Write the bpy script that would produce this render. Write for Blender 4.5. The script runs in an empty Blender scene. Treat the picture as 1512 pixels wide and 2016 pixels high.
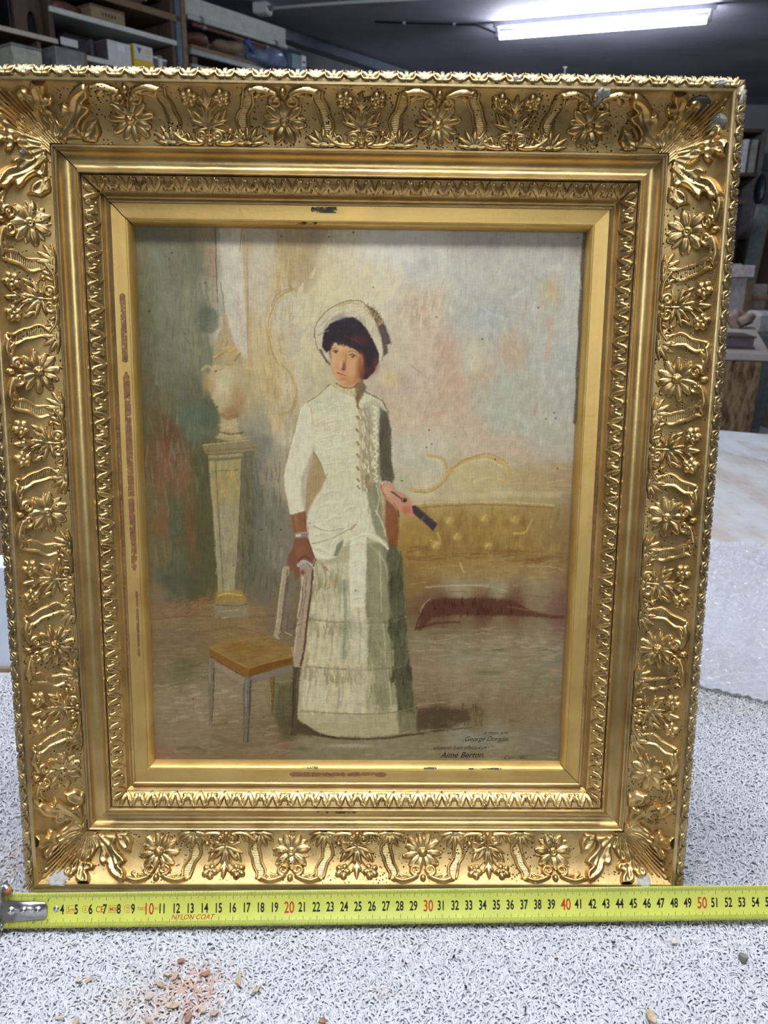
import bpy, bmesh, math, random
import numpy as np
from mathutils import Vector, Matrix, Euler

random.seed(7)
RNG = np.random.default_rng(11)
SC = bpy.context.scene
COL = SC.collection

# ------------------------------------------------------------------ camera
TABLE_Z = 0.80
cam_data = bpy.data.cameras.new('camera')
cam_data.sensor_fit = 'AUTO'
cam_data.sensor_width = 36.0
cam_data.lens = 36.0 * 1514.0 / 2016.0
cam_data.clip_start = 0.02
cam = bpy.data.objects.new('camera', cam_data)
COL.objects.link(cam)
cam.location = (0.00918, -0.50112, 1.25864)
cam.rotation_euler = (1.248327, -0.013170, -0.011802)
cam_data.dof.use_dof = True
cam_data.dof.focus_distance = 0.56
cam_data.dof.aperture_fstop = 16.0
SC.camera = cam

# ------------------------------------------------------------------ world, lights, exposure
SC.view_settings.view_transform = 'Standard'
SC.view_settings.look = 'None'
SC.view_settings.gamma = 1.0
SC.view_settings.exposure = 0.2
SC.view_settings.use_curve_mapping = False
world = bpy.data.worlds.new('world')
SC.world = world
world.use_nodes = True
world.node_tree.nodes['Background'].inputs[0].default_value = (0.55, 0.62, 0.75, 1)
world.node_tree.nodes['Background'].inputs[1].default_value = 0.05

SC.cycles.use_light_tree = False
SC.cycles.adaptive_threshold = 0.02
SC.cycles.max_bounces = 4
SC.cycles.diffuse_bounces = 3
SC.cycles.glossy_bounces = 3
SC.cycles.transmission_bounces = 4
SC.cycles.transparent_max_bounces = 8
SC.cycles.caustics_reflective = False
SC.cycles.caustics_refractive = False
SC.cycles.use_denoising = True

CEIL_Z = 2.80
TUBE_COL = (0.86, 0.93, 1.0)

def area_light(name, loc, rot, sx, sy, power, col):
    d = bpy.data.lights.new(name, 'AREA')
    d.shape = 'RECTANGLE'; d.size = sx; d.size_y = sy; d.energy = power; d.color = col
    o = bpy.data.objects.new(name, d); COL.objects.link(o)
    o.location = loc; o.rotation_euler = rot
    return o
# light of an unseen window, assumed behind the photographer for the painting's glare
area_light('assumed_window_light', (0.15, -4.58, 2.34), (math.radians(84), 0, 0), 1.15, 0.52, 18, (0.86, 0.93, 1.0))

# ------------------------------------------------------------------ helpers
def link(o, parent=None):
    COL.objects.link(o)
    if parent is not None:
        o.parent = parent
    return o

def mesh_np(name, V, Fc, mats=None, smooth=True):
    """mesh from numpy arrays; Fc is (n,k) with one k, or a list of such arrays"""
    me = bpy.data.meshes.new(name)
    V = np.asarray(V, dtype=np.float32)
    if not isinstance(Fc, list):
        Fc = [Fc]
    Fc = [np.asarray(x, dtype=np.int32) for x in Fc if len(x)]
    loops = np.concatenate([x.ravel() for x in Fc])
    counts = np.concatenate([np.full(len(x), x.shape[1], dtype=np.int32) for x in Fc])
    starts = np.concatenate([[0], np.cumsum(counts)[:-1]]).astype(np.int32)
    me.vertices.add(len(V)); me.vertices.foreach_set('co', V.ravel())
    me.loops.add(len(loops)); me.loops.foreach_set('vertex_index', loops)
    me.polygons.add(len(counts)); me.polygons.foreach_set('loop_start', starts)
    me.polygons.foreach_set('loop_total', counts)
    if smooth:
        me.polygons.foreach_set('use_smooth', np.ones(len(counts), dtype=bool))
    me.update(calc_edges=True)
    for m in (mats if isinstance(mats, (list, tuple)) else [mats]):
        if m is not None:
            me.materials.append(m)
    return me

def obj(name, me, parent=None, loc=None, rot=None, scale=None):
    o = bpy.data.objects.new(name, me)
    link(o, parent)
    if loc is not None: o.location = loc
    if rot is not None: o.rotation_euler = rot
    if scale is not None: o.scale = scale
    return o

def tag(o, label, cat, group=None, kind=None):
    o['label'] = label
    if cat: o['category'] = cat
    if group: o['group'] = group
    if kind: o['kind'] = kind
    return o

def thing(name, label, cat, loc=(0, 0, 0), rot=(0, 0, 0), group=None):
    o = bpy.data.objects.new(name, None)
    o.empty_display_size = 0.05
    COL.objects.link(o)
    o.location = loc; o.rotation_euler = rot
    return tag(o, label, cat, group)

def bm_mesh(name, bm, m, smooth=False):
    me = bpy.data.meshes.new(name)
    bm.normal_update()
    bm.to_mesh(me); bm.free()
    if smooth:
        me.polygons.foreach_set('use_smooth', np.ones(len(me.polygons), dtype=bool))
    for x in (m if isinstance(m, (list, tuple)) else [m]):
        me.materials.append(x)
    return me

def bm_box(bm, size, loc=(0, 0, 0), rot=None, bevel=0.0, seg=1):
    r = bmesh.ops.create_cube(bm, size=1.0)
    M = Matrix.Translation(loc) @ (rot.to_matrix().to_4x4() if rot else Matrix.Identity(4)) @ Matrix.Diagonal((*size, 1))
    bmesh.ops.transform(bm, matrix=M, verts=r['verts'])
    if bevel > 0:
        es = list({e for v in r['verts'] for e in v.link_edges})
        bmesh.ops.bevel(bm, geom=es, offset=bevel, segments=seg, affect='EDGES', profile=0.5)

def box(name, size, loc, m, parent=None, rot=(0, 0, 0), bevel=0.002, base=True, seg=1):
    """box resting on loc when base is true"""
    bm = bmesh.new()
    bm_box(bm, size, (0, 0, size[2] / 2 if base else 0), None, min(bevel, 0.45 * min(size)), seg)
    return obj(name, bm_mesh(name, bm, m), parent, loc, rot)

def tube_np(pts, rad, sides=8, cap=True):
    """swept tube; pts (n,3), rad scalar or (n,) -> V, [quads, caps]"""
    P = np.asarray(pts, float); n = len(P)
    R = np.full(n, rad, float) if np.isscalar(rad) else np.asarray(rad, float)
    T = np.gradient(P, axis=0); T /= np.linalg.norm(T, axis=1)[:, None] + 1e-12
    up = np.array([0, 0, 1.0]) if abs(T[0][2]) < 0.9 else np.array([1.0, 0, 0])
    V = []
    for i in range(n):
        a = np.cross(T[i], up); a /= np.linalg.norm(a) + 1e-12
        b = np.cross(a, T[i]); up = b
        ang = np.arange(sides) * 2 * math.pi / sides
        V.append(P[i] + R[i] * (np.cos(ang)[:, None] * a + np.sin(ang)[:, None] * b))
    V = np.concatenate(V)
    q = []
    for i in range(n - 1):
        for k in range(sides):
            q.append((i * sides + k, i * sides + (k + 1) % sides, (i + 1) * sides + (k + 1) % sides, (i + 1) * sides + k))
    F = [np.array(q)]
    if cap:
        F.append(np.array([list(range(sides))[::-1], [(n - 1) * sides + k for k in range(sides)]]))
    return V, F

def lathe_np(prof, seg=24):
    P = np.asarray(prof, float); n = len(P)
    ang = np.arange(seg) * 2 * math.pi / seg
    V = np.concatenate([np.stack([r * np.cos(ang), r * np.sin(ang), np.full(seg, z)], 1) for r, z in P])
    q = [(i * seg + k, i * seg + (k + 1) % seg, (i + 1) * seg + (k + 1) % seg, (i + 1) * seg + k) for i in range(n - 1) for k in range(seg)]
    return V, np.array(q)

# ------------------------------------------------------------------ materials
def new_mat(name, color=(0.5, 0.5, 0.5), rough=0.6, metal=0.0, spec=0.5):
    m = bpy.data.materials.new(name); m.use_nodes = True
    b = m.node_tree.nodes['Principled BSDF']
    b.inputs['Base Color'].default_value = (*color, 1)
    b.inputs['Roughness'].default_value = rough
    b.inputs['Metallic'].default_value = metal
    b.inputs['Specular IOR Level'].default_value = spec
    return m

def nd(m, kind, props=None, **ins):
    n = m.node_tree.nodes.new(kind)
    for k, v in (props or {}).items():
        setattr(n, k, v)
    for k, v in ins.items():
        s = n.inputs[int(k[1:])] if k[0] == '_' and k[1:].isdigit() else n.inputs[k.replace('_', ' ')]
        if isinstance(v, bpy.types.NodeSocket):
            m.node_tree.links.new(v, s)
        else:
            s.default_value = v
    return n

def ramp(m, fac, stops):
    n = nd(m, 'ShaderNodeValToRGB', _0=fac)
    el = n.color_ramp.elements
    while len(el) < len(stops): el.new(0.5)
    for e, (p, c) in zip(el, stops):
        e.position = p
        e.color = (*c, 1) if len(c) == 3 else c
    return n.outputs[0]

def setin(m, name, v):
    b = m.node_tree.nodes['Principled BSDF']
    if isinstance(v, bpy.types.NodeSocket): m.node_tree.links.new(v, b.inputs[name])
    else: b.inputs[name].default_value = v

def coords(m, rand=False, scale=None):
    t = nd(m, 'ShaderNodeTexCoord').outputs['Object']
    if rand:
        r = nd(m, 'ShaderNodeObjectInfo').outputs['Random']
        t = nd(m, 'ShaderNodeVectorMath', {'operation': 'ADD'}, _0=t, _1=nd(m, 'ShaderNodeVectorMath', {'operation': 'SCALE'}, _0=(7.3, 3.1, 5.7), Scale=r).outputs[0]).outputs[0]
    if scale:
        t = nd(m, 'ShaderNodeMapping', _0=t, Scale=scale).outputs[0]
    return t

def noise(m, vec, scale, detail=4, rough=0.55):
    return nd(m, 'ShaderNodeTexNoise', Vector=vec, Scale=scale, Detail=detail, Roughness=rough).outputs[0]

def mixc(m, fac, a, b, mode='MIX'):
    n = nd(m, 'ShaderNodeMix', {'data_type': 'RGBA', 'blend_type': mode})
    for i, v in ((0, fac), (6, a), (7, b)):
        if isinstance(v, bpy.types.NodeSocket): m.node_tree.links.new(v, n.inputs[i])
        else: n.inputs[i].default_value = (*v, 1) if isinstance(v, tuple) and len(v) == 3 else v
    return n.outputs[2]

def bump(m, h, strength=0.3, dist=0.002):
    n = nd(m, 'ShaderNodeBump', Height=h, Strength=strength, Distance=dist)
    setin(m, 'Normal', n.outputs[0])

def plain(name, c, rough=0.6, metal=0.0, var=0.25, scale=30, bmp=0.0, spec=0.4):
    """paint / cloth / board with uneven tone"""
    m = new_mat(name, c, rough, metal, spec)
    v = coords(m, True)
    f = noise(m, v, scale, 5)
    lo = tuple(x * (1 - var) for x in c); hi = tuple(min(1, x * (1 + var)) for x in c)
    setin(m, 'Base Color', ramp(m, f, [(0.3, lo), (0.7, hi)]))
    if bmp: bump(m, f, bmp)
    return m

def wood(name, a, b, scale=(3, 40, 40), rough=0.6):
    m = new_mat(name, a, rough, 0, 0.3)
    v = coords(m, True, scale)
    f = noise(m, v, 1.0, 6, 0.65)
    setin(m, 'Base Color', ramp(m, f, [(0.3, a), (0.7, b)]))
    bump(m, f, 0.15)
    return m

def gold(name, hi, lo, rough, pits=0.0, hatch=False, red=0.0, streak=None, mtl=0.92):
    m = new_mat(name, hi, rough, mtl, 0.5)
    v = coords(m, True)
    n1 = noise(m, v, 45, 5, 0.6)
    c = ramp(m, n1, [(0.32, lo), (0.62, hi)])
    if streak:
        n3 = noise(m, coords(m, True, streak), 1.0, 4, 0.6)
        c = mixc(m, ramp(m, n3, [(0.42, (0, 0, 0)), (0.72, (0.4, 0.4, 0.4))]), c, tuple(x * 0.6 for x in lo))
    metal = None
    if red > 0:
        n2 = noise(m, v, 90, 6, 0.7)
        f = ramp(m, n2, [(0.66 - red, (0, 0, 0)), (0.72 - red * 0.5, (1, 1, 1))])
        c = mixc(m, f, c, (0.27, 0.085, 0.04))
        metal = f
    hts = noise(m, v, 260, 3, 0.6)
    if pits > 0:
        vo = nd(m, 'ShaderNodeTexVoronoi', {'feature': 'F1'}, Vector=v, Scale=420.0).outputs[0]
        cl = noise(m, v, 30, 2)
        p = nd(m, 'ShaderNodeMath', {'operation': 'MULTIPLY'}, _0=ramp(m, vo, [(0.20, (1, 1, 1)), (0.30, (0, 0, 0))]),
               _1=ramp(m, cl, [(0.56 - pits, (0, 0, 0)), (0.60 - pits * 0.5, (1, 1, 1))])).outputs[0]
        c = mixc(m, p, c, (0.02, 0.010, 0.006))
        hts = nd(m, 'ShaderNodeMath', {'operation': 'SUBTRACT'}, _0=hts, _1=p).outputs[0]
        metal = p if metal is None else nd(m, 'ShaderNodeMath', {'operation': 'MAXIMUM'}, _0=metal, _1=p).outputs[0]
    if hatch:
        w = nd(m, 'ShaderNodeTexWave', {'wave_type': 'BANDS', 'bands_direction': 'DIAGONAL'}, Vector=v, Scale=560.0, Distortion=2.5, Detail=2.0).outputs[1]
        hts = nd(m, 'ShaderNodeMath', {'operation': 'MULTIPLY_ADD'}, _0=w, _1=0.16, _2=hts).outputs[0]
    setin(m, 'Base Color', c)
    if metal is not None:
        setin(m, 'Metallic', nd(m, 'ShaderNodeMath', {'operation': 'MULTIPLY_ADD'}, _0=metal, _1=0.02 - mtl, _2=mtl).outputs[0])
    setin(m, 'Roughness', nd(m, 'ShaderNodeMath', {'operation': 'MULTIPLY_ADD'}, _0=n1, _1=0.25, _2=rough - 0.12).outputs[0])
    bump(m, hts, 0.55 if hatch else 0.35, 0.0005 if hatch else 0.0004)
    return m

M = {}
GH, GL = (0.86, 0.60, 0.25), (0.48, 0.305, 0.105)
M['gold_leaf'] = gold('gold_leaf', GH, GL, 0.36, pits=0.05)
M['gold_ground'] = gold('gold_ground', (0.70, 0.485, 0.195), (0.44, 0.29, 0.105), 0.45, pits=0.09, hatch=True)
M['gold_cove'] = gold('gold_cove', (0.88, 0.62, 0.25), (0.70, 0.46, 0.16), 0.34, red=0.0, streak=(2.5, 60, 60), mtl=0.75)
M['gold_liner'] = gold('gold_liner', (0.92, 0.62, 0.20), (0.80, 0.50, 0.14), 0.42, pits=0.0, streak=(3, 90, 90), mtl=0.6)
M['gold_edge'] = gold('gold_edge', (0.60, 0.445, 0.22), (0.38, 0.265, 0.11), 0.42, pits=0.0)
M['gold_fillet'] = gold('gold_fillet', (0.78, 0.57, 0.27), (0.55, 0.38, 0.16), 0.34, red=0.0, streak=(2, 50, 50), mtl=0.8)
M['bole'] = plain('red_bole', (0.33, 0.15, 0.06), 0.6, 0, 0.4, 250)
M['frame_wood'] = wood('frame_wood', (0.16, 0.10, 0.06), (0.28, 0.18, 0.10))
M['grime_solid'] = plain('grey_green_loss', (0.13, 0.125, 0.095), 0.5, 0.3, 0.5, 120, 0.4)
M['plaster'] = plain('bare_plaster', (0.56, 0.53, 0.47), 0.85, 0, 0.2, 120, 0.3)
M['grime'] = plain('green_grey_grime', (0.09, 0.075, 0.05), 0.6, 0.2, 0.5, 120, 0.4)
# ------------------------------------------------------------------ the room
M['wall'] = plain('wall_paint', (0.30, 0.31, 0.34), 0.85, 0, 0.2, 2.5, 0.1)
M['wall_white'] = plain('white_wall', (0.30, 0.30, 0.31), 0.85, 0, 0.12, 6, 0.1)
M['ceiling'] = plain('ceiling_boards', (0.37, 0.355, 0.45), 0.75, 0, 0.25, 1.4, 0.05)
M['floor'] = plain('concrete_floor', (0.13, 0.125, 0.12), 0.8, 0, 0.3, 3, 0.1)

WD = np.array([0.6, 0.8, 0.0])          # direction of the shelf wall
WN = np.array([0.8, -0.6, 0.0])         # its normal, into the room
W0 = np.array([-1.185, 5.308, 0.0])
WROT = math.atan2(0.8, 0.6)
def wp(a, off, z):
    p = W0 + WD * a + WN * off
    return (float(p[0]), float(p[1]), float(z))

def slab(name, pts, z0, z1, m):
    bm = bmesh.new()
    lo = [bm.verts.new((x, y, z0)) for x, y in pts]; hi = [bm.verts.new((x, y, z1)) for x, y in pts]
    n = len(pts)
    bm.faces.new(lo[::-1]); bm.faces.new(hi)
    for i in range(n):
        bm.faces.new((lo[i], lo[(i + 1) % n], hi[(i + 1) % n], hi[i]))
    bmesh.ops.recalc_face_normals(bm, faces=bm.faces)
    o = obj(name, bm_mesh(name, bm, m)); o['kind'] = 'structure'
    return o
c0 = wp(-7.0, 0, 0); c1 = wp(3.9, 0, 0)
YB = 8.43
room = [(c0[0], c0[1]), (c1[0], c1[1]), (4.9, YB), (4.9, -4.6), (c0[0], -4.6)]
slab('floor', room, -0.1, 0.0, M['floor'])
slab('ceiling', room, CEIL_Z, CEIL_Z + 0.1, M['ceiling'])
def wall(name, a, b, m, z0=0.0, z1=None):
    a = np.array(a); b = np.array(b); d = (b - a) / np.linalg.norm(b - a); n = np.array([-d[1], d[0]]) * 0.1
    slab(name, [tuple(a), tuple(b), tuple(b + n), tuple(a + n)], z0, z1 or CEIL_Z, m)
wall('wall_left', room[0], room[1], M['wall'])
wall('wall_back', room[1], room[2], M['wall'])
wall('wall_right', room[2], room[3], M['wall'])
# wall behind the photographer, with an opening for the assumed, unseen window
wall('wall_front', room[3], (0.8, -4.6), M['wall_white'])
wall('wall_front_side', (-0.5, -4.6), room[4], M['wall_white'])
wall('wall_front_sill', (0.8, -4.6), (-0.5, -4.6), M['wall_white'], 0.0, 2.05)
wall('wall_front_lintel', (0.8, -4.6), (-0.5, -4.6), M['wall_white'], 2.65, CEIL_Z)
M['assumed_window_paint'] = plain('assumed_window_paint', (0.55, 0.56, 0.58), 0.5)
bm = bmesh.new()
for sx, sz, x, z in ((1.30, 0.05, 0, 0.0), (1.30, 0.05, 0, 0.55), (0.05, 0.60, -0.625, 0.0), (0.05, 0.60, 0.625, 0.0), (0.035, 0.60, 0, 0.0)):
    bm_box(bm, (sx, 0.05, sz), (x, 0, z + sz / 2), None, 0.004)
wn = obj('window_assumed', bm_mesh('window_assumed', bm, M['assumed_window_paint']), None, (0.15, -4.67, 2.05)); wn['kind'] = 'structure'  # frame of the assumed window, out of view, added around the glare light
wall('wall_side', room[4], room[0], M['wall_white'])

# ceiling tubes
def emis(name, col, s):
    m = bpy.data.materials.new(name); m.use_nodes = True
    nt = m.node_tree; nt.nodes.clear()
    e = nt.nodes.new('ShaderNodeEmission'); e.inputs[0].default_value = (*col, 1); e.inputs[1].default_value = s
    o = nt.nodes.new('ShaderNodeOutputMaterial'); nt.links.new(e.outputs[0], o.inputs[0])
    return m
M['tube_glow'] = emis('tube_glow', TUBE_COL, 95.0)
M['tube_glow_dim'] = emis('tube_glow_dim', TUBE_COL, 28.0)
M['tube_glow_added'] = emis('tube_glow_added', TUBE_COL, 42.0)  # strength for the two added side tubes
M['lamp_metal'] = plain('lamp_enamel', (0.35, 0.36, 0.40), 0.4, 0.2, 0.1)
M['lamp_cap'] = new_mat('lamp_end_cap', (0.75, 0.78, 0.82), 0.35)
def tube_lamp(p, q, label, r=0.022, drop=0.085, glow='tube_glow'):
    p = Vector((*p, CEIL_Z)); q = Vector((*q, CEIL_Z)); L = (q - p).length
    t = thing('fluorescent_lamp', label, 'lamp', (p + q) / 2, (0, 0, math.atan2(q.y - p.y, q.x - p.x)))
    box('lamp_housing', (L * 1.03, 0.045, 0.035), (0, 0, -0.035), M['lamp_metal'], t, bevel=0.004)
    V, F = tube_np([(-L / 2 * 0.955, 0, -drop), (L / 2 * 0.955, 0, -drop)], r, 10, False)
    obj('glowing_tube', mesh_np('glowing_tube', V, F, M[glow]), t)
    for s in (-1, 1):
        V, F = tube_np([(s * L / 2 * 0.955, 0, -drop), (s * L / 2 * 0.985, 0, -drop), (s * L / 2, 0, -drop)], [r * 1.02, r * 0.9, r * 0.5], 14)
        obj('end_cap', mesh_np('end_cap', V, F, M['lamp_cap']), t)
        box('socket', (0.02, 0.03, drop - 0.02), (s * L / 2 * 0.985, 0, -drop + 0.015), M['lamp_metal'], t, bevel=0.003)
    return t
tube_lamp((0.84, 5.62), (2.15, 5.13), 'long fluorescent tube glowing on the dark ceiling')
tube_lamp((-0.75, 0.25), (0.65, -0.05), 'assumed unseen fluorescent tube on the ceiling right over the framed picture')  # out of view, assumed from the top light on the rug
tube_lamp((-0.75, -0.45), (0.65, -0.75), 'second fluorescent tube, added on the ceiling over the near edge of the table')  # unseen second overhead tube, added for more top light on the rug
tube_lamp((-2.5, 1.5), (-2.2, 0.1), 'added unseen fluorescent tube on the ceiling over the left side of the workshop', glow='tube_glow_added')  # unseen, added to throw more light on the frame's side scoops
tube_lamp((2.4, 1.5), (2.1, 0.1), 'added unseen fluorescent tube on the ceiling over the right side of the workshop', glow='tube_glow_added')  # right-hand partner, likewise added to brighten the side scoops
tube_lamp((-0.55, -3.9), (0.85, -3.7), 'assumed unseen fluorescent tube on the ceiling near the assumed window behind the table', glow='tube_glow_dim')  # unseen tube behind the camera, assumed from the glare on the painting
# ------------------------------------------------------------------ the gilded frame
FW, FH = 0.311272, 0.391755            # sight size
LEAN = math.radians(9.3)
MM = 0.001
frame = thing('picture_frame', 'ornate gilded picture frame with floral scoop leaning upright on the white rug', 'picture frame',
              (0, 0, TABLE_Z), (math.pi / 2 - LEAN, 0, 0))
FC = Vector((0, FH / 2 + 0.0877, 0.016))    # sight centre in frame space
SIDES = [(0, FW, FH / 2), (1, FH, FW / 2), (2, FW, FH / 2), (3, FH, FW / 2)]   # quarter turns, sight length, offset: top, left, bottom, right

PR_LINER = [(-0.2, -6), (0, 0), (0.3, 1.6), (0.9, 3.6), (1.7, 5.3), (2.5, 6.1), (3.0, 6.2), (3.3, 5.7), (3.6, 6.0), (8, 6.3), (12.9, 6.7), (13.0, 4)]
PR_INNER = [(13.0, 3), (13.05, 7.0), (13.5, 7.9), (14.2, 8.3), (15.0, 8.0), (15.5, 7.2), (16.0, 6.0), (17.0, 5.9), (17.9, 6.6), (18.5, 7.9), (18.9, 8.7), (19.3, 8.8),
            (20.6, 10.0), (22.4, 11.9), (24.4, 13.7), (26.4, 15.2), (28.0, 16.2), (28.35, 15.8), (28.4, 8)]
PR_COVE = [(28.9, 8), (28.95, 18.2), (29.3, 18.9), (29.9, 18.9), (30.3, 18.2), (30.8, 16.6), (31.8, 14.8), (33.2, 13.1), (35.2, 11.9), (37.5, 11.6), (39.8, 12.0), (41.8, 13.2), (43.1, 14.8),
           (43.3, 16.2), (44.0, 16.7), (44.7, 16.6), (44.9, 17.6), (45.4, 18.2), (46.1, 18.2), (46.5, 17.5)]
R_SC, A0, A1 = 44.25, math.radians(7), math.radians(55)
S_SC, W_SC = 46.7, 17.4
Q_SC = 39.0
def scoop(q):
    a = A0 + np.asarray(q, float) / Q_SC * (A1 - A0)
    s = S_SC + R_SC * (np.sin(a) - math.sin(A0)); w = W_SC + R_SC * (math.cos(A0) - np.cos(a))
    return s, w, -np.sin(a), np.cos(a)
_sq = np.linspace(0, Q_SC, 19)
PR_SCOOP = [(float(s), float(w)) for s, w in zip(*scoop(_sq)[:2])]
_e = PR_SCOOP[-1]
PR_LIP = [_e, (_e[0] + 0.2, _e[1] + 0.8), (_e[0] + 1.0, _e[1] + 1.4), (_e[0] + 2.4, _e[1] + 1.4), (_e[0] + 3.0, _e[1] + 0.6)]
_l = PR_LIP[-1]
PR_EDGE = [_l, (_l[0] + 1.0, _l[1] + 0.2), (_l[0] + 2.8, _l[1] - 0.2), (_l[0] + 4.6, _l[1] - 1.3), (_l[0] + 6.0, _l[1] - 3.0), (_l[0] + 6.9, _l[1] - 5.4), (_l[0] + 7.1, _l[1] - 7.6)]
_b = PR_EDGE[-1]
PR_SIDE = [_b, (_b[0] - 0.6, _b[1] - 2), (_b[0] - 0.6, -15.5), (60, -16), (2, -10), (-0.2, -6)]

def rail_mesh(name, parts, L):
    V = []; F = []; mi = []; mats = []
    for prof, m in parts:
        if m not in mats: mats.append(m)
        for (s0, w0), (s1, w1) in zip(prof[:-1], prof[1:]):
            i = len(V)
            h0 = L / 2 + s0 * MM; h1 = L / 2 + s1 * MM
            nseg = 1
            V += [(-h0, s0 * MM, w0 * MM), (h0, s0 * MM, w0 * MM), (h1, s1 * MM, w1 * MM), (-h1, s1 * MM, w1 * MM)]
            F.append((i, i + 1, i + 2, i + 3)); mi.append(mats.index(m))
    me = mesh_np(name, V, np.array(F), mats, smooth=False)
    bm = bmesh.new(); bm.from_mesh(me)
    for f, k in zip(bm.faces, mi): f.material_index = k
    bmesh.ops.remove_doubles(bm, verts=bm.verts, dist=1e-6)
    for f in bm.faces: f.smooth = True
    for e in bm.edges:
        if len(e.link_faces) == 2 and e.calc_face_angle(0) > math.radians(38): e.smooth = False
    bm.to_mesh(me); bm.free()
    return me
RAIL = {}
for k, L, D in SIDES:
    rot = (0, 0, k * math.pi / 2)
    loc = FC + Matrix.Rotation(k * math.pi / 2, 3, 'Z') @ Vector((0, D, 0))
    RAIL[k] = (obj('scoop_rail', rail_mesh('scoop_rail', [(PR_COVE[:5], M['gold_fillet']), (PR_COVE[4:13], M['gold_cove']), (PR_COVE[12:], M['gold_fillet']), (PR_SCOOP, M['gold_ground']), (PR_LIP, M['gold_fillet']), (PR_EDGE, M['gold_edge']), (PR_SIDE, M['frame_wood'])], L), frame, loc, rot),
               obj('leaf_rail', rail_mesh('leaf_rail', [(PR_INNER[:6], M['gold_fillet']), (PR_INNER[5:], M['gold_cove'])], L), frame, loc, rot),
               obj('liner_rail', rail_mesh('liner_rail', [(PR_LINER, M['gold_liner'])], L), frame, loc, rot), L)

# ---- carved relief: height fields in (a along the rail, q across the moulding) millimetres, bent onto the moulding
def prof_map(pr, i0, i1):
    P = np.array(pr[i0:i1 + 1]); d = np.linalg.norm(np.diff(P, axis=0), axis=1); t = np.concatenate([[0], np.cumsum(d)])
    T = np.gradient(P, t, axis=0); T /= np.linalg.norm(T, axis=1)[:, None]
    def f(q):
        q = np.asarray(q, float)
        return np.interp(q, t, P[:, 0]), np.interp(q, t, P[:, 1]), -np.interp(q, t, T[:, 1]), np.interp(q, t, T[:, 0])
    f.length = t[-1]
    return f
BAND = prof_map(PR_INNER, 11, 16)
EDGE = prof_map(PR_EDGE, 0, len(PR_EDGE) - 1)

def spline(pts, n=36):
    P = np.array(pts, float)
    if len(P) == 2:
        t = np.linspace(0, 1, n)[:, None]; return P[0] * (1 - t) + P[1] * t
    P = np.concatenate([[2 * P[0] - P[1]], P, [2 * P[-1] - P[-2]]])
    out = []
    m = len(P) - 3; k = max(4, n // m)
    for i in range(m):
        t = np.linspace(0, 1, k, endpoint=(i == m - 1))[:, None]
        a, b, c, d = P[i:i + 4]
        out.append(0.5 * (2 * b + (c - a) * t + (2 * a - 5 * b + 4 * c - d) * t ** 2 + (-a + 3 * b - 3 * c + d) * t ** 3))
    return np.concatenate(out)

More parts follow.
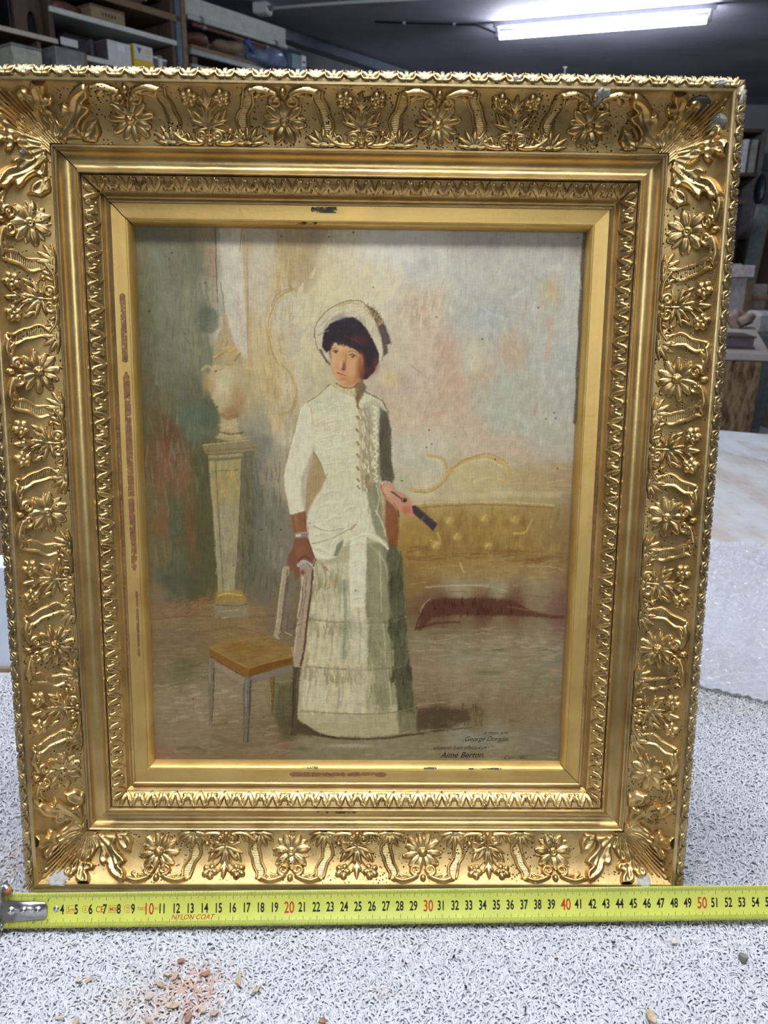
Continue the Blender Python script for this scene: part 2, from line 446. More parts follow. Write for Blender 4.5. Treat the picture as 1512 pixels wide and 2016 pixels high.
class Relief:
    OUT = -0.45
    def __init__(s, x0, x1, y0, y1, step=0.4):
        s.x = np.arange(x0, x1 + step / 2, step); s.y = np.arange(y0, y1 + step / 2, step)
        s.X, s.Y = np.meshgrid(s.x, s.y); s.H = np.full(s.X.shape, s.OUT)
    def put(s, v, mask):
        s.H = np.where(mask, np.maximum(s.H, v), s.H)
    def petal(s, cx, cy, deg, L, W, h, tip=0.7, crease=0.35, lift=0.5, start=0.0):
        a = math.radians(deg); dx = s.X - cx; dy = s.Y - cy
        l = dx * math.cos(a) + dy * math.sin(a) - start; t = -dx * math.sin(a) + dy * math.cos(a)
        u = np.clip(l / L, 1e-4, 1); w = W / 2 * 1.35 * u ** 0.55 * (1 - u ** 2.2) ** tip + 1e-6
        k = np.clip(np.abs(t) / w, 0, 1)
        v = h * np.sqrt(1 - k ** 2) * (1 - lift + lift * np.sin(np.pi * np.clip(u * 0.85 + 0.08, 0, 1)))
        v = v - crease * np.exp(-(t / (0.14 * W)) ** 2) * (u < 0.92) + 0.35 * crease * np.cos(t / W * 14) * u
        s.put(v, (l > 0) & (l < L) & (k < 1))
    def tube(s, pts, r0, r1, h, n=40, flat=1.0, h1=None):
        P = spline(pts, n); R = np.linspace(r0, r1, len(P)); HH = np.linspace(h, h if h1 is None else h1, len(P))
        best = np.full(s.X.shape, s.OUT)
        for (x, y), r, h in zip(P, R, HH):
            d2 = ((s.X - x) ** 2 + (s.Y - y) ** 2) / r ** 2
            v = np.where(d2 < 1, h * (r / max(r0, r1)) ** 0.5 * np.sqrt(np.clip(1 - d2, 0, 1)) ** flat, s.OUT)
            best = np.maximum(best, v)
        s.H = np.maximum(s.H, best)
    def leaf(s, pts, h0, h1):
        P = np.array(spline(list(pts) + [pts[0]], 4 * len(pts))); ins = np.zeros(s.X.shape, bool); d = np.full(s.X.shape, 1e9)
        for (ax, ay), (bx, by) in zip(P, np.roll(P, -1, 0)):
            ins ^= ((ay > s.Y) != (by > s.Y)) & (s.X < ax + (s.Y - ay) * (bx - ax) / ((by - ay) if abs(by - ay) > 1e-9 else 1e-9))
            t = np.clip(((s.X - ax) * (bx - ax) + (s.Y - ay) * (by - ay)) / ((bx - ax) ** 2 + (by - ay) ** 2 + 1e-9), 0, 1)
            d = np.minimum(d, (s.X - ax - t * (bx - ax)) ** 2 + (s.Y - ay - t * (by - ay)) ** 2)
        d = np.sqrt(d); f = np.clip(np.hypot(s.X, s.Y) / 58, 0, 1)
        s.put((h0 + (h1 - h0) * f) * (np.clip(d / 1.5, 0, 1) ** 0.5 - 0.30 * np.clip((d - 1.4) / 2.6, 0, 1)), ins)
    def bump(s, cx, cy, rx, ry, h, deg=0):
        a = math.radians(deg); dx = s.X - cx; dy = s.Y - cy
        l = (dx * math.cos(a) + dy * math.sin(a)) / rx; t = (-dx * math.sin(a) + dy * math.cos(a)) / ry
        d = l * l + t * t
        s.put(h * np.sqrt(np.clip(1 - d, 0, 1)), d < 1)
    def volute(s, cx, cy, r, sgn, turns=1.25, start=90, h=2.6, arm=None, rt=1.25):
        """spiral from its outside end in to the eye; arm = extra points before it"""
        n = 26; pts = []
        for i in range(n):
            f = i / (n - 1); ang = math.radians(start) + sgn * f * turns * 2 * math.pi; rr = r * (1 - 0.72 * f)
            pts.append((cx + rr * math.cos(ang), cy + rr * math.sin(ang)))
        if arm:
            s.tube(list(arm) + pts[:4], rt * 1.25, rt, h * 0.95, 50)
        s.tube(pts, rt, rt * 0.75, h, 60)
        s.bump(cx, cy, r * 0.34, r * 0.34, h * 1.05)
    def mesh(s, name, mapper, m, mirror=False, xmap=None):
        inside = s.H > s.OUT + 0.01
        ny, nx = s.H.shape
        q = inside[:-1, :-1] | inside[1:, :-1] | inside[:-1, 1:] | inside[1:, 1:]
        idx = np.full((ny, nx), -1, dtype=np.int64)
        used = np.zeros((ny, nx), bool)
        used[:-1, :-1] |= q; used[1:, :-1] |= q; used[:-1, 1:] |= q; used[1:, 1:] |= q
        idx[used] = np.arange(used.sum())
        j, i = np.nonzero(q)
        F = np.stack([idx[j, i], idx[j, i + 1], idx[j + 1, i + 1], idx[j + 1, i]], 1)
        H = s.H.copy()
        for _ in range(1):   # soften one step
            Hp = np.pad(H, 1, mode='edge')
            Hs = (Hp[1:-1, 1:-1] * 4 + Hp[:-2, 1:-1] + Hp[2:, 1:-1] + Hp[1:-1, :-2] + Hp[1:-1, 2:]) / 8
            H = np.where(inside, Hs, H)
        a = s.X[used]; qq = s.Y[used]; h = H[used]
        ss, ww, ns, nw = mapper(qq)
        if xmap: a = xmap(a, ss)
        V = np.stack([a, ss + ns * h, ww + nw * h], 1) * MM
        if mirror:
            V[:, 0] *= -1; F = F[:, ::-1]
        return mesh_np(name, V, F, m)

rg = random.Random(3)
def m_flower_ring():
    r = Relief(-16, 16, 0, 32)
    for i in range(7):
        a = 64 + i * 360 / 7 + rg.uniform(-5, 5)
        r.petal(0, 15.8, a, 12.0, 7.0, 1.5, 0.7, 0.3, 0.4, 2.0)
    for i in range(7):
        a = 90 + i * 360 / 7 + rg.uniform(-6, 6)
        r.petal(0, 15.8, a, 13.0 + rg.uniform(-1.2, 1.0), 8.6, 3.1, 0.62, 0.6, 0.55, 1.5)
    r.bump(0, 15.8, 3.5, 3.5, 4.2); d = np.hypot(r.X, r.Y - 15.8)
    r.H = np.where(d < 2.3, 2.0 + 0.6 * d, r.H); r.bump(0, 15.8, 1.0, 1.0, 3.8)
    return r.mesh('blossom', scoop, M['gold_leaf'])
def m_flower_ball():
    r = Relief(-16, 16, 0, 32)
    for i in range(11):
        a = 80 + i * 360 / 11 + rg.uniform(-5, 5)
        r.petal(0, 15.8, a, 12.6 + rg.uniform(-1.3, 1.0), 6.6, 3.0, 0.42, 0.5, 0.5, 2.0)
    r.bump(0, 15.8, 3.6, 3.6, 5.2)
    for i in range(6):
        a = i * math.pi / 3; r.bump(2.4 * math.cos(a), 15.8 + 2.4 * math.sin(a), 1.3, 1.3, 4.6)
    return r.mesh('blossom', scoop, M['gold_leaf'])
def m_outer_scroll():
    r = Relief(-24, 24, 21, 39)
    for s in (-1, 1):
        r.volute(s * 5.0, 29.4, 4.3, -s, 1.3, 90, 3.6, [(s * 20, 35.6), (s * 15, 37.0), (s * 9.5, 35.8)], 1.65)
        r.tube([(s * 8.5, 33.5), (s * 13, 32.8), (s * 17.5, 30)], 1.9, 0.7, 2.4)
        r.petal(s * 16, 36.2, 0 if s > 0 else 180, 8, 4.0, 2.2, 0.7, 0.3)
        r.petal(s * 13, 36, -40 if s > 0 else 220, 8.5, 3.8, 2.6, 0.7, 0.3)
    r.bump(0, 34.8, 2.3, 3.0, 3.0)
    return r.mesh('volute_pair', scoop, M['gold_leaf'])
def m_inner_scroll():
    r = Relief(-26, 26, 0, 16)
    for s in (-1, 1):
        r.volute(s * 4.8, 6.0, 4.0, s, 1.3, -90, 3.2, [(s * 22, 7.0), (s * 16, 2.4), (s * 9, 1.5)], 1.55)
        for i, (x, l, a) in enumerate(((11, 8, 62), (14.5, 9.5, 66), (18, 9, 72))):
            r.petal(s * x, 1.6 + i * 0.6, a if s > 0 else 180 - a, l, 3.8, 2.6, 0.7, 0.3)
    r.bump(0, 2.6, 2.6, 2.6, 2.8); r.tube([(0, 2), (0, 9)], 1.4, 1.0, 2.6)
    return r.mesh('volute_pair', scoop, M['gold_leaf'])
def m_strap(s):
    r = Relief(-10, 10, 3, 37)
    ax = lambda q: s * 2.8 * np.sin((np.asarray(q) - 5) / 30 * 2 * math.pi * 0.8)
    c = ax(r.Y); w = 3.3 + 0.35 * np.cos((r.Y - 18) / 8)
    inn = (np.abs(r.X - c) < w) & (r.Y > 7) & (r.Y < 33)
    r.put(0.55 + 0.30 * np.sign(np.sin(r.Y * 5.2)) * (np.abs(r.X - c) < 2.2), inn)
    for e in (-1, 1):
        q = np.linspace(5, 35, 9)
        r.tube([(float(ax(v) + e * (3.3 + 0.35 * math.cos((v - 18) / 8) + 0.6 * math.sin(v * 0.5 + e))), v) for v in q], 1.15, 1.05, 2.1, 60)
    return r.mesh('ribbed_strap', scoop, M['gold_leaf'])
def m_bracket():
    r = Relief(-14, 14, 0, 16)
    for a, l, w in ((90, 13, 5.2), (62, 13.5, 5.0), (118, 13.5, 5.0), (35, 14, 4.6), (145, 14, 4.6), (12, 12, 3.4), (168, 12, 3.4)):
        r.petal(0, 0.4, a, l, w, 2.9, 0.6, 0.5, 0.5)
    r.bump(0, 1.5, 6, 2.6, 2.4)
    return r.mesh('acanthus_bracket', scoop, M['gold_leaf'])
def m_spray():
    r = Relief(-19, 19, 5, 39)
    r.tube([(0, 7), (0.3, 14), (0, 26)], 1.0, 0.7, 2.2)
    for x, y, a, l, w in ((0, 12, 20, 14, 4.8), (0, 12, 160, 14, 4.8), (0, 12, 48, 13.5, 5.0), (0, 12, 132, 14, 5.0), (0, 13, 78, 12, 4.4), (0, 13, 104, 12.5, 4.2),
                          (0, 11, -12, 12, 4.4), (0, 11, 192, 11.5, 4.4), (8, 15, 62, 9.5, 4.0), (-8, 15, 116, 9.5, 4.0), (0, 22, 90, 14, 5.4), (0, 24, 60, 8, 3.2), (0, 24, 120, 8, 3.2)):
        r.petal(x, y, a, l, w, 2.9, 0.75, 0.6)
    for s in (-1, 1):
        r.tube([(0, 18), (s * 4, 23), (s * 9, 28)], 0.7, 0.7, 1.8)
        cx, cy = s * 10.4, 30.2
        for i in range(5):
            an = math.radians(90 + 72 * i + s * 12); r.bump(cx + 3.4 * math.cos(an), cy + 3.4 * math.sin(an), 2.9, 2.6, 3.2, math.degrees(an))
        r.bump(cx, cy, 1.5, 1.5, 4.0)
    r.tube([(3, 12), (10, 13.5), (13, 11)], 0.6, 0.6, 1.6); r.bump(13.8, 9.6, 2.3, 2.3, 3.5)
    return r.mesh('leaf_spray', scoop, M['gold_leaf'])
def m_corner(mirror):
    """half acanthus; x is the distance from the mitre along the rail"""
    r = Relief(-0.2, 62, 0, 39)
    for i, (x0, x1, w) in enumerate(((0.6, 0.8, 1.5), (2.4, 4.4, 1.3), (4.4, 8.0, 1.4), (6.4, 11.6, 1.5))):   # ribs running up the mitre
        r.tube([(x0, 0.5), ((x0 + x1) / 2 + 0.4, 18), (x1, 35 - i * 1.8)], w, w * 0.8, 2.0 + 0.2 * i, 60)
    for pts, h0, h1 in (([(0.6, 3.4), (7.0, 12.7), (11.2, 19.6), (12.9, 25.5), (11.0, 29.4), (12.6, 32.4), (17.7, 34.8), (21.2, 33.8), (21.2, 30.9), (24.3, 35.8), (29.5, 39.2), (35.1, 40.7), (37.0, 38.2), (33.2, 33.3), (28.7, 29.9), (32.2, 29.4), (30.4, 26.0), (25.5, 23.0), (21.6, 23.0), (17.3, 21.1), (13.5, 12.7), (6.2, 4.4)], 2.0, 4.6), ([(4.6, 2.9), (12.5, 11.8), (14.2, 17.2), (16.0, 20.6), (20.9, 22.5), (23.3, 20.1), (20.8, 12.7), (25.4, 16.7), (30.0, 22.5), (35.5, 25.7), (36.9, 24.5), (42.5, 29.4), (50.1, 34.3), (60.0, 38.4), (60.2, 34.3), (56.0, 29.4), (49.5, 25.5), (51.2, 23.0), (46.0, 19.1), (37.3, 14.7), (30.4, 9.8), (24.3, 2.9)], 2.0, 5.0), ([(22.0, 1.2), (29.3, 7.8), (38.3, 13.7), (44.4, 15.2), (48.5, 17.2), (45.3, 12.7), (41.3, 7.4), (34.4, 2.9), (30.1, 0.8)], 2.4, 4.8)):
        r.leaf(pts, h0, h1)
    for pts, r0, r1, h0, h1 in (([(8, 4), (20, 21), (31, 37)], 1.2, 0.8, 2.8, 4.8), ([(12, 3), (34, 16), (52, 31)], 1.5, 1.0, 3.0, 5.2)):
        r.tube(pts, r0, r1, h0, 50, 0.8, h1)
    P = r.H > r.OUT + .01
    ang = np.arctan2(r.Y + 5, r.X + 3)
    r.H = np.where(P, r.H + 0.34 * np.cos(ang * 66) * np.clip((52 - r.X) / 30, 0.1, 1), r.H)
    return r.mesh('corner_acanthus', scoop, M['gold_leaf'], mirror, xmap=lambda a, ss: ss - a)
def m_tip(kind):
    L = BAND.length
    r = Relief(-4.9, 4.9, 0, L + 0.2, 0.3)
    if kind == 0:      # lily
        for s in (-1, 1):
            r.petal(0, 0.2, 90 - s * 21, L * 1.05, 5.0, 2.6, 0.5, 0.7, 0.3)
        r.tube([(0, 0.3), (0, 5)], 0.6, 0.4, 2.2)
    else:              # lobed leaf
        for s in (-1, 1):
            r.petal(0, 1.2, 90 - s * 28, L * 0.9, 4.4, 2.3, 0.4, 0.4, 0.4)
            r.bump(s * 2.6, 3.2, 1.6, 1.9, 2.0, s * 30); r.bump(s * 3.4, L * 0.72, 1.4, 2.6, 1.8, s * 20)
        r.petal(0, 0.8, 90, L * 0.62, 3.0, 2.4, 0.5, 0.4)
    return r.mesh('leaf_tip', BAND, M['gold_leaf'])
def m_shell(kind):
    L = EDGE.length
    r = Relief(-6.4, 6.4, 0, L, 0.3)
    if kind == 0:
        for a, l, w in ((34, 8.0, 2.8), (146, 8.0, 2.8), (62, 9.4, 3.2), (118, 9.4, 3.2), (90, 9.8, 3.4)):
            r.petal(0, 0.5, a, min(l, L - 0.6), w, 2.3, 0.35, 0.9, 0.4)
        r.bump(0, 1.3, 1.8, 1.3, 2.2)
    else:
        for a, l, w in ((50, 9.0, 3.2), (130, 9.0, 3.2), (90, 9.4, 3.6)):
            r.petal(0, 0.4, a, min(l, L - 0.6), w, 2.2, 0.32, 0.9, 0.4)
        for s in (-1, 1): r.tube([(s * 1.0, 1.0), (s * 4.2, 1.4), (s * 5.9, 3.6)], 1.0, 0.8, 1.9)
    return r.mesh('shell_leaf', EDGE, M['gold_edge'])

MO = dict(ring=m_flower_ring(), ball=m_flower_ball(), out=m_outer_scroll(), inn=m_inner_scroll(), strapA=m_strap(1), strapB=m_strap(-1), br=m_bracket(), spray=m_spray(),
          cl=m_corner(False), cr=m_corner(True), tip0=m_tip(0), tip1=m_tip(1), sh0=m_shell(0), sh1=m_shell(1))
PITCH = {0: 0.0493, 1: 0.0480, 2: 0.0493, 3: 0.0480}
for k, L, D in SIDES:
    rail, leafr, liner, L = RAIL[k]
    n = 3 if k in (0, 2) else 4          # motif slots to each side of the middle; a blossom at both ends
    p = PITCH[k]
    for i in range(-n, n + 1):
        x = i * p
        blossom = (i - n) % 2 == 0
        if blossom:
            kind = 'ring' if ((i + n) // 2 + (k in (0,))) % 2 == 0 else 'ball'
            obj('blossom', MO[kind], rail, (x, 0, 0))
            obj('volute_pair', MO['out'], rail, (x, 0, 0))
        else:
            obj('leaf_spray', MO['spray'], rail, (x, 0, 0))
            obj('volute_pair', MO['inn'], rail, (x, 0, 0))
        if i < n:
            obj('ribbed_strap', MO['strapA' if blossom else 'strapB'], rail, (x + p / 2, 0, 0))
            obj('acanthus_bracket', MO['br'], rail, (x + p / 2, 0, 0))
    obj('corner_acanthus', MO['cl'], rail, (L / 2, 0, 0))
    obj('corner_acanthus', MO['cr'], rail, (-L / 2, 0, 0))
    span = L + 2 * 0.0225
    m = int(round(span / 0.0093)); m += (m + 1) % 2
    st = span / m
    for i in range(m):
        obj('leaf_tip', MO['tip%d' % (i % 2)], leafr, (-span / 2 + (i + 0.5) * st, 0, 0))
    if k != 2:
        span = L + 2 * 0.0815
        m = int(round(span / 0.0114)); st = span / m
        for i in range(m):
            obj('shell_leaf', MO['sh%d' % (i % 2)], rail, (-span / 2 + (i + 0.5) * st, 0, 0))
def ragged(m, scale, lo, hi):
    setin(m, 'Alpha', ramp(m, noise(m, coords(m), scale, 6, 0.75), [(lo, (0, 0, 0)), (hi, (1, 1, 1))]))
ragged(M['bole'], 160, 0.40, 0.50); ragged(M['grime'], 140, 0.44, 0.54)
# ------------------------------------------------------------------ wear on the frame: rubbed bole, bare plaster, mitre cracks
PR_ALL = PR_LINER[1:-1] + PR_INNER[1:-1] + PR_COVE[1:] + PR_SCOOP[1:] + PR_LIP[1:] + PR_EDGE[1:]
_ps = np.array([p[0] for p in PR_ALL]); _pw = np.array([p[1] for p in PR_ALL])
def rail_w(s): return np.interp(s, _ps, _pw)
def wear_patch(k, part, x0, x1, s0, s1, m, seed, name='worn_patch', lift=0.12, rag=0.35, n=46, ns=7):
    """ragged film lying on the moulding of rail k: x along the rail (mm from its middle), s across"""
    r = np.random.default_rng(seed)
    xs = np.linspace(x0, x1, n); e0 = np.cumsum(r.normal(0, 1, n)); e1 = np.cumsum(r.normal(0, 1, n))
    e0 = (e0 - np.linspace(e0[0], e0[-1], n)) / 6; e1 = (e1 - np.linspace(e1[0], e1[-1], n)) / 6
    half = (s1 - s0) / 2; mid = (s0 + s1) / 2
    env = np.clip(np.minimum(np.arange(n), np.arange(n)[::-1]) / 2.0, 0.35, 1)
    lo = np.clip(mid - half * env * (1 + rag * np.clip(e0, -1.6, 0.6)), s0, mid - 0.15); hi = np.clip(mid + half * env * (1 + rag * np.clip(e1, -1.6, 0.6)), mid + 0.15, s1)
    V = []
    for i in range(n):
        ss = np.linspace(lo[i], hi[i], ns)
        V += [(xs[i], a, float(rail_w(a)) + lift) for a in ss]
    idx = np.arange(n * ns).reshape(n, ns)
    F = np.stack([idx[:-1, :-1], idx[1:, :-1], idx[1:, 1:], idx[:-1, 1:]], -1).reshape(-1, 4)
    return obj(name, mesh_np(name, np.array(V) * MM, F, m), RAIL[k][part])
# side numbering: 0 top, 1 left (x grows upwards), 2 bottom (x grows leftwards), 3 right (x grows downwards)
for a, b, s0, s1, sd in ((103, 150, 5.6, 9.6, 1), (-45, 97, 5.0, 9.4, 2), (-110, -60, 5.4, 7.4, 3)):
    wear_patch(1, 2, a, b, s0, s1, M['bole'], sd, rag=0.4, n=90)
wear_patch(2, 2, -22, 52, 5.2, 8.8, M['bole'], 4, rag=0.9, n=80); wear_patch(2, 0, 1, 17, 32.5, 36.0, M['bole'], 5); wear_patch(2, 0, 22, 24, 32, 36, M['bole'], 6, n=14); wear_patch(2, 0, 29, 31, 31.5, 35, M['bole'], 7, n=14)
wear_patch(0, 2, -34, -16, 8.4, 12.4, M['grime'], 8, rag=0.5); wear_patch(0, 2, -46, -30, 1.2, 2.8, M['grime'], 9, rag=0.6)
for k, a, b, s0, s1, sd in ((2, -110, -84, 1.6, 2.8, 10), (2, 30, 44, 1.4, 2.6, 11), (2, -60, -50, 1.4, 2.6, 12), (3, -60, 150, 13.4, 14.8, 13), (1, -120, 80, 13.4, 14.6, 14)):
    wear_patch(k, 2 if s1 < 5 else 1 if s1 < 20 else 0, a, b, s0, s1, M['bole'] if k != 2 else M['grime'], sd, lift=0.06, rag=0.8)
def chunk(k, x, s, sx, ss, h, m, seed, name='bare_plaster'):
    r = np.random.default_rng(seed); n = 14; rings = 5
    ang = np.arange(n) * 2 * math.pi / n; rad = r.uniform(0.7, 1.1, n)
    V = []
    for j in range(rings):
        f = j / (rings - 1)
        for i in range(n):
            q = s + ss * f * rad[i] * math.sin(ang[i])
            V.append((x + sx * f * rad[i] * math.cos(ang[i]), q, float(rail_w(q)) + (h * (1 - f ** 3) + r.normal(0, h * 0.16)) - (0.5 if j == rings - 1 else 0)))
    F = [(j * n + i, (j + 1) * n + i, (j + 1) * n + (i + 1) % n, j * n + (i + 1) % n) for j in range(rings - 1) for i in range(n)]
    return obj(name, mesh_np(name, np.array(V) * MM, np.array(F), m, False), RAIL[k][0])
# on the top rail x runs to the right; on the bottom rail to the left; on the right rail upwards
chunk(0, 225, 84, 9, 3.4, 2.2, M['plaster'], 1); chunk(3, -272, 84, 8, 3.4, 2.2, M['plaster'], 2); chunk(0, 97, 84, 4.5, 3.0, 2.0, M['plaster'], 3)
chunk(0, 152, 74, 6.5, 6.0, 3.6, M['plaster'], 4); chunk(0, 214, 72, 9, 6, 2.6, M['grime_solid'], 5, 'grimy_loss'); chunk(3, -256, 71, 10, 6, 2.8, M['grime_solid'], 6, 'grimy_loss')
chunk(2, 219, 75, 9, 5, 2.2, M['plaster'], 7); chunk(2, -214, 75, 6, 6, 1.6, M['plaster'], 8); chunk(1, 236, 62, 3, 2.4, 2.6, M['plaster'], 9)
# dark seams along the mitres
M['seam'] = new_mat('dark_mitre_seam', (0.012, 0.009, 0.006), 0.8)
for k, s0, s1, wdt, name in ((0, 0.0, 54, 0.32, 'mitre_crack'), (1, 0.0, 14, 0.22, 'mitre_crack'), (2, 0.0, 16, 0.22, 'mitre_crack'), (3, 0.5, 14, 0.10, 'mitre_crack'), (3, 30, 46, 0.08, 'mitre_crack')):
    L = RAIL[k][3] * 1000; ss = np.linspace(s0, s1, 60); sg = -1 if k in (0, 3) else (1 if k == 2 else 1)
    sg = {0: -1, 1: 1, 2: -1, 3: 1}[k]
    P = np.stack([sg * (L / 2 + ss) + 0.25 * np.sin(ss * 0.8), ss, rail_w(ss) + 0.03], 1)
    V, F = tube_np(P * MM, wdt * MM, 5); obj(name, mesh_np(name, V, F, M['seam']), RAIL[k][0])
# ------------------------------------------------------------------ the oil painting: paint layers, millimetres on the canvas
PAINT_GROUND = [
(3.2,3.4,117,112,87),(22.3,3.1,126,120,93),(46.7,2.8,147,135,104),(55.5,2.7,152,140,118),(4.0,26.9,110,108,85),(18.3,20.0,121,124,106),(28.6,26.6,117,112,90),(39.3,19.7,110,114,90),
(51.5,19.5,144,128,105),(2.9,54.3,102,100,76),(20.6,54.0,121,125,107),(38.3,53.8,131,132,107),(52.5,53.6,151,150,129),(3.7,82.0,99,96,73),(19.5,88.9,110,112,93),(34.0,81.7,128,125,102),
(44.5,88.6,123,125,100),(2.6,110.3,96,90,66),(22.1,117.2,105,100,76),(36.6,113.5,102,98,71),(3.3,139.0,92,85,60),(17.6,142.5,99,72,50),(29.1,124.3,89,100,82),(37.9,131.4,92,106,88),
(6.1,160.8,99,82,57),(12.7,160.8,123,85,59),(27.5,175.3,120,88,60),(34.7,182.7,94,90,60),(4.7,197.9,99,90,62),(10.0,205.3,117,88,60),(21.1,205.2,86,86,60),(34.0,205.1,92,80,52),
(7.3,228.1,102,95,69),(22.0,235.6,96,95,71),(33.2,235.5,92,85,53),(2.6,255.0,115,100,73),(17.5,258.7,86,85,65),(32.5,258.6,84,78,53),(45.3,197.5,87,84,55),(42.6,160.5,88,82,55),
(44.3,235.4,85,82,55),(60.5,12.6,200,195,180),(65.2,39.7,205,200,182),(71.0,12.5,205,198,182),(78.0,12.4,190,170,135),(84.9,19.1,205,198,180),(97.3,12.2,190,175,140),(107.8,12.0,175,155,120),
(62.7,70.8,205,200,185),(77.0,70.7,200,180,140),(87.9,53.2,205,190,160),(95.2,39.4,195,175,135),(102.1,53.0,205,200,185),(76.4,105.9,180,165,125),(87.3,95.1,200,180,135),(96.3,102.1,195,170,125),
(101.7,102.1,212,202,176),(86.8,134.5,150,145,125),(95.9,130.8,190,170,135),(101.3,141.6,200,190,165),(82.8,160.1,122,120,108),(93.8,160.0,150,142,122),(101.0,170.9,165,155,130),(78.6,197.2,104,104,92),
(89.6,197.1,115,112,98),(94.9,227.4,120,115,100),(77.9,235.1,100,100,85),(85.2,254.4,105,100,85),(86.6,149.0,116,116,104),(123.6,8.4,165,145,115),(116.5,25.4,170,150,115),(130.6,18.5,205,195,160),
(144.6,11.5,215,205,175),(165.7,11.2,222,218,205),(186.9,10.9,225,222,215),(208.0,10.7,215,212,205),(222.1,10.5,190,188,180),(243.2,6.8,180,178,172),(271.6,9.8,182,182,175),(292.8,9.5,180,180,175),
(306.8,5.9,165,162,155),(130.6,38.9,215,205,165),(148.3,38.7,205,200,175),(173.1,38.3,215,210,190),(201.4,31.1,210,205,195),(222.7,30.9,195,198,190),(251.1,30.5,190,190,182),(279.4,26.7,185,188,182),
(301.3,36.7,182,188,182),(116.3,59.8,205,198,165),(116.1,87.7,200,192,160),(123.3,94.7,195,185,150),(116.2,70.2,190,185,168),(187.7,65.8,205,195,170),(205.4,51.7,200,180,160),(194.7,55.3,195,165,145),
(223.4,58.4,185,185,178),(244.9,58.2,178,180,178),(269.7,50.9,185,185,178),(288.9,40.3,190,182,160),(302.6,64.4,185,190,182),(184.5,86.9,200,188,165),(198.9,86.8,205,190,168),(216.8,83.0,195,172,152),
(235.0,86.4,205,200,180),(263.7,82.5,190,175,152),(282.0,85.8,185,188,178),(303.7,85.6,178,185,178),(184.8,108.3,195,175,155),(202.9,108.1,200,180,160),(221.1,107.9,195,165,142),(242.7,104.0,190,175,155),
(261.0,107.4,180,182,165),(283.0,110.8,180,178,165),(305.1,114.1,178,180,170),(188.7,129.8,200,182,155),(210.6,129.6,200,180,158),(236.2,129.3,190,175,155),(258.2,129.1,176,180,160),(280.3,132.5,180,178,165),
(302.3,132.2,178,178,165),(189.1,151.7,195,190,170),(211.0,147.8,198,192,170),(236.8,147.5,195,180,160),(262.5,147.3,188,172,152),(284.8,150.7,180,175,160),(303.2,150.5,175,172,158),(189.4,173.8,185,180,155),
(207.8,166.2,192,186,164),(233.7,169.7,190,175,130),(255.9,169.5,185,170,125),(281.9,169.2,170,150,115),(304.1,169.0,160,140,110),(200.7,184.9,200,190,160),(226.7,184.6,190,175,140),(256.4,184.4,185,172,135),
(286.2,184.1,170,152,112),(304.8,183.9,155,140,112),(201.0,199.9,158,128,72),(227.1,199.7,150,122,65),(257.0,199.4,155,128,70),(287.0,202.9,140,118,72),(305.6,199.0,135,120,90),(197.6,215.1,150,122,65),
(220.1,218.7,140,112,58),(246.4,218.5,140,112,58),(276.4,218.2,135,110,62),(302.7,218.0,125,105,75),(201.7,234.2,135,108,60),(228.1,237.8,140,118,72),(258.3,237.6,140,118,75),(288.5,237.3,140,120,85),
(305.5,237.2,125,105,78),(198.2,253.5,128,105,65),(228.5,253.3,148,138,112),(258.8,253.1,146,136,112),(289.2,252.8,140,125,100),(202.3,269.1,110,85,65),(221.4,270.9,95,70,55),(251.8,270.7,92,66,52),
(270.8,268.6,100,75,60),(289.7,264.5,130,112,90),(305.3,272.3,110,85,75),(206.4,280.9,105,85,65),(229.2,280.7,115,98,75),(259.8,282.5,125,108,85),(290.5,284.2,125,112,92),(202.8,296.7,130,120,98),
(229.8,300.6,130,125,102),(260.5,300.4,140,130,108),(291.1,296.2,135,125,105),(307.2,312.1,128,122,105),(203.3,320.8,135,118,92),(230.4,324.7,138,128,104),(261.3,324.5,138,128,104),(292.4,328.4,125,122,100),
(207.6,341.0,125,105,80),(238.5,336.8,135,120,92),(269.5,336.6,130,112,85),(297.0,344.6,128,112,85),(215.6,353.3,92,82,60),(242.8,353.1,108,96,70),(270.1,353.0,118,105,80),(301.3,352.8,125,112,92),
(208.1,369.8,120,112,88),(231.6,369.7,130,125,105),(262.9,369.5,130,125,108),(298.3,373.5,120,112,95),(208.5,386.4,125,120,92),(239.9,386.3,125,120,100),(271.3,386.2,128,120,100),(302.9,388.1,112,108,92),
(5.7,274.4,120,100,78),(20.9,270.4,130,105,80),(39.5,278.1,125,105,75),(54.4,285.8,125,108,70),(77.2,281.7,130,108,75),(92.5,273.8,115,100,80),(4.8,298.0,115,100,78),(23.8,297.9,112,100,75),
(46.7,293.8,120,102,72),(4.0,321.9,118,108,85),(23.2,317.8,105,98,70),(38.1,329.8,125,115,92),(7.0,346.2,130,120,98),(30.0,346.0,132,118,98),(53.2,341.9,135,122,98),(84.0,341.7,130,118,90),
(95.6,337.6,112,108,80),(6.1,370.7,125,115,92),(29.4,366.5,130,115,92),(52.6,366.4,125,108,82),(87.5,366.2,110,98,70),(103.0,362.0,88,80,58),(5.5,389.4,130,105,90),(28.8,387.2,120,110,85),
(52.1,389.2,115,105,80),(83.4,382.8,125,108,85),(114.6,382.7,125,118,95),(145.8,386.7,125,120,95),(177.1,384.5,128,122,100),
]
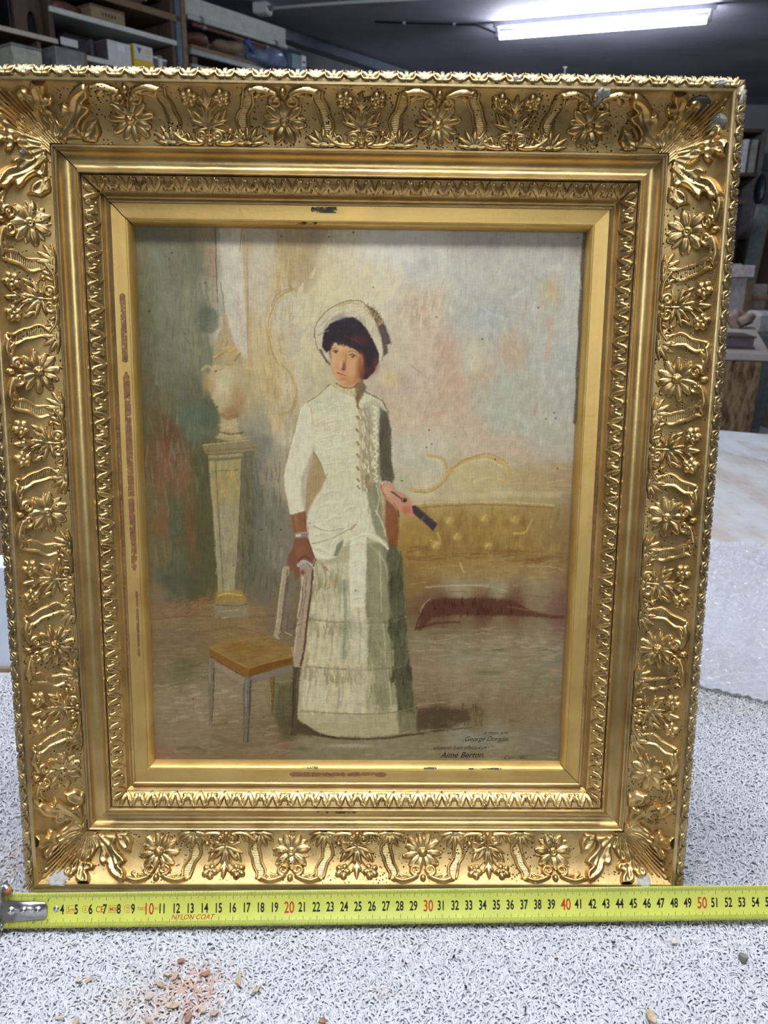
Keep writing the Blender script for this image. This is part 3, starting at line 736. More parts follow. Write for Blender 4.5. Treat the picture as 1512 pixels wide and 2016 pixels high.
PAINT = [
('H',(100,98,84),(126,125,110),90,18.4,1.84,260,0.56,[(-1.2,0.1),(53.8,-0.7),(49.9,160.4),(2.2,266.6),(-0.8,197.9)]),
('H',(100,104,94),(118,120,108),90,22.08,2.94,50,0.48,[(15.1,9.9),(46.5,12.8),(51.6,88.5),(24.8,146.0),(19.5,88.9)]),
('B',(98,101,92),41.0,19.7,5.15,16.56,0,0.4),
('B',(110,112,106),15.7,13.3,5.89,18.4,0,0.3),
('B',(88,94,84),38.1,124.2,8.1,22.08,0,0.4),
('B',(85,92,80),43.4,60.7,5.89,12.51,0,0.4),
('P',(86,91,78),2.21,0.6,[(44.0,54.4),(49.7,53.0),(55.3,55.7),(55.7,67.4),(51.3,71.7),(44.2,70.4),(42.4,61.4)]),
('P',(80,86,70),2.21,0.6,[(42.3,117.7),(48.1,114.1),(53.0,120.5),(54.3,129.4),(51.9,137.8),(46.0,140.7),(41.8,134.3)]),
('H',(110,82,64),(122,96,78),84,22.08,1.84,40,0.29,[(10.5,138.9),(17.8,138.8),(16.5,220.4),(8.2,224.3)]),
('H',(104,76,56),(118,90,68),80,22.08,1.84,50,0.42,[(22.5,160.7),(32.4,160.6),(37.5,239.3),(30.1,239.4)]),
('H',(74,82,66),(92,96,78),84,22.08,2.21,60,0.64,[(17.0,160.7),(24.3,160.6),(32.4,262.5),(17.4,262.6)]),
('H',(70,76,56),(90,86,64),85,22.08,2.21,60,0.72,[(33.7,153.2),(47.1,153.1),(50.5,258.5),(38.1,260.5)]),
('B',(74,80,74),9.6,247.2,7.36,6.62,0,0.5),
('B',(118,112,98),6.9,260.8,9.57,5.15,0,0.5),
('B',(78,80,70),31.0,247.0,11.04,14.72,0,0.4),
('S',(160,95,72),2.58,1.1,0.8,[(31.4,271.1),(41.8,263.2)]),
('S',(88,72,90),1.1,0.74,0.4,[(31.4,71.2),(34.1,78.2)]),
('P',(206,200,184),1.47,0.6,[(57.9,0.6),(74.0,1.1),(75.4,39.6),(76.0,88.2),(69.5,88.3),(63.5,67.4),(59.6,53.5),(58.8,26.2)]),
('P',(196,188,170),1.84,0.5,[(79.9,1.0),(95.6,0.8),(93.4,39.4),(87.9,53.2),(82.6,53.3),(81.3,25.9)]),
('H',(190,186,172),(220,214,198),88,14.72,1.47,70,0.72,[(58.6,1.3),(74.0,1.1),(75.3,84.7),(66.7,84.8)]),
('S',(96,88,92),1.47,0.74,0.8,[(55.1,1.3),(55.2,26.2),(55.4,50.2)]),
('S',(168,122,102),1.84,1.1,0.55,[(52.7,1.4),(53.0,33.1),(52.1,53.6)]),
('S',(186,160,112),2.58,3.31,0.7,[(74.0,1.1),(75.4,39.6),(77.0,67.2),(78.0,95.2)]),
('S',(120,118,120),0.74,0.74,0.5,[(76.6,12.4),(76.7,46.4),(75.7,84.7)]),
('S',(150,120,90),0.74,0.55,0.7,[(73.3,1.1),(71.6,15.9)]),
('S',(200,165,150),2.58,1.47,0.35,[(69.7,43.1),(70.8,60.3),(71.2,74.2)]),
('S',(110,95,80),1.1,0.74,0.6,[(57.8,36.4),(59.6,50.1),(60.1,60.5)]),
('H',(160,136,96),(190,168,124),95,11.04,2.21,60,0.8,[(94.2,0.1),(120.8,0.4),(116.5,22.0),(107.6,39.2),(98.7,42.7),(95.3,25.7)]),
('H',(178,152,105),(205,182,135),90,12.51,1.84,110,0.8,[(82.6,53.3),(107.5,49.5),(110.7,102.0),(108.7,123.4),(95.8,145.3),(87.0,123.7),(83.9,88.1)]),
('S',(170,142,88),2.58,2.21,0.75,[(110.7,40.5),(100.8,44.8),(95.0,53.1),(91.3,67.0),(95.3,88.0),(105.3,98.5),(110.2,110.9),(107.2,123.5),(98.5,127.9)]),
('S',(226,206,152),0.92,0.74,0.8,[(109.3,41.9),(99.3,46.8),(93.9,56.6),(91.3,68.8),(96.4,88.7),(106.0,100.2)]),
('S',(150,120,74),0.92,0.74,0.7,[(107.6,39.9),(98.0,43.4),(92.9,52.4)]),
('S',(218,196,140),0.92,0.74,0.75,[(97.5,84.4),(106.1,92.1),(109.5,109.1),(105.1,122.0)]),
('S',(205,180,125),1.47,1.1,0.6,[(103.9,53.0),(100.6,66.9),(101.8,84.4)]),
('S',(185,155,100),1.1,1.1,0.6,[(89.2,67.0),(92.4,95.1),(97.2,116.4)]),
('H',(215,208,188),(228,224,214),88,12.51,1.47,140,0.56,[(130.6,1.6),(214.8,1.1),(215.7,37.8),(173.2,48.7),(130.6,38.9)]),
('H',(176,178,172),(196,198,192),86,14.72,2.58,150,0.48,[(214.8,1.1),(309.4,1.2),(309.5,57.4),(306.5,143.1),(223.6,65.4)]),
('H',(192,178,158),(208,196,172),60,14.72,2.94,120,0.48,[(180.6,65.9),(223.2,51.5),(261.0,107.4),(280.9,147.1),(247.9,151.1),(185.3,144.4)]),
('B',(205,206,204),188.7,17.7,14.72,20.24,0,0.5),
('B',(170,180,184),201.1,19.2,7.36,8.83,0,0.4),
('B',(232,230,226),172.8,11.1,14.72,14.72,0,0.45),
('B',(196,162,142),202.5,51.8,13.98,13.25,0,0.25),
('B',(190,156,136),196.9,58.8,10.3,8.1,0,0.25),
('B',(203,184,162),212.8,65.5,8.83,7.36,0,0.5),
('B',(192,156,136),216.8,83.0,9.2,9.94,0,0.5),
('B',(200,172,150),210.2,78.2,3.68,2.94,0,0.5),
('B',(190,160,138),263.7,81.8,10.67,10.3,0,0.55),
('B',(196,176,132),288.6,40.3,7.36,7.73,0,0.6),
('S',(196,158,136),4.78,3.31,0.6,[(288.6,57.6),(290.0,71.6),(287.8,87.9)]),
('S',(192,150,130),2.21,1.84,0.5,[(271.7,47.4),(270.0,58.6)]),
('S',(188,140,120),3.31,2.21,0.6,[(282.6,118.7),(280.8,125.9)]),
('S',(196,160,138),11.04,12.51,0.35,[(218.5,93.6),(226.5,108.5),(226.9,122.2)]),
('S',(195,165,145),9.57,7.36,0.5,[(226.9,122.2),(243.9,140.1),(266.3,149.4),(281.3,156.6)]),
('S',(196,158,140),5.89,4.42,0.3,[(226.4,102.4),(242.6,98.7),(253.4,97.5)]),
('S',(200,150,132),3.31,2.58,0.5,[(217.1,124.4),(206.9,126.7),(199.7,131.1)]),
('S',(196,165,146),14.72,11.04,0.3,[(188.5,111.8),(206.8,118.8),(217.8,122.3)]),
('B',(168,182,162),256.0,118.2,15.46,16.19,0,0.35),
('B',(170,182,165),260.9,103.1,9.57,8.1,0,0.35),
('B',(176,186,192),244.9,59.9,12.51,8.83,0,0.4),
('B',(180,150,165),188.4,107.5,7.36,5.15,0,0.2),
('B',(188,180,200),184.8,111.8,4.42,7.36,0,0.15),
('B',(210,200,165),238.6,86.3,9.57,11.04,0,0.4),
('B',(218,220,216),292.1,23.8,5.89,2.58,0,0.5),
('S',(218,218,210),1.47,1.1,0.45,[(241.1,51.3),(248.4,56.0),(255.6,58.0)]),
('S',(196,186,182),1.84,0.74,0.5,[(273.0,26.8),(278.4,37.0),(276.0,47.4)]),
('S',(176,140,130),0.74,0.55,0.5,[(272.0,20.7),(276.7,30.2),(281.8,33.5)]),
('S',(214,218,214),2.94,1.84,0.5,[(262.3,44.1),(272.7,37.1)]),
('S',(120,100,95),0.48,0.37,0.6,[(190.3,91.1),(204.6,101.6)]),
('S',(130,112,100),0.48,0.37,0.4,[(205.2,115.9),(206.8,122.4)]),
('S',(205,208,204),2.21,1.47,0.5,[(216.7,3.8),(217.7,30.9)]),
('S',(198,200,198),2.21,1.47,0.5,[(240.0,17.0),(239.9,37.5)]),
('S',(150,150,146),0.52,0.44,0.5,[(228.5,10.4),(229.4,44.5)]),
('H',(200,176,158),(206,186,166),40,12.51,3.68,60,0.42,[(213.5,93.7),(229.7,93.5),(247.4,136.5),(281.1,150.7),(277.8,160.0),(236.8,147.5),(217.8,122.3)]),
('H',(204,180,158),(212,194,170),70,11.04,3.68,60,0.56,[(176.9,59.0),(208.9,51.7),(216.9,86.6),(206.8,122.4),(181.3,122.7)]),
('H',(184,190,184),(200,202,194),95,9.57,2.94,90,0.64,[(223.2,51.5),(304.8,36.7),(306.5,143.1),(277.1,143.5),(261.0,107.4),(234.7,79.3)]),
('H',(176,186,168),(190,194,176),70,9.57,2.94,50,0.64,[(235.6,107.7),(275.3,100.1),(280.5,136.1),(251.2,140.1)]),
('H',(218,206,160),(232,222,184),60,11.04,3.31,90,0.64,[(112.9,32.3),(151.7,18.2),(187.1,24.5),(187.4,45.0),(173.3,52.1),(130.6,49.2),(116.1,87.7),(110.9,66.8)]),
('B',(226,214,168),148.3,38.7,25.76,14.72,0,0.45),
('B',(222,206,158),120.5,84.2,8.83,18.4,0,0.4),
('B',(214,188,128),176.7,101.9,6.62,5.89,0,0.6),
('B',(206,190,150),185.0,122.6,8.83,14.72,0,0.35),
('H',(206,198,172),(222,214,190),80,9.57,2.94,80,0.56,[(180.2,38.3),(222.7,30.9),(223.4,58.4),(187.7,65.8)]),
('H',(150,138,112),(176,160,128),88,13.25,2.58,40,0.56,[(101.4,130.7),(110.5,119.8),(108.4,159.8),(99.4,182.1)]),
('S',(202,188,152),5.89,4.42,0.4,[(189.6,183.5),(226.8,186.5),(263.8,183.6),(301.1,184.0)]),
('S',(186,158,102),3.31,2.58,0.85,[(191.8,180.5),(202.9,181.9),(214.6,176.9),(219.2,167.2),(215.3,158.0),(205.0,155.9)]),
('S',(216,194,140),1.1,1.1,0.8,[(193.9,177.5),(204.3,178.1),(213.1,172.1),(215.1,164.3),(210.6,158.8),(203.9,157.8)]),
('S',(150,120,72),0.74,0.74,0.7,[(195.1,182.7),(208.1,181.8),(218.3,173.5),(221.7,164.2)]),
('S',(188,160,104),3.68,2.94,0.85,[(221.8,167.9),(227.9,161.6),(237.1,157.8),(248.1,156.2),(259.3,160.5),(264.8,168.6),(259.8,175.4)]),
('S',(218,198,146),1.1,1.1,0.8,[(224.4,166.1),(237.1,159.3),(248.9,158.4),(258.7,163.9)]),
('S',(146,116,68),0.74,0.74,0.7,[(222.5,165.3),(234.1,157.5),(248.7,154.0),(262.2,160.1)]),
('S',(205,182,126),1.47,1.1,0.6,[(237.6,175.2),(250.4,171.4),(259.8,173.1)]),
('H',(168,146,104),(186,166,124),5,14.72,1.84,60,0.8,[(265.0,163.8),(310.3,159.7),(310.5,185.7),(265.6,180.5)]),
('P',(146,122,74),1.84,0.3,[(194.2,192.4),(219.4,190.3),(264.1,189.9),(309.7,192.1),(309.7,244.9),(196.2,245.8)]),
('H',(124,100,56),(164,138,88),88,8.83,2.21,170,0.64,[(195.3,193.2),(309.0,193.7),(307.7,227.5),(195.9,229.6)]),
('S',(206,190,150),1.47,1.47,0.5,[(195.3,191.7),(219.4,190.0),(264.1,189.5),(297.7,191.5)]),
('S',(110,86,44),1.1,1.1,0.55,[(195.3,194.7),(226.9,192.1),(264.1,191.8),(297.8,193.8)]),
('B',(194,166,106),222.0,203.5,3.68,2.94,0,0.55),
('S',(214,188,130),1.84,1.1,0.5,[(219.8,205.0),(221.9,201.2)]),
('B',(112,84,42),228.0,204.9,2.94,3.68,0,0.45),
('B',(118,90,48),215.3,206.6,2.94,3.31,0,0.4),
('B',(194,166,106),247.7,201.4,3.68,2.94,0,0.55),
('S',(214,188,130),1.84,1.1,0.5,[(245.5,202.9),(247.6,199.1)]),
('B',(112,84,42),253.7,202.8,2.94,3.68,0,0.45),
('B',(118,90,48),241.1,204.5,2.94,3.31,0,0.4),
('B',(194,166,106),269.8,202.3,3.68,2.94,0,0.55),
('S',(214,188,130),1.84,1.1,0.5,[(267.6,203.8),(269.7,200.0)]),
('B',(112,84,42),275.8,203.8,2.94,3.68,0,0.45),
('B',(118,90,48),263.2,205.4,2.94,3.31,0,0.4),
('B',(194,166,106),227.5,215.6,3.68,2.94,0,0.55),
('S',(214,188,130),1.84,1.1,0.5,[(225.3,217.1),(227.5,213.3)]),
('B',(112,84,42),233.6,217.1,2.94,3.68,0,0.45),
('B',(118,90,48),220.9,218.7,2.94,3.31,0,0.4),
('B',(194,166,106),212.7,221.8,3.68,2.94,0,0.55),
('S',(214,188,130),1.84,1.1,0.5,[(210.5,223.4),(212.6,219.5)]),
('B',(112,84,42),218.7,223.3,2.94,3.68,0,0.45),
('B',(118,90,48),206.0,224.9,2.94,3.31,0,0.4),
('B',(194,166,106),251.0,222.3,3.68,2.94,0,0.55),
('S',(214,188,130),1.84,1.1,0.5,[(248.8,223.8),(250.9,220.0)]),
('B',(112,84,42),257.0,223.7,2.94,3.68,0,0.45),
('B',(118,90,48),244.3,225.4,2.94,3.31,0,0.4),
('S',(196,168,104),1.84,1.1,0.7,[(269.4,212.6),(278.0,211.3),(282.5,202.2)]),
('S',(200,172,108),1.84,1.47,0.5,[(208.1,218.8),(214.9,220.3),(213.2,212.7)]),
('H',(108,80,44),(135,105,62),2,16.93,1.84,80,0.64,[(195.8,222.7),(309.9,225.6),(308.1,236.4),(194.9,237.3)]),
('H',(140,118,76),(160,138,98),2,16.93,1.84,80,0.64,[(194.9,233.4),(308.0,233.3),(307.4,252.7),(195.2,253.5)]),
('S',(176,172,160),1.1,0.74,0.65,[(205.1,254.2),(228.5,252.5),(251.2,253.1),(266.5,256.9)]),
('S',(120,96,72),1.1,1.1,0.6,[(196.5,259.7),(228.6,257.2),(266.6,259.2),(308.6,261.3)]),
('S',(200,188,150),1.1,0.55,0.7,[(230.3,235.5),(232.7,241.6),(235.0,242.4)]),
('S',(170,155,125),1.47,1.1,0.6,[(280.9,237.4),(299.9,238.0),(308.3,240.3)]),
('S',(152,150,142),1.47,1.1,0.5,[(217.2,253.4),(243.6,251.6),(266.4,253.8)]),
('P',(82,52,40),1.84,0.8,[(201.6,273.0),(205.3,266.7),(210.6,263.6),(217.4,262.3),(261.4,262.4),(272.2,264.7),(280.7,269.3),(287.0,272.4),(297.8,274.7),(309.3,275.4),(308.6,277.8),(274.9,275.7),(225.3,275.2),(210.1,277.7),(203.4,285.6),(200.4,288.0)]),
('H',(54,30,26),(92,56,44),92,5.89,1.84,60,0.8,[(209.8,264.3),(266.8,263.9),(278.6,272.5),(206.2,275.3)]),
('S',(176,158,130),1.1,0.74,0.7,[(201.6,273.0),(203.8,267.5),(208.3,262.8)]),
('S',(70,46,36),1.47,0.74,0.7,[(198.1,286.8),(200.2,278.9),(204.7,272.2)]),
('S',(78,54,38),2.58,1.47,0.75,[(199.6,285.6),(214.0,281.6),(231.1,280.7)]),
('S',(120,95,78),1.84,1.84,0.5,[(267.0,268.6),(290.0,272.4),(310.0,273.8)]),
('H',(118,108,86),(152,142,120),2,14.72,1.84,260,0.64,[(196.9,284.9),(310.5,284.9),(308.7,344.6),(199.9,345.2)]),
('H',(112,96,72),(140,124,98),88,8.1,1.84,160,0.56,[(203.5,328.9),(310.0,330.3),(309.5,361.0),(207.9,357.4)]),
('B',(96,98,68),254.2,320.5,8.83,1.84,0,0.8),
('B',(92,94,66),259.8,303.2,7.36,1.29,0,0.75),
('S',(84,84,56),1.1,0.74,0.5,[(254.8,303.6),(265.1,301.9)]),
('S',(90,92,66),1.84,1.47,0.6,[(291.4,303.4),(298.2,301.7),(304.9,304.1)]),
('B',(150,135,118),214.8,316.7,14.72,3.68,0,0.4),
('B',(138,146,140),241.6,310.5,22.08,2.58,0,0.35),
('P',(74,62,44),3.31,0.8,[(198.1,351.3),(211.6,348.4),(238.8,349.9),(241.0,358.1),(223.7,366.4),(201.1,369.0)]),
('H',(70,58,40),(105,92,66),88,6.62,1.47,80,0.72,[(198.0,348.4),(254.3,346.5),(250.9,361.3),(204.2,369.0)]),
('S',(205,200,180),0.74,0.74,0.35,[(199.9,347.2),(211.5,345.1),(223.1,344.2)]),
('S',(70,58,40),1.84,0.74,0.7,[(188.6,371.6),(208.1,369.0),(223.7,366.4),(243.2,364.7)]),
('H',(116,112,90),(146,140,120),3,12.51,1.84,140,0.64,[(200.3,366.5),(311.2,362.7),(310.2,391.1),(153.7,392.5)]),
('S',(90,94,62),1.1,0.74,0.6,[(263.1,376.2),(270.9,374.5)]),
('S',(110,76,50),1.1,0.74,0.6,[(270.3,357.9),(278.2,359.5),(284.3,356.2)]),
('B',(140,148,158),243.4,373.8,11.04,5.15,0,0.35),
('H',(112,96,70),(142,122,92),3,13.25,1.84,240,0.64,[(2.2,266.6),(100.1,269.8),(99.8,293.4),(42.8,297.8),(3.8,326.0)]),
('H',(122,112,92),(146,134,114),4,12.51,2.21,220,0.56,[(1.9,326.0),(46.0,321.7),(114.9,329.4),(114.5,391.0),(1.5,391.5)]),
('S',(108,80,56),1.1,1.1,0.6,[(2.5,280.3),(32.0,277.3),(58.4,278.7),(92.4,276.9)]),
('S',(110,80,55),0.92,0.74,0.5,[(39.2,289.9),(62.0,286.6),(86.5,291.9)]),
('H',(140,108,78),(100,80,56),20,8.1,1.47,50,0.72,[(17.4,262.6),(47.4,262.4),(54.7,274.1),(16.9,278.2)]),
('S',(86,92,56),1.84,1.1,0.6,[(27.1,315.8),(32.7,317.0),(37.0,313.7)]),
('S',(88,90,58),1.47,1.1,0.5,[(27.7,321.0),(35.3,321.8)]),
('S',(82,84,54),2.94,1.84,0.55,[(17.3,383.1),(30.9,382.2),(38.6,384.7)]),
('B',(150,100,90),99.0,379.4,8.1,2.94,0,0.5),
('B',(152,105,98),9.3,390.6,14.72,1.84,0,0.5),
('B',(80,86,56),110.7,382.7,7.36,1.84,0,0.5),
('S',(92,76,54),1.1,0.74,0.6,[(43.0,364.0),(54.7,362.3),(60.5,360.6)]),
('P',(86,82,58),3.31,0.7,[(93.7,331.5),(114.9,329.4),(116.6,370.2),(99.1,371.1),(91.5,358.0)]),
('H',(78,74,52),(110,102,76),88,7.36,1.84,60,0.64,[(91.8,329.5),(114.8,331.4),(114.6,370.2),(93.3,366.2)]),
('S',(96,88,62),5.15,3.68,0.4,[(44.7,372.6),(64.0,379.6),(83.5,378.7)]),
('H',(96,94,62),(120,114,84),5,9.57,1.84,36,0.64,[(17.7,309.9),(46.3,307.7),(49.7,325.7),(19.1,327.9)]),
('H',(148,138,118),(166,154,134),6,11.04,2.21,60,0.56,[(3.7,330.0),(68.7,331.6),(68.2,362.2),(4.5,362.5)]),
('H',(140,104,84),(156,120,98),4,8.83,1.84,30,0.56,[(1.0,383.2),(64.0,380.8),(63.7,392.9),(2.2,393.2)]),
('H',(150,138,112),(170,156,130),3,12.51,1.84,70,0.56,[(200.8,288.8),(309.2,290.1),(308.7,312.1),(202.4,312.7)]),
('H',(104,100,70),(126,118,90),4,8.1,1.84,40,0.56,[(205.2,320.8),(307.5,319.4),(306.6,332.3),(207.4,332.9)]),
('H',(150,118,100),(166,134,114),4,9.57,1.84,36,0.48,[(203.1,312.7),(307.2,312.1),(306.2,324.2),(205.7,326.8)]),
('H',(84,78,60),(104,96,76),88,14.72,1.84,60,0.56,[(78.4,160.1),(99.3,159.9),(95.6,265.9),(73.7,266.1)]),
('H',(128,124,112),(150,146,132),88,14.72,1.84,40,0.48,[(86.6,152.7),(101.2,152.6),(98.9,235.0),(85.4,235.1)]),
('P',(150,142,108),1.1,0.9,[(46.0,156.8),(71.2,155.8),(69.2,182.4),(63.2,260.7),(51.2,260.8),(48.3,197.5)]),
('P',(108,102,80),1.1,0.85,[(71.2,155.0),(80.0,154.2),(77.4,174.9),(70.8,260.7),(63.2,260.7),(68.3,189.8)]),
('H',(150,134,82),(180,160,104),91,16.93,1.84,60,0.8,[(47.0,157.5),(70.4,156.5),(67.6,189.8),(49.2,190.0)]),
('H',(128,124,104),(170,164,142),91,22.08,1.47,90,0.72,[(48.4,190.0),(67.6,189.8),(62.5,259.2),(52.0,259.3)]),
('H',(70,70,50),(104,98,74),92,22.08,1.47,60,0.72,[(72.6,156.5),(82.1,160.1),(73.8,258.3),(67.8,258.4)]),
('S',(92,86,56),0.92,0.74,0.7,[(51.4,160.4),(53.1,212.5),(55.0,258.5)]),
('S',(176,162,116),0.92,0.74,0.6,[(47.6,164.1),(50.1,212.5),(52.0,258.5)]),
('S',(90,84,60),0.92,0.74,0.7,[(70.4,160.2),(67.2,212.4),(63.3,258.4)]),
('S',(168,150,98),1.1,0.74,0.7,[(53.3,171.4),(67.2,170.5)]),
('S',(98,88,58),0.74,0.74,0.7,[(53.4,168.5),(68.0,167.6)]),
('S',(168,138,84),3.68,2.21,0.5,[(56.1,176.9),(56.6,188.1)]),
('S',(84,90,84),4.42,3.68,0.3,[(81.0,160.1),(78.6,197.2),(74.6,254.4)]),
('P',(136,124,92),1.1,0.9,[(42.1,150.2),(76.4,146.2),(82.2,149.1),(79.2,153.5),(44.9,156.8)]),
('S',(186,170,130),1.1,0.74,0.8,[(42.9,149.9),(57.5,148.2),(75.7,146.2)]),
('S',(96,84,62),1.1,0.74,0.8,[(43.4,156.8),(60.9,155.9),(79.2,154.2)]),
('S',(112,100,62),1.84,1.47,0.6,[(44.2,154.6),(61.0,153.0),(80.0,151.3)]),
('S',(96,90,66),2.58,1.84,0.7,[(47.0,160.4),(60.9,159.5),(77.0,157.9)]),
('P',(152,128,72),1.47,0.8,[(49.8,258.5),(68.6,257.6),(72.2,263.8),(70.7,266.9),(48.8,267.1)]),
('S',(206,172,98),1.47,1.1,0.8,[(51.2,261.6),(59.5,260.0),(67.7,261.5)]),
('P',(132,126,102),1.47,0.75,[(47.3,267.1),(73.7,266.1),(72.7,278.6),(47.8,278.8)]),
('S',(84,72,52),0.92,0.74,0.7,[(48.8,268.6),(62.3,269.3),(73.7,267.7)]),
('S',(178,170,140),0.74,0.74,0.6,[(50.2,274.1),(66.0,272.4)]),
('S',(190,182,158),0.92,0.74,0.8,[(53.1,278.8),(58.4,278.3)]),
('P',(182,166,128),1.47,0.92,[(50.8,94.1),(73.8,92.5),(76.5,100.6),(74.2,110.2),(70.4,119.5),(66.6,126.8),(67.9,137.6),(69.9,144.1),(53.2,145.0),(56.3,137.0),(55.0,126.9),(50.9,119.0),(47.5,110.5),(47.0,100.9)]),
('B',(208,198,160),58.4,106.8,8.1,10.3,0,0.75),
('B',(196,190,150),62.7,105.3,6.62,11.04,0,0.5),
('B',(150,118,82),68.3,116.0,5.15,11.04,0,0.6),
('B',(132,96,62),63.4,126.1,5.89,4.42,0,0.6),
('B',(168,128,84),48.3,106.9,3.68,5.15,0,0.5),
('S',(200,180,130),2.58,1.84,0.7,[(43.6,96.3),(47.2,94.2),(50.7,96.3)]),
('B',(176,150,106),45.5,104.5,2.58,8.1,0,0.5),
('B',(190,160,112),77.2,101.6,2.58,7.36,0,0.5),
('S',(206,180,130),2.21,1.47,0.6,[(74.4,94.6),(78.7,95.9)]),
('S',(170,132,84),1.84,1.1,0.6,[(74.1,114.8),(68.9,123.9)]),
('S',(214,198,150),1.84,1.47,0.6,[(51.5,94.1),(62.3,91.9),(73.0,93.2)]),
('S',(150,118,80),1.47,1.1,0.4,[(52.8,97.7),(58.6,95.5)]),
('S',(130,96,62),3.31,3.31,0.6,[(56.5,128.3),(61.5,130.4),(67.3,128.2)]),
('S',(186,168,126),2.21,1.84,0.7,[(54.8,135.6),(62.1,137.7),(68.6,134.7)]),
('S',(104,76,48),1.47,1.47,0.8,[(54.7,140.6),(63.1,142.0),(71.4,140.5)]),
('S',(176,152,108),2.21,1.84,0.8,[(52.5,144.3),(63.0,145.6),(74.3,144.1)]),
('S',(206,188,142),1.1,0.74,0.7,[(57.7,138.4),(65.7,136.9)]),
('P',(170,150,112),1.84,0.8,[(59.5,57.7),(61.6,59.1),(62.8,67.4),(66.9,78.5),(72.4,87.5),(71.6,93.2),(51.5,94.1),(50.9,88.5),(54.8,77.2),(57.9,66.0)]),
('H',(196,160,84),(214,184,116),35,4.42,1.84,26,0.9,[(53.3,78.6),(69.7,77.0),(72.3,91.1),(52.3,92.0)]),
('H',(166,136,98),(196,166,130),80,4.42,1.47,20,0.9,[(58.0,60.5),(63.0,60.4),(65.5,77.1),(55.5,77.9)]),
('S',(190,130,100),1.47,0.74,0.6,[(59.4,61.2),(61.3,70.9)]),
('S',(128,104,70),1.47,1.1,0.6,[(53.1,88.5),(58.9,84.9)]),
('S',(122,104,72),1.47,1.1,0.6,[(66.6,90.4),(71.0,84.7)]),
('S',(176,150,96),1.84,1.47,0.6,[(51.9,77.3),(56.2,75.8)]),
('P',(176,170,136),1.47,1.0,[(120.6,226.4),(130.3,230.9),(152.7,215.5),(175.1,215.3),(181.2,219.0),(186.6,230.4),(189.2,257.5),(191.3,292.8),(196.2,333.0),(200.0,354.2),(198.3,366.5),(188.6,369.9),(161.4,372.9),(134.1,371.8),(118.5,366.1),(108.5,357.1),(110.2,333.4),(114.2,305.3),(117.4,273.6),(118.3,246.4)]),
('P',(196,190,158),2.21,0.8,[(122.1,238.6),(149.1,234.6),(160.6,273.3),(161.7,313.0),(160.5,361.8),(114.7,362.0),(112.5,345.6),(117.3,301.3),(119.7,269.7)]),
('P',(128,126,96),2.21,0.7,[(158.4,223.0),(175.9,219.1),(180.4,273.2),(182.4,312.9),(184.4,345.2),(172.8,353.5),(165.5,313.0),(161.4,273.3),(159.6,242.2)]),
('P',(82,82,62),1.84,0.92,[(172.1,215.3),(181.2,219.0),(187.0,231.2),(189.6,257.5),(191.7,292.8),(196.6,333.0),(200.0,354.2),(198.3,366.5),(187.1,369.9),(185.2,345.2),(180.9,312.9),(178.1,273.2),(174.7,242.1)]),
('H',(150,146,116),(205,198,162),88,16.19,2.21,160,0.64,[(121.0,238.6),(160.3,234.5),(161.3,365.9),(114.7,362.0),(114.9,313.3)]),
('H',(104,104,80),(160,156,126),88,14.72,2.21,110,0.64,[(158.8,226.8),(177.1,222.9),(184.4,345.2),(167.1,361.7),(161.5,293.0)]),
('H',(62,62,44),(104,104,80),88,14.72,2.21,80,0.72,[(175.2,222.9),(186.6,230.4),(196.8,345.2),(196.4,365.7),(187.0,365.8),(181.8,292.9)]),
('S',(136,140,124),4.42,3.31,0.5,[(145.4,250.0),(147.0,273.4),(145.6,309.1)]),
('S',(140,144,128),3.31,2.21,0.4,[(135.6,242.4),(134.8,265.7),(137.9,285.3)]),
('S',(150,128,96),2.58,1.84,0.45,[(123.6,238.6),(126.6,254.0),(130.3,265.7)]),
('S',(120,116,92),2.58,2.58,0.5,[(121.3,254.1),(119.6,289.3),(114.9,325.3)]),
('S',(126,120,92),1.1,1.1,0.6,[(117.4,279.9),(153.1,282.0),(175.9,281.1),(191.1,277.0)]),
('S',(206,200,172),1.47,1.1,0.45,[(118.9,276.7),(145.5,278.9),(166.4,278.0)]),
('S',(126,120,92),1.1,1.1,0.6,[(114.9,316.9),(153.3,319.1),(176.3,318.1),(193.9,314.0)]),
('S',(206,200,172),1.47,1.1,0.45,[(116.5,313.7),(145.6,315.9),(166.7,315.0)]),
('S',(126,120,92),1.1,1.1,0.6,[(110.9,352.2),(153.5,354.4),(176.7,353.5),(198.4,349.3)]),
('S',(206,200,172),1.47,1.1,0.45,[(112.4,348.9),(145.7,351.2),(167.0,350.2)]),
('S',(204,198,166),5.15,5.89,0.4,[(130.3,273.5),(130.3,309.2)]),
('B',(212,196,150),137.9,325.2,7.36,14.72,0,0.4),
('B',(210,204,170),122.6,297.3,3.68,14.72,0,0.4),
('P',(150,144,112),1.84,0.45,[(110.9,351.3),(153.5,354.4),(188.4,351.8),(199.3,354.2),(197.9,366.5),(169.1,372.5),(130.2,371.8),(114.7,364.5),(108.5,357.1)]),
('S',(70,60,44),2.21,1.84,0.8,[(119.3,370.2),(145.8,374.2),(177.0,373.7),(192.5,370.7)]),
('B',(186,182,172),149.7,380.0,18.4,1.47,0,0.5),
('S',(62,52,38),3.31,1.84,0.75,[(114.7,364.0),(124.4,370.2),(138.0,373.4)]),
('P',(72,64,46),2.21,0.7,[(107.0,357.1),(114.7,363.6),(122.4,369.4),(119.3,372.7),(108.4,370.3),(101.5,362.1)]),
('H',(132,128,98),(158,152,118),90,9.57,2.58,46,0.8,[(122.1,246.3),(160.4,248.4),(160.5,258.5),(121.3,256.4)]),
('H',(192,186,150),(214,208,176),90,12.51,2.94,60,0.8,[(120.5,260.3),(159.0,261.6),(159.1,277.2),(118.9,276.7)]),
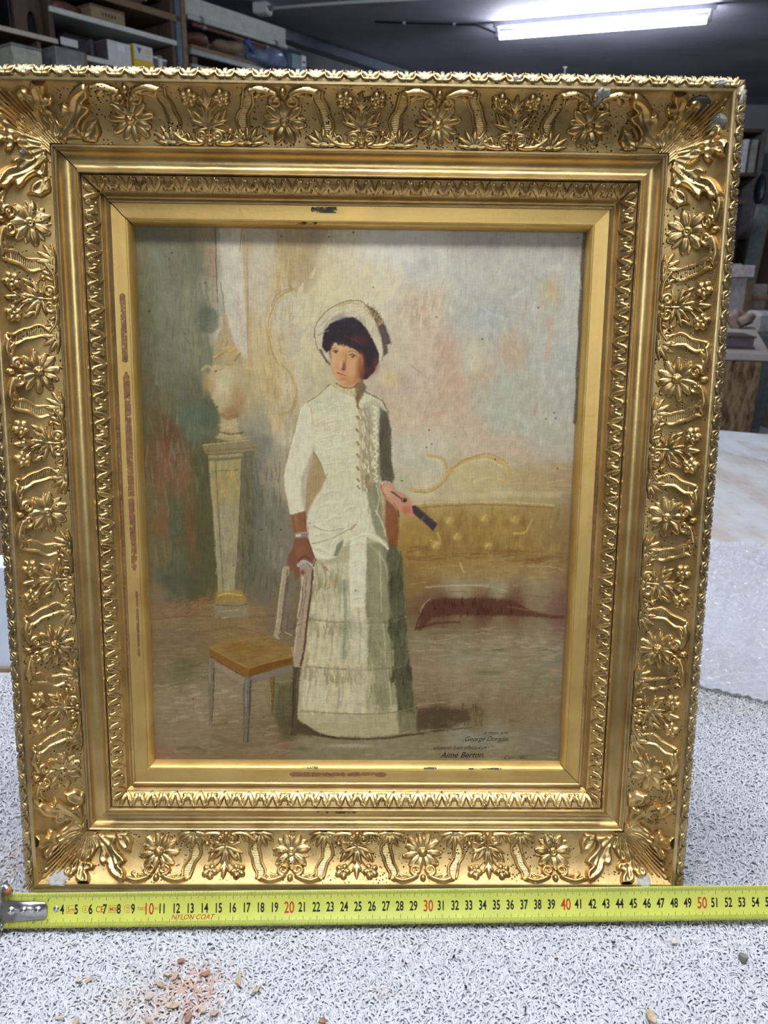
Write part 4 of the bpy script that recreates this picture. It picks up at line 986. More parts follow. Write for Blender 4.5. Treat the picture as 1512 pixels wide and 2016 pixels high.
('H',(58,58,42),(84,82,60),90,9.57,2.58,26,0.8,[(176.3,246.7),(187.5,245.1),(189.2,256.7),(178.7,258.3)]),
('H',(112,112,84),(150,146,114),90,12.51,2.58,34,0.72,[(161.3,258.5),(177.1,257.6),(178.9,276.3),(162.2,277.2)]),
('S',(110,104,78),1.1,0.74,0.5,[(118.9,279.1),(137.9,281.3),(161.4,281.6),(179.7,280.6),(189.5,277.8)]),
('H',(132,128,98),(158,152,118),90,9.57,2.58,46,0.8,[(119.7,279.1),(160.7,281.2),(160.8,291.5),(118.9,289.4)]),
('H',(192,186,150),(214,208,176),90,12.51,2.94,60,0.8,[(118.1,296.5),(159.3,297.8),(159.4,313.8),(116.5,313.3)]),
('H',(58,58,42),(84,82,60),90,9.57,2.58,26,0.8,[(176.6,279.5),(191.1,277.8),(192.8,289.7),(179.1,291.3)]),
('H',(112,112,84),(150,146,114),90,12.51,2.58,34,0.72,[(161.5,294.6),(177.6,293.7),(179.3,312.9),(162.5,313.8)]),
('S',(110,104,78),1.1,0.74,0.5,[(116.5,315.7),(137.9,317.9),(161.7,318.2),(180.2,317.3),(193.2,314.4)]),
('H',(132,128,98),(158,152,118),90,9.57,2.58,46,0.8,[(115.7,315.7),(160.9,317.8),(161.0,328.3),(114.9,326.1)]),
('H',(192,186,150),(214,208,176),90,12.51,2.94,60,0.8,[(114.1,331.8),(159.5,333.2),(159.6,349.5),(112.4,348.9)]),
('H',(58,58,42),(84,82,60),90,9.57,2.58,26,0.8,[(177.1,316.1),(194.7,314.4),(196.5,326.5),(179.5,328.2)]),
('H',(112,112,84),(150,146,114),90,12.51,2.58,34,0.72,[(161.8,329.9),(178.0,329.0),(179.8,348.5),(162.7,349.4)]),
('S',(110,104,78),1.1,0.74,0.5,[(112.4,351.3),(138.0,353.7),(162.0,353.9),(180.6,353.0),(196.9,350.1)]),
('P',(206,202,178),1.47,0.55,[(150.0,271.4),(161.4,271.7),(162.4,311.4),(151.7,312.2),(149.3,289.1)]),
('P',(190,186,158),1.47,0.4,[(149.4,313.1),(162.5,313.8),(164.3,349.4),(151.9,350.3)]),
('S',(122,130,120),3.31,2.58,0.6,[(143.9,250.0),(145.5,273.4),(144.0,309.1)]),
('S',(128,134,122),2.58,1.84,0.45,[(139.5,317.1),(141.0,337.3),(139.5,353.7)]),
('S',(134,104,74),1.84,1.47,0.5,[(128.1,236.7),(131.1,246.3),(130.3,254.0)]),
('P',(216,212,184),1.47,1.0,[(130.4,172.9),(124.5,181.9),(118.5,195.4),(117.0,204.4),(117.7,215.8),(119.9,227.2),(124.4,233.2),(133.3,233.6),(140.8,227.7),(146.0,220.1),(155.0,213.9),(164.0,217.6),(176.7,223.6),(177.4,217.1),(172.8,203.9),(167.4,188.9),(159.9,174.1)]),
('P',(224,220,196),1.47,0.95,[(149.0,217.8),(160.9,215.4),(161.1,234.5),(159.8,269.4),(149.2,270.3),(147.6,242.3)]),
('P',(136,134,104),1.84,0.7,[(161.0,221.5),(173.7,220.6),(177.0,242.1),(178.1,273.2),(168.4,289.0),(163.6,265.5)]),
('P',(112,112,84),1.84,0.75,[(158.4,166.7),(168.7,170.3),(171.9,196.4),(176.7,221.3),(167.7,213.8),(162.3,196.5)]),
('H',(204,200,168),(236,233,214),20,7.36,1.47,90,0.9,[(120.0,196.9),(148.9,192.8),(160.2,211.6),(141.6,227.0),(122.9,231.7)]),
('H',(196,196,162),(226,222,196),75,8.1,1.47,80,0.8,[(126.0,176.3),(157.0,176.0),(158.6,200.3),(123.0,200.6)]),
('S',(150,140,108),1.1,0.74,0.7,[(118.5,205.9),(130.4,211.9),(143.8,210.2)]),
('S',(140,130,98),1.1,0.74,0.65,[(121.0,221.8),(134.1,217.9),(149.0,210.2)]),
('P',(104,108,94),1.1,0.8,[(139.3,221.7),(143.8,217.8),(143.1,223.9),(139.3,230.1),(136.3,232.4)]),
('S',(236,232,212),2.21,1.47,0.8,[(121.4,227.1),(130.3,232.4),(137.8,231.6)]),
('S',(238,235,218),1.84,1.47,0.8,[(149.0,217.8),(160.2,213.9),(169.2,217.6),(176.7,225.2)]),
('S',(160,120,86),1.84,1.47,0.7,[(149.0,210.9),(152.7,207.1)]),
('S',(150,90,60),1.84,1.47,0.7,[(130.3,239.3),(133.3,242.4)]),
('B',(214,150,96),134.8,250.9,2.58,2.21,0,0.4),
('S',(236,233,215),1.1,0.74,0.6,[(167.5,196.4),(172.0,205.4),(175.1,215.3)]),
('H',(220,216,190),(240,238,224),88,8.1,1.47,30,0.9,[(149.8,219.3),(159.5,218.4),(158.3,267.8),(150.0,267.9)]),
('S',(122,122,96),1.1,0.74,0.6,[(161.0,226.8),(163.5,253.8),(161.4,273.3)]),
('S',(176,176,150),2.21,1.1,0.5,[(164.0,223.0),(173.9,234.4),(177.0,249.8)]),
('P',(214,211,178),1.1,1.0,[(117.4,118.7),(125.4,112.5),(134.1,106.0),(140.6,110.2),(149.3,114.4),(158.0,111.4),(165.3,114.2),(171.1,117.7),(175.6,124.9),(177.2,137.2),(177.4,159.1),(170.9,170.3),(168.8,175.9),(130.4,173.3),(126.0,161.5),(122.4,152.3),(120.3,134.2)]),
('H',(202,200,162),(230,227,202),15,5.89,1.47,150,0.88,[(120.3,119.7),(148.6,115.8),(154.0,170.4),(130.4,170.7),(123.1,152.3)]),
('H',(196,198,158),(214,210,172),8,7.36,1.47,50,0.8,[(126.0,159.6),(154.7,159.4),(155.5,173.4),(130.4,173.6)]),
('B',(188,196,164),134.1,120.3,9.57,5.15,0,0.5),
('B',(206,184,150),130.5,134.0,8.1,5.89,0,0.3),
('B',(220,205,170),145.0,141.2,6.62,9.57,0,0.3),
('P',(166,164,138),1.84,0.65,[(158.0,119.3),(166.7,116.3),(173.3,122.7),(175.7,137.2),(176.0,159.1),(169.1,170.3),(159.8,166.7),(156.8,144.7)]),
('P',(78,73,57),1.47,0.94,[(169.7,122.1),(175.2,124.9),(177.9,137.2),(178.6,161.0),(180.9,172.0),(178.8,177.6),(172.1,176.2),(169.8,166.6),(169.2,144.6)]),
('P',(110,110,88),1.84,0.6,[(163.4,151.9),(169.3,151.9),(171.0,174.0),(159.9,172.2)]),
('H',(62,58,46),(100,96,76),88,7.36,1.47,50,0.72,[(169.4,130.0),(177.1,133.6),(179.1,173.9),(171.0,174.0)]),
('B',(196,194,168),165.0,122.8,4.42,7.36,0,0.6),
('S',(96,80,54),0.74,0.55,0.7,[(118.2,118.3),(126.1,112.8),(134.1,105.6)]),
('S',(76,64,46),0.92,0.74,0.8,[(158.0,110.0),(166.0,114.2),(171.8,117.7),(175.9,124.9)]),
('P',(152,142,110),1.84,0.75,[(154.4,122.9),(161.7,121.4),(166.3,144.6),(167.2,170.3),(165.1,182.2),(157.0,182.3),(155.0,159.4)]),
('H',(118,108,80),(168,158,126),88,6.62,1.47,46,0.8,[(155.2,125.1),(162.4,122.9),(166.4,159.2),(165.1,181.5),(157.0,180.8)]),
('H',(222,216,178),(242,238,214),12,5.15,1.29,90,0.8,[(121.8,120.4),(148.6,117.3),(152.4,159.4),(131.2,163.3),(123.9,148.7)]),
('H',(226,222,190),(244,241,222),78,6.62,1.29,44,0.8,[(108.6,137.9),(117.4,125.5),(120.2,145.1),(112.8,167.1),(103.2,170.9)]),
('H',(222,204,166),(238,228,200),100,4.42,1.47,60,0.9,[(153.0,123.0),(166.8,122.8),(168.0,168.5),(155.5,176.0)]),
('S',(226,206,160),1.47,1.1,0.7,[(152.2,117.6),(153.8,144.7),(154.7,174.1)]),
('S',(116,82,54),1.84,1.47,0.75,[(153.7,120.8),(154.8,122.6)]),
('S',(116,82,54),1.84,1.47,0.75,[(153.4,128.4),(154.5,130.2)]),
('S',(116,82,54),1.84,1.47,0.75,[(153.1,137.4),(154.2,139.2)]),
('S',(116,82,54),1.84,1.47,0.75,[(153.5,146.9),(154.6,148.7)]),
('S',(116,82,54),1.84,1.47,0.75,[(153.5,155.7),(154.6,157.5)]),
('S',(116,82,54),1.84,1.47,0.75,[(153.9,164.9),(155.1,166.7)]),
('S',(116,82,54),1.84,1.47,0.75,[(154.0,173.4),(155.1,175.2)]),
('S',(116,82,54),1.84,1.47,0.75,[(154.4,178.6),(155.5,180.4)]),
('S',(236,230,206),1.47,1.1,0.75,[(164.6,121.0),(168.3,123.2),(165.4,125.0)]),
('S',(236,230,206),1.47,1.1,0.75,[(166.1,125.0),(167.2,127.1),(166.5,129.0)]),
('S',(236,230,206),1.47,1.1,0.75,[(164.7,129.0),(168.3,131.1),(165.4,133.0)]),
('S',(236,230,206),1.47,1.1,0.75,[(166.2,132.9),(167.3,135.1),(166.6,136.9)]),
('S',(236,230,206),1.47,1.1,0.75,[(164.7,137.0),(168.4,139.1),(165.5,140.9)]),
('S',(236,230,206),1.47,1.1,0.75,[(166.2,140.9),(167.4,143.1),(166.6,144.9)]),
('S',(236,230,206),1.47,1.1,0.75,[(164.8,145.0),(168.5,147.1),(165.6,149.0)]),
('S',(236,230,206),1.47,1.1,0.75,[(166.3,149.0),(167.4,151.2),(166.7,153.0)]),
('S',(236,230,206),1.47,1.1,0.75,[(164.9,153.0),(168.6,155.2),(165.7,157.0)]),
('S',(236,230,206),1.47,1.1,0.75,[(166.4,157.0),(167.5,159.2),(166.8,161.1)]),
('S',(236,230,206),1.47,1.1,0.75,[(165.0,161.1),(168.7,163.3),(165.7,165.1)]),
('S',(236,230,206),1.47,1.1,0.75,[(166.5,165.1),(167.6,167.3),(166.9,169.2)]),
('S',(236,230,206),1.47,1.1,0.75,[(165.0,169.2),(168.7,171.4),(165.8,173.3)]),
('H',(110,96,66),(140,122,86),90,3.68,1.1,22,0.8,[(156.9,170.4),(162.8,170.4),(163.7,181.5),(157.0,181.6)]),
('H',(206,200,170),(232,228,204),95,5.15,1.47,40,0.9,[(154.0,174.1),(159.9,174.1),(166.1,211.5),(152.7,211.7)]),
('S',(228,224,200),1.1,0.74,0.55,[(168.1,177.7),(169.6,188.9),(167.5,200.2)]),
('P',(204,188,138),1.1,1.0,[(133.4,103.8),(138.4,108.1),(148.6,113.0),(152.9,114.3),(158.0,110.0),(155.1,105.0),(152.2,107.2),(145.7,108.0),(139.2,105.2)]),
('H',(178,160,106),(222,208,162),80,3.31,0.92,44,0.9,[(134.1,104.5),(140.6,108.8),(153.7,113.6),(156.5,107.1),(148.6,109.4)]),
('P',(92,74,52),1.1,0.8,[(151.5,107.2),(156.5,102.2),(160.1,107.8),(157.3,112.9),(153.7,120.1),(151.5,114.4)]),
('S',(132,92,58),1.84,1.1,0.85,[(152.9,114.0),(154.4,122.9)]),
('P',(118,74,48),1.47,0.88,[(174.1,187.4),(179.3,190.3),(183.9,197.8),(184.8,211.4),(183.5,223.6),(176.7,222.1),(174.3,207.7)]),
('S',(84,50,38),1.47,1.1,0.7,[(183.0,192.5),(184.6,200.8)]),
('S',(92,92,80),3.68,2.94,0.7,[(171.7,170.3),(176.1,173.9),(179.8,172.4)]),
('P',(190,140,116),0.92,1.0,[(170.6,177.7),(174.7,174.7),(178.4,175.8),(182.1,181.3),(187.4,183.5),(191.9,187.2),(194.9,193.2),(196.2,199.2),(194.3,201.5),(190.6,198.5),(185.3,197.4),(180.8,193.3),(177.8,190.3),(174.1,187.4),(171.4,182.2)]),
('B',(212,166,142),176.2,182.1,3.68,3.68,0,0.6),
('B',(170,92,74),189.8,196.2,3.68,3.31,0,0.7),
('S',(176,104,86),1.1,0.74,0.7,[(180.8,191.1),(184.6,196.3)]),
('S',(214,196,186),1.47,1.1,0.85,[(171.0,177.7),(173.2,175.4),(176.9,175.4)]),
('S',(150,70,58),0.92,0.74,0.7,[(171.0,177.0),(171.8,182.2),(174.8,187.4)]),
('S',(186,112,92),1.47,1.1,0.8,[(192.8,196.2),(195.8,201.5)]),
('P',(66,54,60),0.74,1.0,[(193.8,193.2),(196.4,192.4),(213.1,206.2),(209.8,211.2),(195.0,198.4)]),
('S',(66,50,48),1.29,0.92,0.95,[(178.8,182.5),(183.7,185.8),(188.2,189.5)]),
('S',(110,96,100),0.55,0.37,0.6,[(196.4,193.5),(210.8,205.1)]),
('B',(30,22,20),188.2,188.7,1.84,1.47,0,0.95),
('B',(230,190,120),187.1,188.4,0.59,0.59,0,0.9),
('S',(240,237,216),1.84,1.1,0.6,[(120.0,207.4),(125.2,207.7),(130.4,210.3)]),
('S',(172,164,128),0.92,0.74,0.35,[(120.0,209.3),(125.2,210.0),(130.4,212.2)]),
('S',(240,237,216),1.84,1.1,0.6,[(122.2,214.2),(128.1,212.6),(134.1,213.3)]),
('S',(172,164,128),0.92,0.74,0.35,[(122.2,216.1),(128.1,214.9),(134.1,215.2)]),
('S',(240,237,216),1.47,0.88,0.6,[(130.4,204.3),(136.3,201.2),(142.3,200.4)]),
('S',(172,164,128),0.74,0.59,0.35,[(130.4,205.8),(136.3,203.1),(142.3,201.9)]),
('S',(240,237,216),1.84,1.1,0.6,[(123.6,224.1),(128.5,224.8),(133.3,227.8)]),
('S',(172,164,128),0.92,0.74,0.35,[(123.6,226.0),(128.5,227.1),(133.3,229.7)]),
('S',(240,237,216),1.47,0.88,0.6,[(134.1,223.2),(137.4,218.6),(140.8,216.3)]),
('S',(172,164,128),0.74,0.59,0.35,[(134.1,224.7),(137.4,220.5),(140.8,217.8)]),
('S',(240,237,216),1.84,1.1,0.6,[(149.0,221.6),(153.9,219.6),(158.7,220.0)]),
('S',(172,164,128),0.92,0.74,0.35,[(149.0,223.5),(153.9,221.9),(158.8,221.9)]),
('S',(240,237,216),1.47,0.88,0.6,[(149.8,234.6),(154.3,233.0),(158.8,233.7)]),
('S',(172,164,128),0.74,0.59,0.35,[(149.8,236.1),(154.3,234.9),(158.8,235.3)]),
('S',(240,237,216),1.47,0.88,0.6,[(149.1,250.0),(153.7,248.4),(158.2,249.2)]),
('S',(172,164,128),0.74,0.59,0.35,[(149.2,251.6),(153.7,250.4),(158.2,250.7)]),
('S',(240,237,216),1.47,0.88,0.6,[(150.7,262.4),(154.5,260.8),(158.3,261.6)]),
('S',(172,164,128),0.74,0.59,0.35,[(150.7,264.0),(154.5,262.8),(158.3,263.1)]),
('S',(240,237,216),1.47,0.88,0.6,[(128.9,184.1),(134.8,181.8),(140.7,181.7)]),
('S',(172,164,128),0.74,0.59,0.35,[(128.9,185.5),(134.8,183.6),(140.7,183.2)]),
('S',(240,237,216),1.47,0.88,0.6,[(126.7,193.0),(133.0,190.7),(139.3,190.7)]),
('S',(172,164,128),0.74,0.59,0.35,[(126.7,194.5),(133.0,192.6),(139.3,192.2)]),
('S',(240,237,216),1.47,0.88,0.6,[(143.7,196.6),(148.2,193.6),(152.6,192.8)]),
('S',(172,164,128),0.74,0.59,0.35,[(143.7,198.1),(148.2,195.5),(152.6,194.3)]),
('S',(240,237,216),1.1,0.66,0.6,[(130.4,152.3),(139.6,150.3),(148.7,150.6)]),
('S',(172,164,128),0.55,0.44,0.35,[(130.4,153.4),(139.6,151.8),(148.7,151.7)]),
('S',(240,237,216),1.1,0.66,0.6,[(129.0,162.6),(139.2,160.6),(149.5,160.9)]),
('S',(172,164,128),0.55,0.44,0.35,[(129.0,163.7),(139.2,162.1),(149.5,162.0)]),
('S',(240,237,216),1.1,0.66,0.6,[(128.3,143.5),(136.7,141.2),(145.0,141.2)]),
('S',(172,164,128),0.55,0.44,0.35,[(128.3,144.6),(136.7,142.7),(145.1,142.2)]),
('S',(240,237,216),1.1,0.66,0.6,[(130.5,132.6),(137.0,130.4),(143.6,130.3)]),
('S',(172,164,128),0.55,0.44,0.35,[(130.5,133.7),(137.0,131.8),(143.6,131.4)]),
('S',(146,142,112),1.47,1.1,0.45,[(130.3,238.6),(132.2,256.9),(132.6,275.5)]),
('S',(214,209,180),1.47,1.1,0.4,[(133.0,238.5),(134.5,256.9),(135.2,275.4)]),
('S',(146,142,112),1.47,1.1,0.45,[(139.3,234.7),(140.9,253.9),(140.9,273.4)]),
('S',(214,209,180),1.47,1.1,0.4,[(142.0,234.6),(143.1,253.9),(143.6,273.4)]),
('S',(146,142,112),1.47,1.1,0.45,[(155.3,273.3),(156.6,293.1),(156.3,313.0)]),
('S',(214,209,180),1.47,1.1,0.4,[(158.0,273.3),(158.9,293.0),(159.0,313.0)]),
('S',(146,142,112),1.47,1.1,0.45,[(125.0,283.4),(124.2,298.2),(121.8,313.2)]),
('S',(214,209,180),1.47,1.1,0.4,[(127.6,283.4),(126.5,298.2),(124.5,313.2)]),
('S',(146,142,112),1.47,1.1,0.45,[(135.6,285.3),(135.6,298.8),(134.1,312.3)]),
('S',(214,209,180),1.47,1.1,0.4,[(138.3,285.3),(137.9,298.7),(136.8,312.3)]),
('S',(146,142,112),1.47,1.1,0.45,[(144.1,317.1),(144.1,332.2),(142.6,347.5)]),
('S',(214,209,180),1.47,1.1,0.4,[(146.7,317.1),(146.4,332.2),(145.3,347.5)]),
('S',(146,142,112),1.47,1.1,0.45,[(119.5,319.3),(118.3,334.0),(115.5,348.9)]),
('S',(214,209,180),1.47,1.1,0.4,[(122.2,319.2),(120.6,334.0),(118.2,348.8)]),
('S',(146,142,112),1.47,1.1,0.45,[(167.8,226.8),(169.5,249.8),(169.7,273.2)]),
('S',(214,209,180),1.47,1.1,0.4,[(170.4,226.7),(171.8,249.8),(172.4,273.2)]),
('S',(146,142,112),1.47,1.1,0.45,[(171.4,283.1),(173.0,297.9),(173.2,312.9)]),
('S',(214,209,180),1.47,1.1,0.4,[(174.0,283.1),(175.3,297.9),(175.9,312.9)]),
('S',(146,142,112),1.47,1.1,0.45,[(174.8,318.9),(177.3,334.1),(178.2,349.4)]),
('S',(214,209,180),1.47,1.1,0.4,[(177.5,318.9),(179.6,334.1),(180.9,349.3)]),
('P',(164,140,104),1.47,0.95,[(122.4,153.8),(126.8,161.5),(131.1,173.6),(127.4,181.1),(122.3,189.3),(117.8,197.6),(115.6,181.9),(117.9,168.9)]),
('S',(116,112,72),1.1,0.74,0.8,[(122.4,154.5),(126.8,161.8),(130.4,172.9)]),
('P',(222,219,192),1.1,1.0,[(117.4,118.7),(112.3,124.1),(109.0,137.2),(105.2,152.5),(101.0,166.5),(100.2,173.2),(101.3,182.8),(104.4,199.2),(107.0,201.9),(115.9,197.6),(116.0,180.1),(117.9,169.3),(120.9,158.2),(122.4,148.0),(121.0,134.1),(120.3,123.3)]),
('P',(172,160,138),1.84,0.75,[(120.9,153.8),(117.9,161.6),(112.7,172.7),(112.7,185.7),(115.6,196.9),(116.4,180.1),(118.6,169.3),(121.6,159.7)]),
('H',(208,206,180),(236,233,214),80,8.1,1.47,60,0.88,[(109.3,134.3),(119.6,123.3),(120.2,152.4),(112.0,170.8),(111.9,196.9),(105.2,197.0),(101.7,174.6)]),
('S',(132,104,64),0.74,0.55,0.6,[(112.3,124.1),(107.8,141.5),(101.0,167.3),(100.9,182.1),(104.4,199.2)]),
('S',(170,110,50),0.66,0.52,0.6,[(117.4,118.7),(120.3,123.3),(121.7,134.1)]),
('P',(130,92,64),0.92,1.0,[(105.2,200.7),(115.9,196.9),(116.6,208.2),(117.3,214.2),(107.6,215.8)]),
('S',(158,112,76),2.58,1.84,0.5,[(108.9,201.5),(110.3,213.5)]),
('S',(120,64,40),1.1,0.74,0.7,[(115.6,198.4),(116.6,213.5)]),
('P',(120,82,64),0.92,1.0,[(108.0,218.1),(117.7,216.9),(119.5,223.3),(122.5,231.7),(121.3,237.9),(116.9,234.1),(113.1,234.9),(111.6,241.0),(111.2,248.0),(108.1,249.5),(106.3,241.1),(103.3,243.4),(101.5,237.3),(103.4,230.3),(106.5,225.0)]),
('B',(146,100,76),111.7,227.2,3.68,5.15,0,0.5),
('S',(96,52,42),1.1,0.74,0.8,[(117.7,218.8),(120.6,226.4),(122.9,233.3)]),
('S',(96,54,46),1.47,1.1,0.8,[(110.9,234.1),(115.4,231.0),(119.9,234.0)]),
('S',(214,204,192),2.21,2.21,0.9,[(109.5,215.8),(112.5,215.4)]),
('S',(140,120,128),2.21,2.21,0.85,[(113.2,215.0),(117.0,214.2)]),
('S',(190,180,176),1.1,1.1,0.5,[(108.0,214.3),(117.0,213.1)]),
('P',(206,196,166),0.92,1.0,[(123.4,72.2),(124.1,65.9),(127.7,59.6),(134.1,54.0),(140.9,50.1),(147.6,48.0),(154.4,48.6),(159.7,51.6),(164.7,56.4),(169.1,63.3),(171.3,73.0),(172.2,83.6),(170.8,89.9),(168.7,94.2),(165.8,92.8),(167.9,87.1),(164.9,75.9),(160.6,69.0),(156.2,64.1),(151.2,60.7),(144.8,60.1),(138.4,63.0),(133.4,67.2),(129.1,72.1),(128.4,79.2),(130.5,85.5),(134.1,90.4),(134.8,93.2),(131.9,91.1),(126.9,84.1),(124.1,77.8)]),
('P',(74,62,56),1.1,0.95,[(159.7,50.9),(164.7,52.9),(169.0,57.0),(173.4,65.3),(176.7,74.4),(177.1,76.8),(174.3,77.9),(174.7,83.5),(171.9,86.0),(171.0,75.8),(167.7,66.1),(163.3,57.1)]),
('H',(150,124,84),(180,154,108),50,5.15,1.47,24,0.9,[(159.0,50.6),(167.6,55.0),(172.0,63.2),(168.4,64.0),(163.3,56.4)]),
('S',(96,80,84),2.21,1.47,0.7,[(170.6,66.1),(172.8,73.0),(172.5,83.6)]),
('S',(104,78,44),0.66,0.59,0.85,[(123.0,73.6),(123.8,65.9),(127.7,59.3),(134.1,53.3),(141.2,49.8),(148.3,47.6),(155.4,48.2),(160.4,52.3)]),
('S',(140,110,66),0.66,0.55,0.7,[(160.4,52.3),(165.5,58.5),(169.1,68.2),(171.4,80.0),(170.8,89.2)]),
('S',(110,86,50),0.66,0.52,0.8,[(123.4,72.2),(124.8,79.2),(128.4,85.5),(131.9,90.4)]),
('H',(176,168,156),(232,224,200),40,3.68,1.29,70,0.9,[(125.5,70.1),(128.4,61.0),(137.7,54.6),(140.5,60.9),(133.4,66.5),(128.4,72.1)]),
('H',(212,200,166),(238,228,202),10,4.42,1.29,50,0.9,[(138.4,53.3),(148.3,49.7),(156.9,50.9),(159.8,59.2),(151.9,58.6),(143.4,57.3)]),
('H',(205,196,174),(236,228,206),75,4.42,1.29,50,0.9,[(158.4,59.9),(164.0,57.8),(169.9,73.0),(170.8,87.1),(167.2,87.1),(164.9,74.5)]),
('S',(196,158,86),1.84,1.47,0.6,[(140.5,51.2),(148.3,49.3),(154.7,50.3)]),
('S',(226,222,212),1.1,0.74,0.8,[(130.5,84.0),(132.7,89.0)]),
('S',(84,66,56),1.84,1.47,0.85,[(127.6,82.0),(130.5,87.6),(134.1,91.8)]),
('B',(206,202,198),131.6,84.0,1.47,2.58,0,0.7),
('S',(120,110,110),0.74,0.55,0.6,[(125.5,71.8),(129.1,70.7),(132.7,70.7)]),
('S',(226,220,208),1.1,0.74,0.8,[(146.9,57.3),(154.1,57.9),(157.7,62.0)]),
('P',(42,27,32),0.92,1.0,[(128.7,74.2),(130.5,68.3),(134.1,63.7),(138.4,61.6),(144.1,59.8),(150.1,59.0),(154.8,61.7),(158.4,65.2),(162.0,71.0),(165.6,77.0),(168.6,84.3),(168.3,90.0),(165.1,97.1),(160.1,101.8),(156.5,102.5),(154.7,100.4),(156.1,95.1),(157.5,89.4),(156.4,84.8),(152.8,82.0),(148.4,80.0),(143.4,78.6),(139.1,76.6),(135.9,77.3),(134.5,81.9),(131.2,84.0),(128.7,79.8)]),
('H',(26,18,26),(62,38,40),35,4.42,1.1,80,0.88,[(130.5,71.4),(139.1,63.0),(151.9,60.7),(161.3,71.8),(165.7,83.6),(156.3,80.9),(137.7,74.8)]),
('B',(92,48,36),154.9,74.6,5.89,3.68,0,0.5),
('B',(110,58,36),166.5,91.4,2.21,5.89,0,0.6),
('B',(96,48,34),160.8,96.4,3.68,4.42,0,0.5),
('B',(34,34,52),145.5,62.2,8.1,2.58,0,0.45),
('S',(120,70,50),0.74,0.55,0.45,[(148.4,74.0),(152.7,75.4),(156.3,78.8)]),
('S',(104,58,44),0.74,0.55,0.4,[(142.0,72.0),(146.3,72.6),(149.9,74.7)]),
('S',(196,188,168),1.47,1.1,0.8,[(138.4,58.8),(144.8,56.6),(151.9,57.2)]),
('S',(180,172,158),1.47,1.1,0.7,[(154.1,57.9),(157.6,61.3),(160.5,66.2)]),
('S',(232,224,202),1.1,0.74,0.8,[(133.4,60.2),(139.1,56.0),(146.2,54.2)]),
('S',(150,142,134),1.47,1.1,0.6,[(130.5,66.5),(132.7,63.0),(136.2,60.2)]),
('B',(120,116,120),140.5,59.5,5.15,2.21,0,0.5),
('S',(210,204,190),1.47,1.1,0.8,[(124.8,69.4),(127.0,66.6),(130.5,64.4)]),
('S',(160,154,150),1.1,0.74,0.7,[(126.2,72.2),(129.1,70.0),(132.7,68.6)]),
('S',(58,36,36),1.47,0.74,0.8,[(137.7,74.8),(139.8,76.0),(140.6,78.7)]),
('S',(58,36,36),1.47,0.74,0.8,[(140.5,76.2),(142.7,77.1),(143.4,79.3)]),
('S',(58,36,36),1.47,0.74,0.8,[(144.1,77.6),(146.3,78.2),(147.0,80.3)]),
('S',(58,36,36),1.47,0.74,0.8,[(147.7,78.9),(150.2,79.9),(151.3,82.4)]),
('S',(58,36,36),1.47,0.74,0.8,[(152.0,80.3),(154.7,81.7),(156.0,84.5)]),
('S',(58,36,36),1.47,0.74,0.8,[(135.9,76.3),(136.1,78.0),(134.8,81.2)]),
('P',(206,156,112),0.74,1.0,[(134.5,81.9),(136.3,79.1),(139.1,77.6),(143.4,77.9),(148.4,80.0),(153.1,82.0),(156.4,84.8),(157.5,89.0),(156.1,95.1),(154.3,100.4),(151.8,104.7),(148.6,107.2),(145.3,107.6),(141.7,105.9),(138.1,102.0),(135.5,97.1),(134.1,91.8),(134.1,86.1)]),
('B',(222,176,130),139.8,81.8,4.42,3.68,0,0.55),
('B',(220,172,124),137.7,91.0,3.31,6.62,0,0.45),
('B',(216,164,116),149.2,91.9,3.31,3.68,0,0.5),
('B',(148,88,54),155.4,94.4,2.94,8.1,0,0.75),
('B',(160,104,66),153.6,102.2,3.31,4.42,0,0.6),
('B',(176,116,74),148.6,105.1,5.15,2.21,0,0.45),
('B',(196,140,98),146.3,86.7,3.68,3.68,0,0.3),
('B',(188,128,88),143.4,83.9,1.47,3.68,0,0.25),
('S',(60,36,30),1.29,0.92,0.8,[(138.4,76.2),(140.6,78.3),(141.3,76.9),(143.4,79.0),(146.3,77.9),(148.4,80.3)]),
('S',(66,40,32),1.1,0.74,0.8,[(149.9,79.6),(153.5,82.4),(156.4,85.2)]),
('S',(80,48,36),1.1,0.74,0.7,[(134.8,78.4),(134.1,83.3),(134.8,87.5)]),
('S',(128,82,56),0.74,0.55,0.75,[(135.9,81.2),(138.0,80.4),(140.2,81.1)]),
('S',(132,84,56),0.81,0.59,0.7,[(147.4,82.8),(150.6,82.4),(154.2,84.5)]),
('B',(206,176,146),138.0,83.1,1.84,0.88,0,0.6),
('B',(48,34,28),138.2,83.1,1.1,0.88,0,0.95),
('S',(58,38,30),0.59,0.44,0.9,[(136.3,82.6),(138.0,82.0),(140.2,82.7)]),
('B',(212,184,154),150.3,85.9,2.21,1.1,10,0.75),
('B',(62,46,36),150.3,85.9,1.25,1.03,0,0.95),
('S',(58,38,30),0.63,0.48,0.9,[(147.7,85.3),(150.3,84.6),(153.1,86.2)]),
('S',(140,92,62),0.44,0.37,0.6,[(148.5,87.0),(150.6,87.3),(152.8,87.0)]),
('B',(226,214,196),149.8,85.6,0.33,0.29,0,0.8),
('S',(176,112,74),0.81,0.74,0.5,[(146.0,85.3),(145.2,88.8),(144.5,91.6)]),
('B',(112,52,38),143.8,93.1,1.32,3.13,4,0.85),
('B',(224,178,134),141.7,91.7,1.18,3.31,0,0.65),
('B',(214,150,112),140.9,94.9,1.47,1.1,0,0.5),
('B',(96,44,34),143.5,95.2,1.62,0.81,0,0.7),
('S',(158,80,64),0.96,0.74,0.9,[(139.1,97.4),(141.3,98.4),(143.5,99.1),(145.6,99.6)]),
('S',(126,60,48),0.48,0.37,0.9,[(139.1,97.9),(142.0,98.8),(145.6,99.8)]),
('S',(190,116,92),0.96,0.74,0.7,[(140.2,99.5),(142.4,100.5),(144.6,100.9)]),
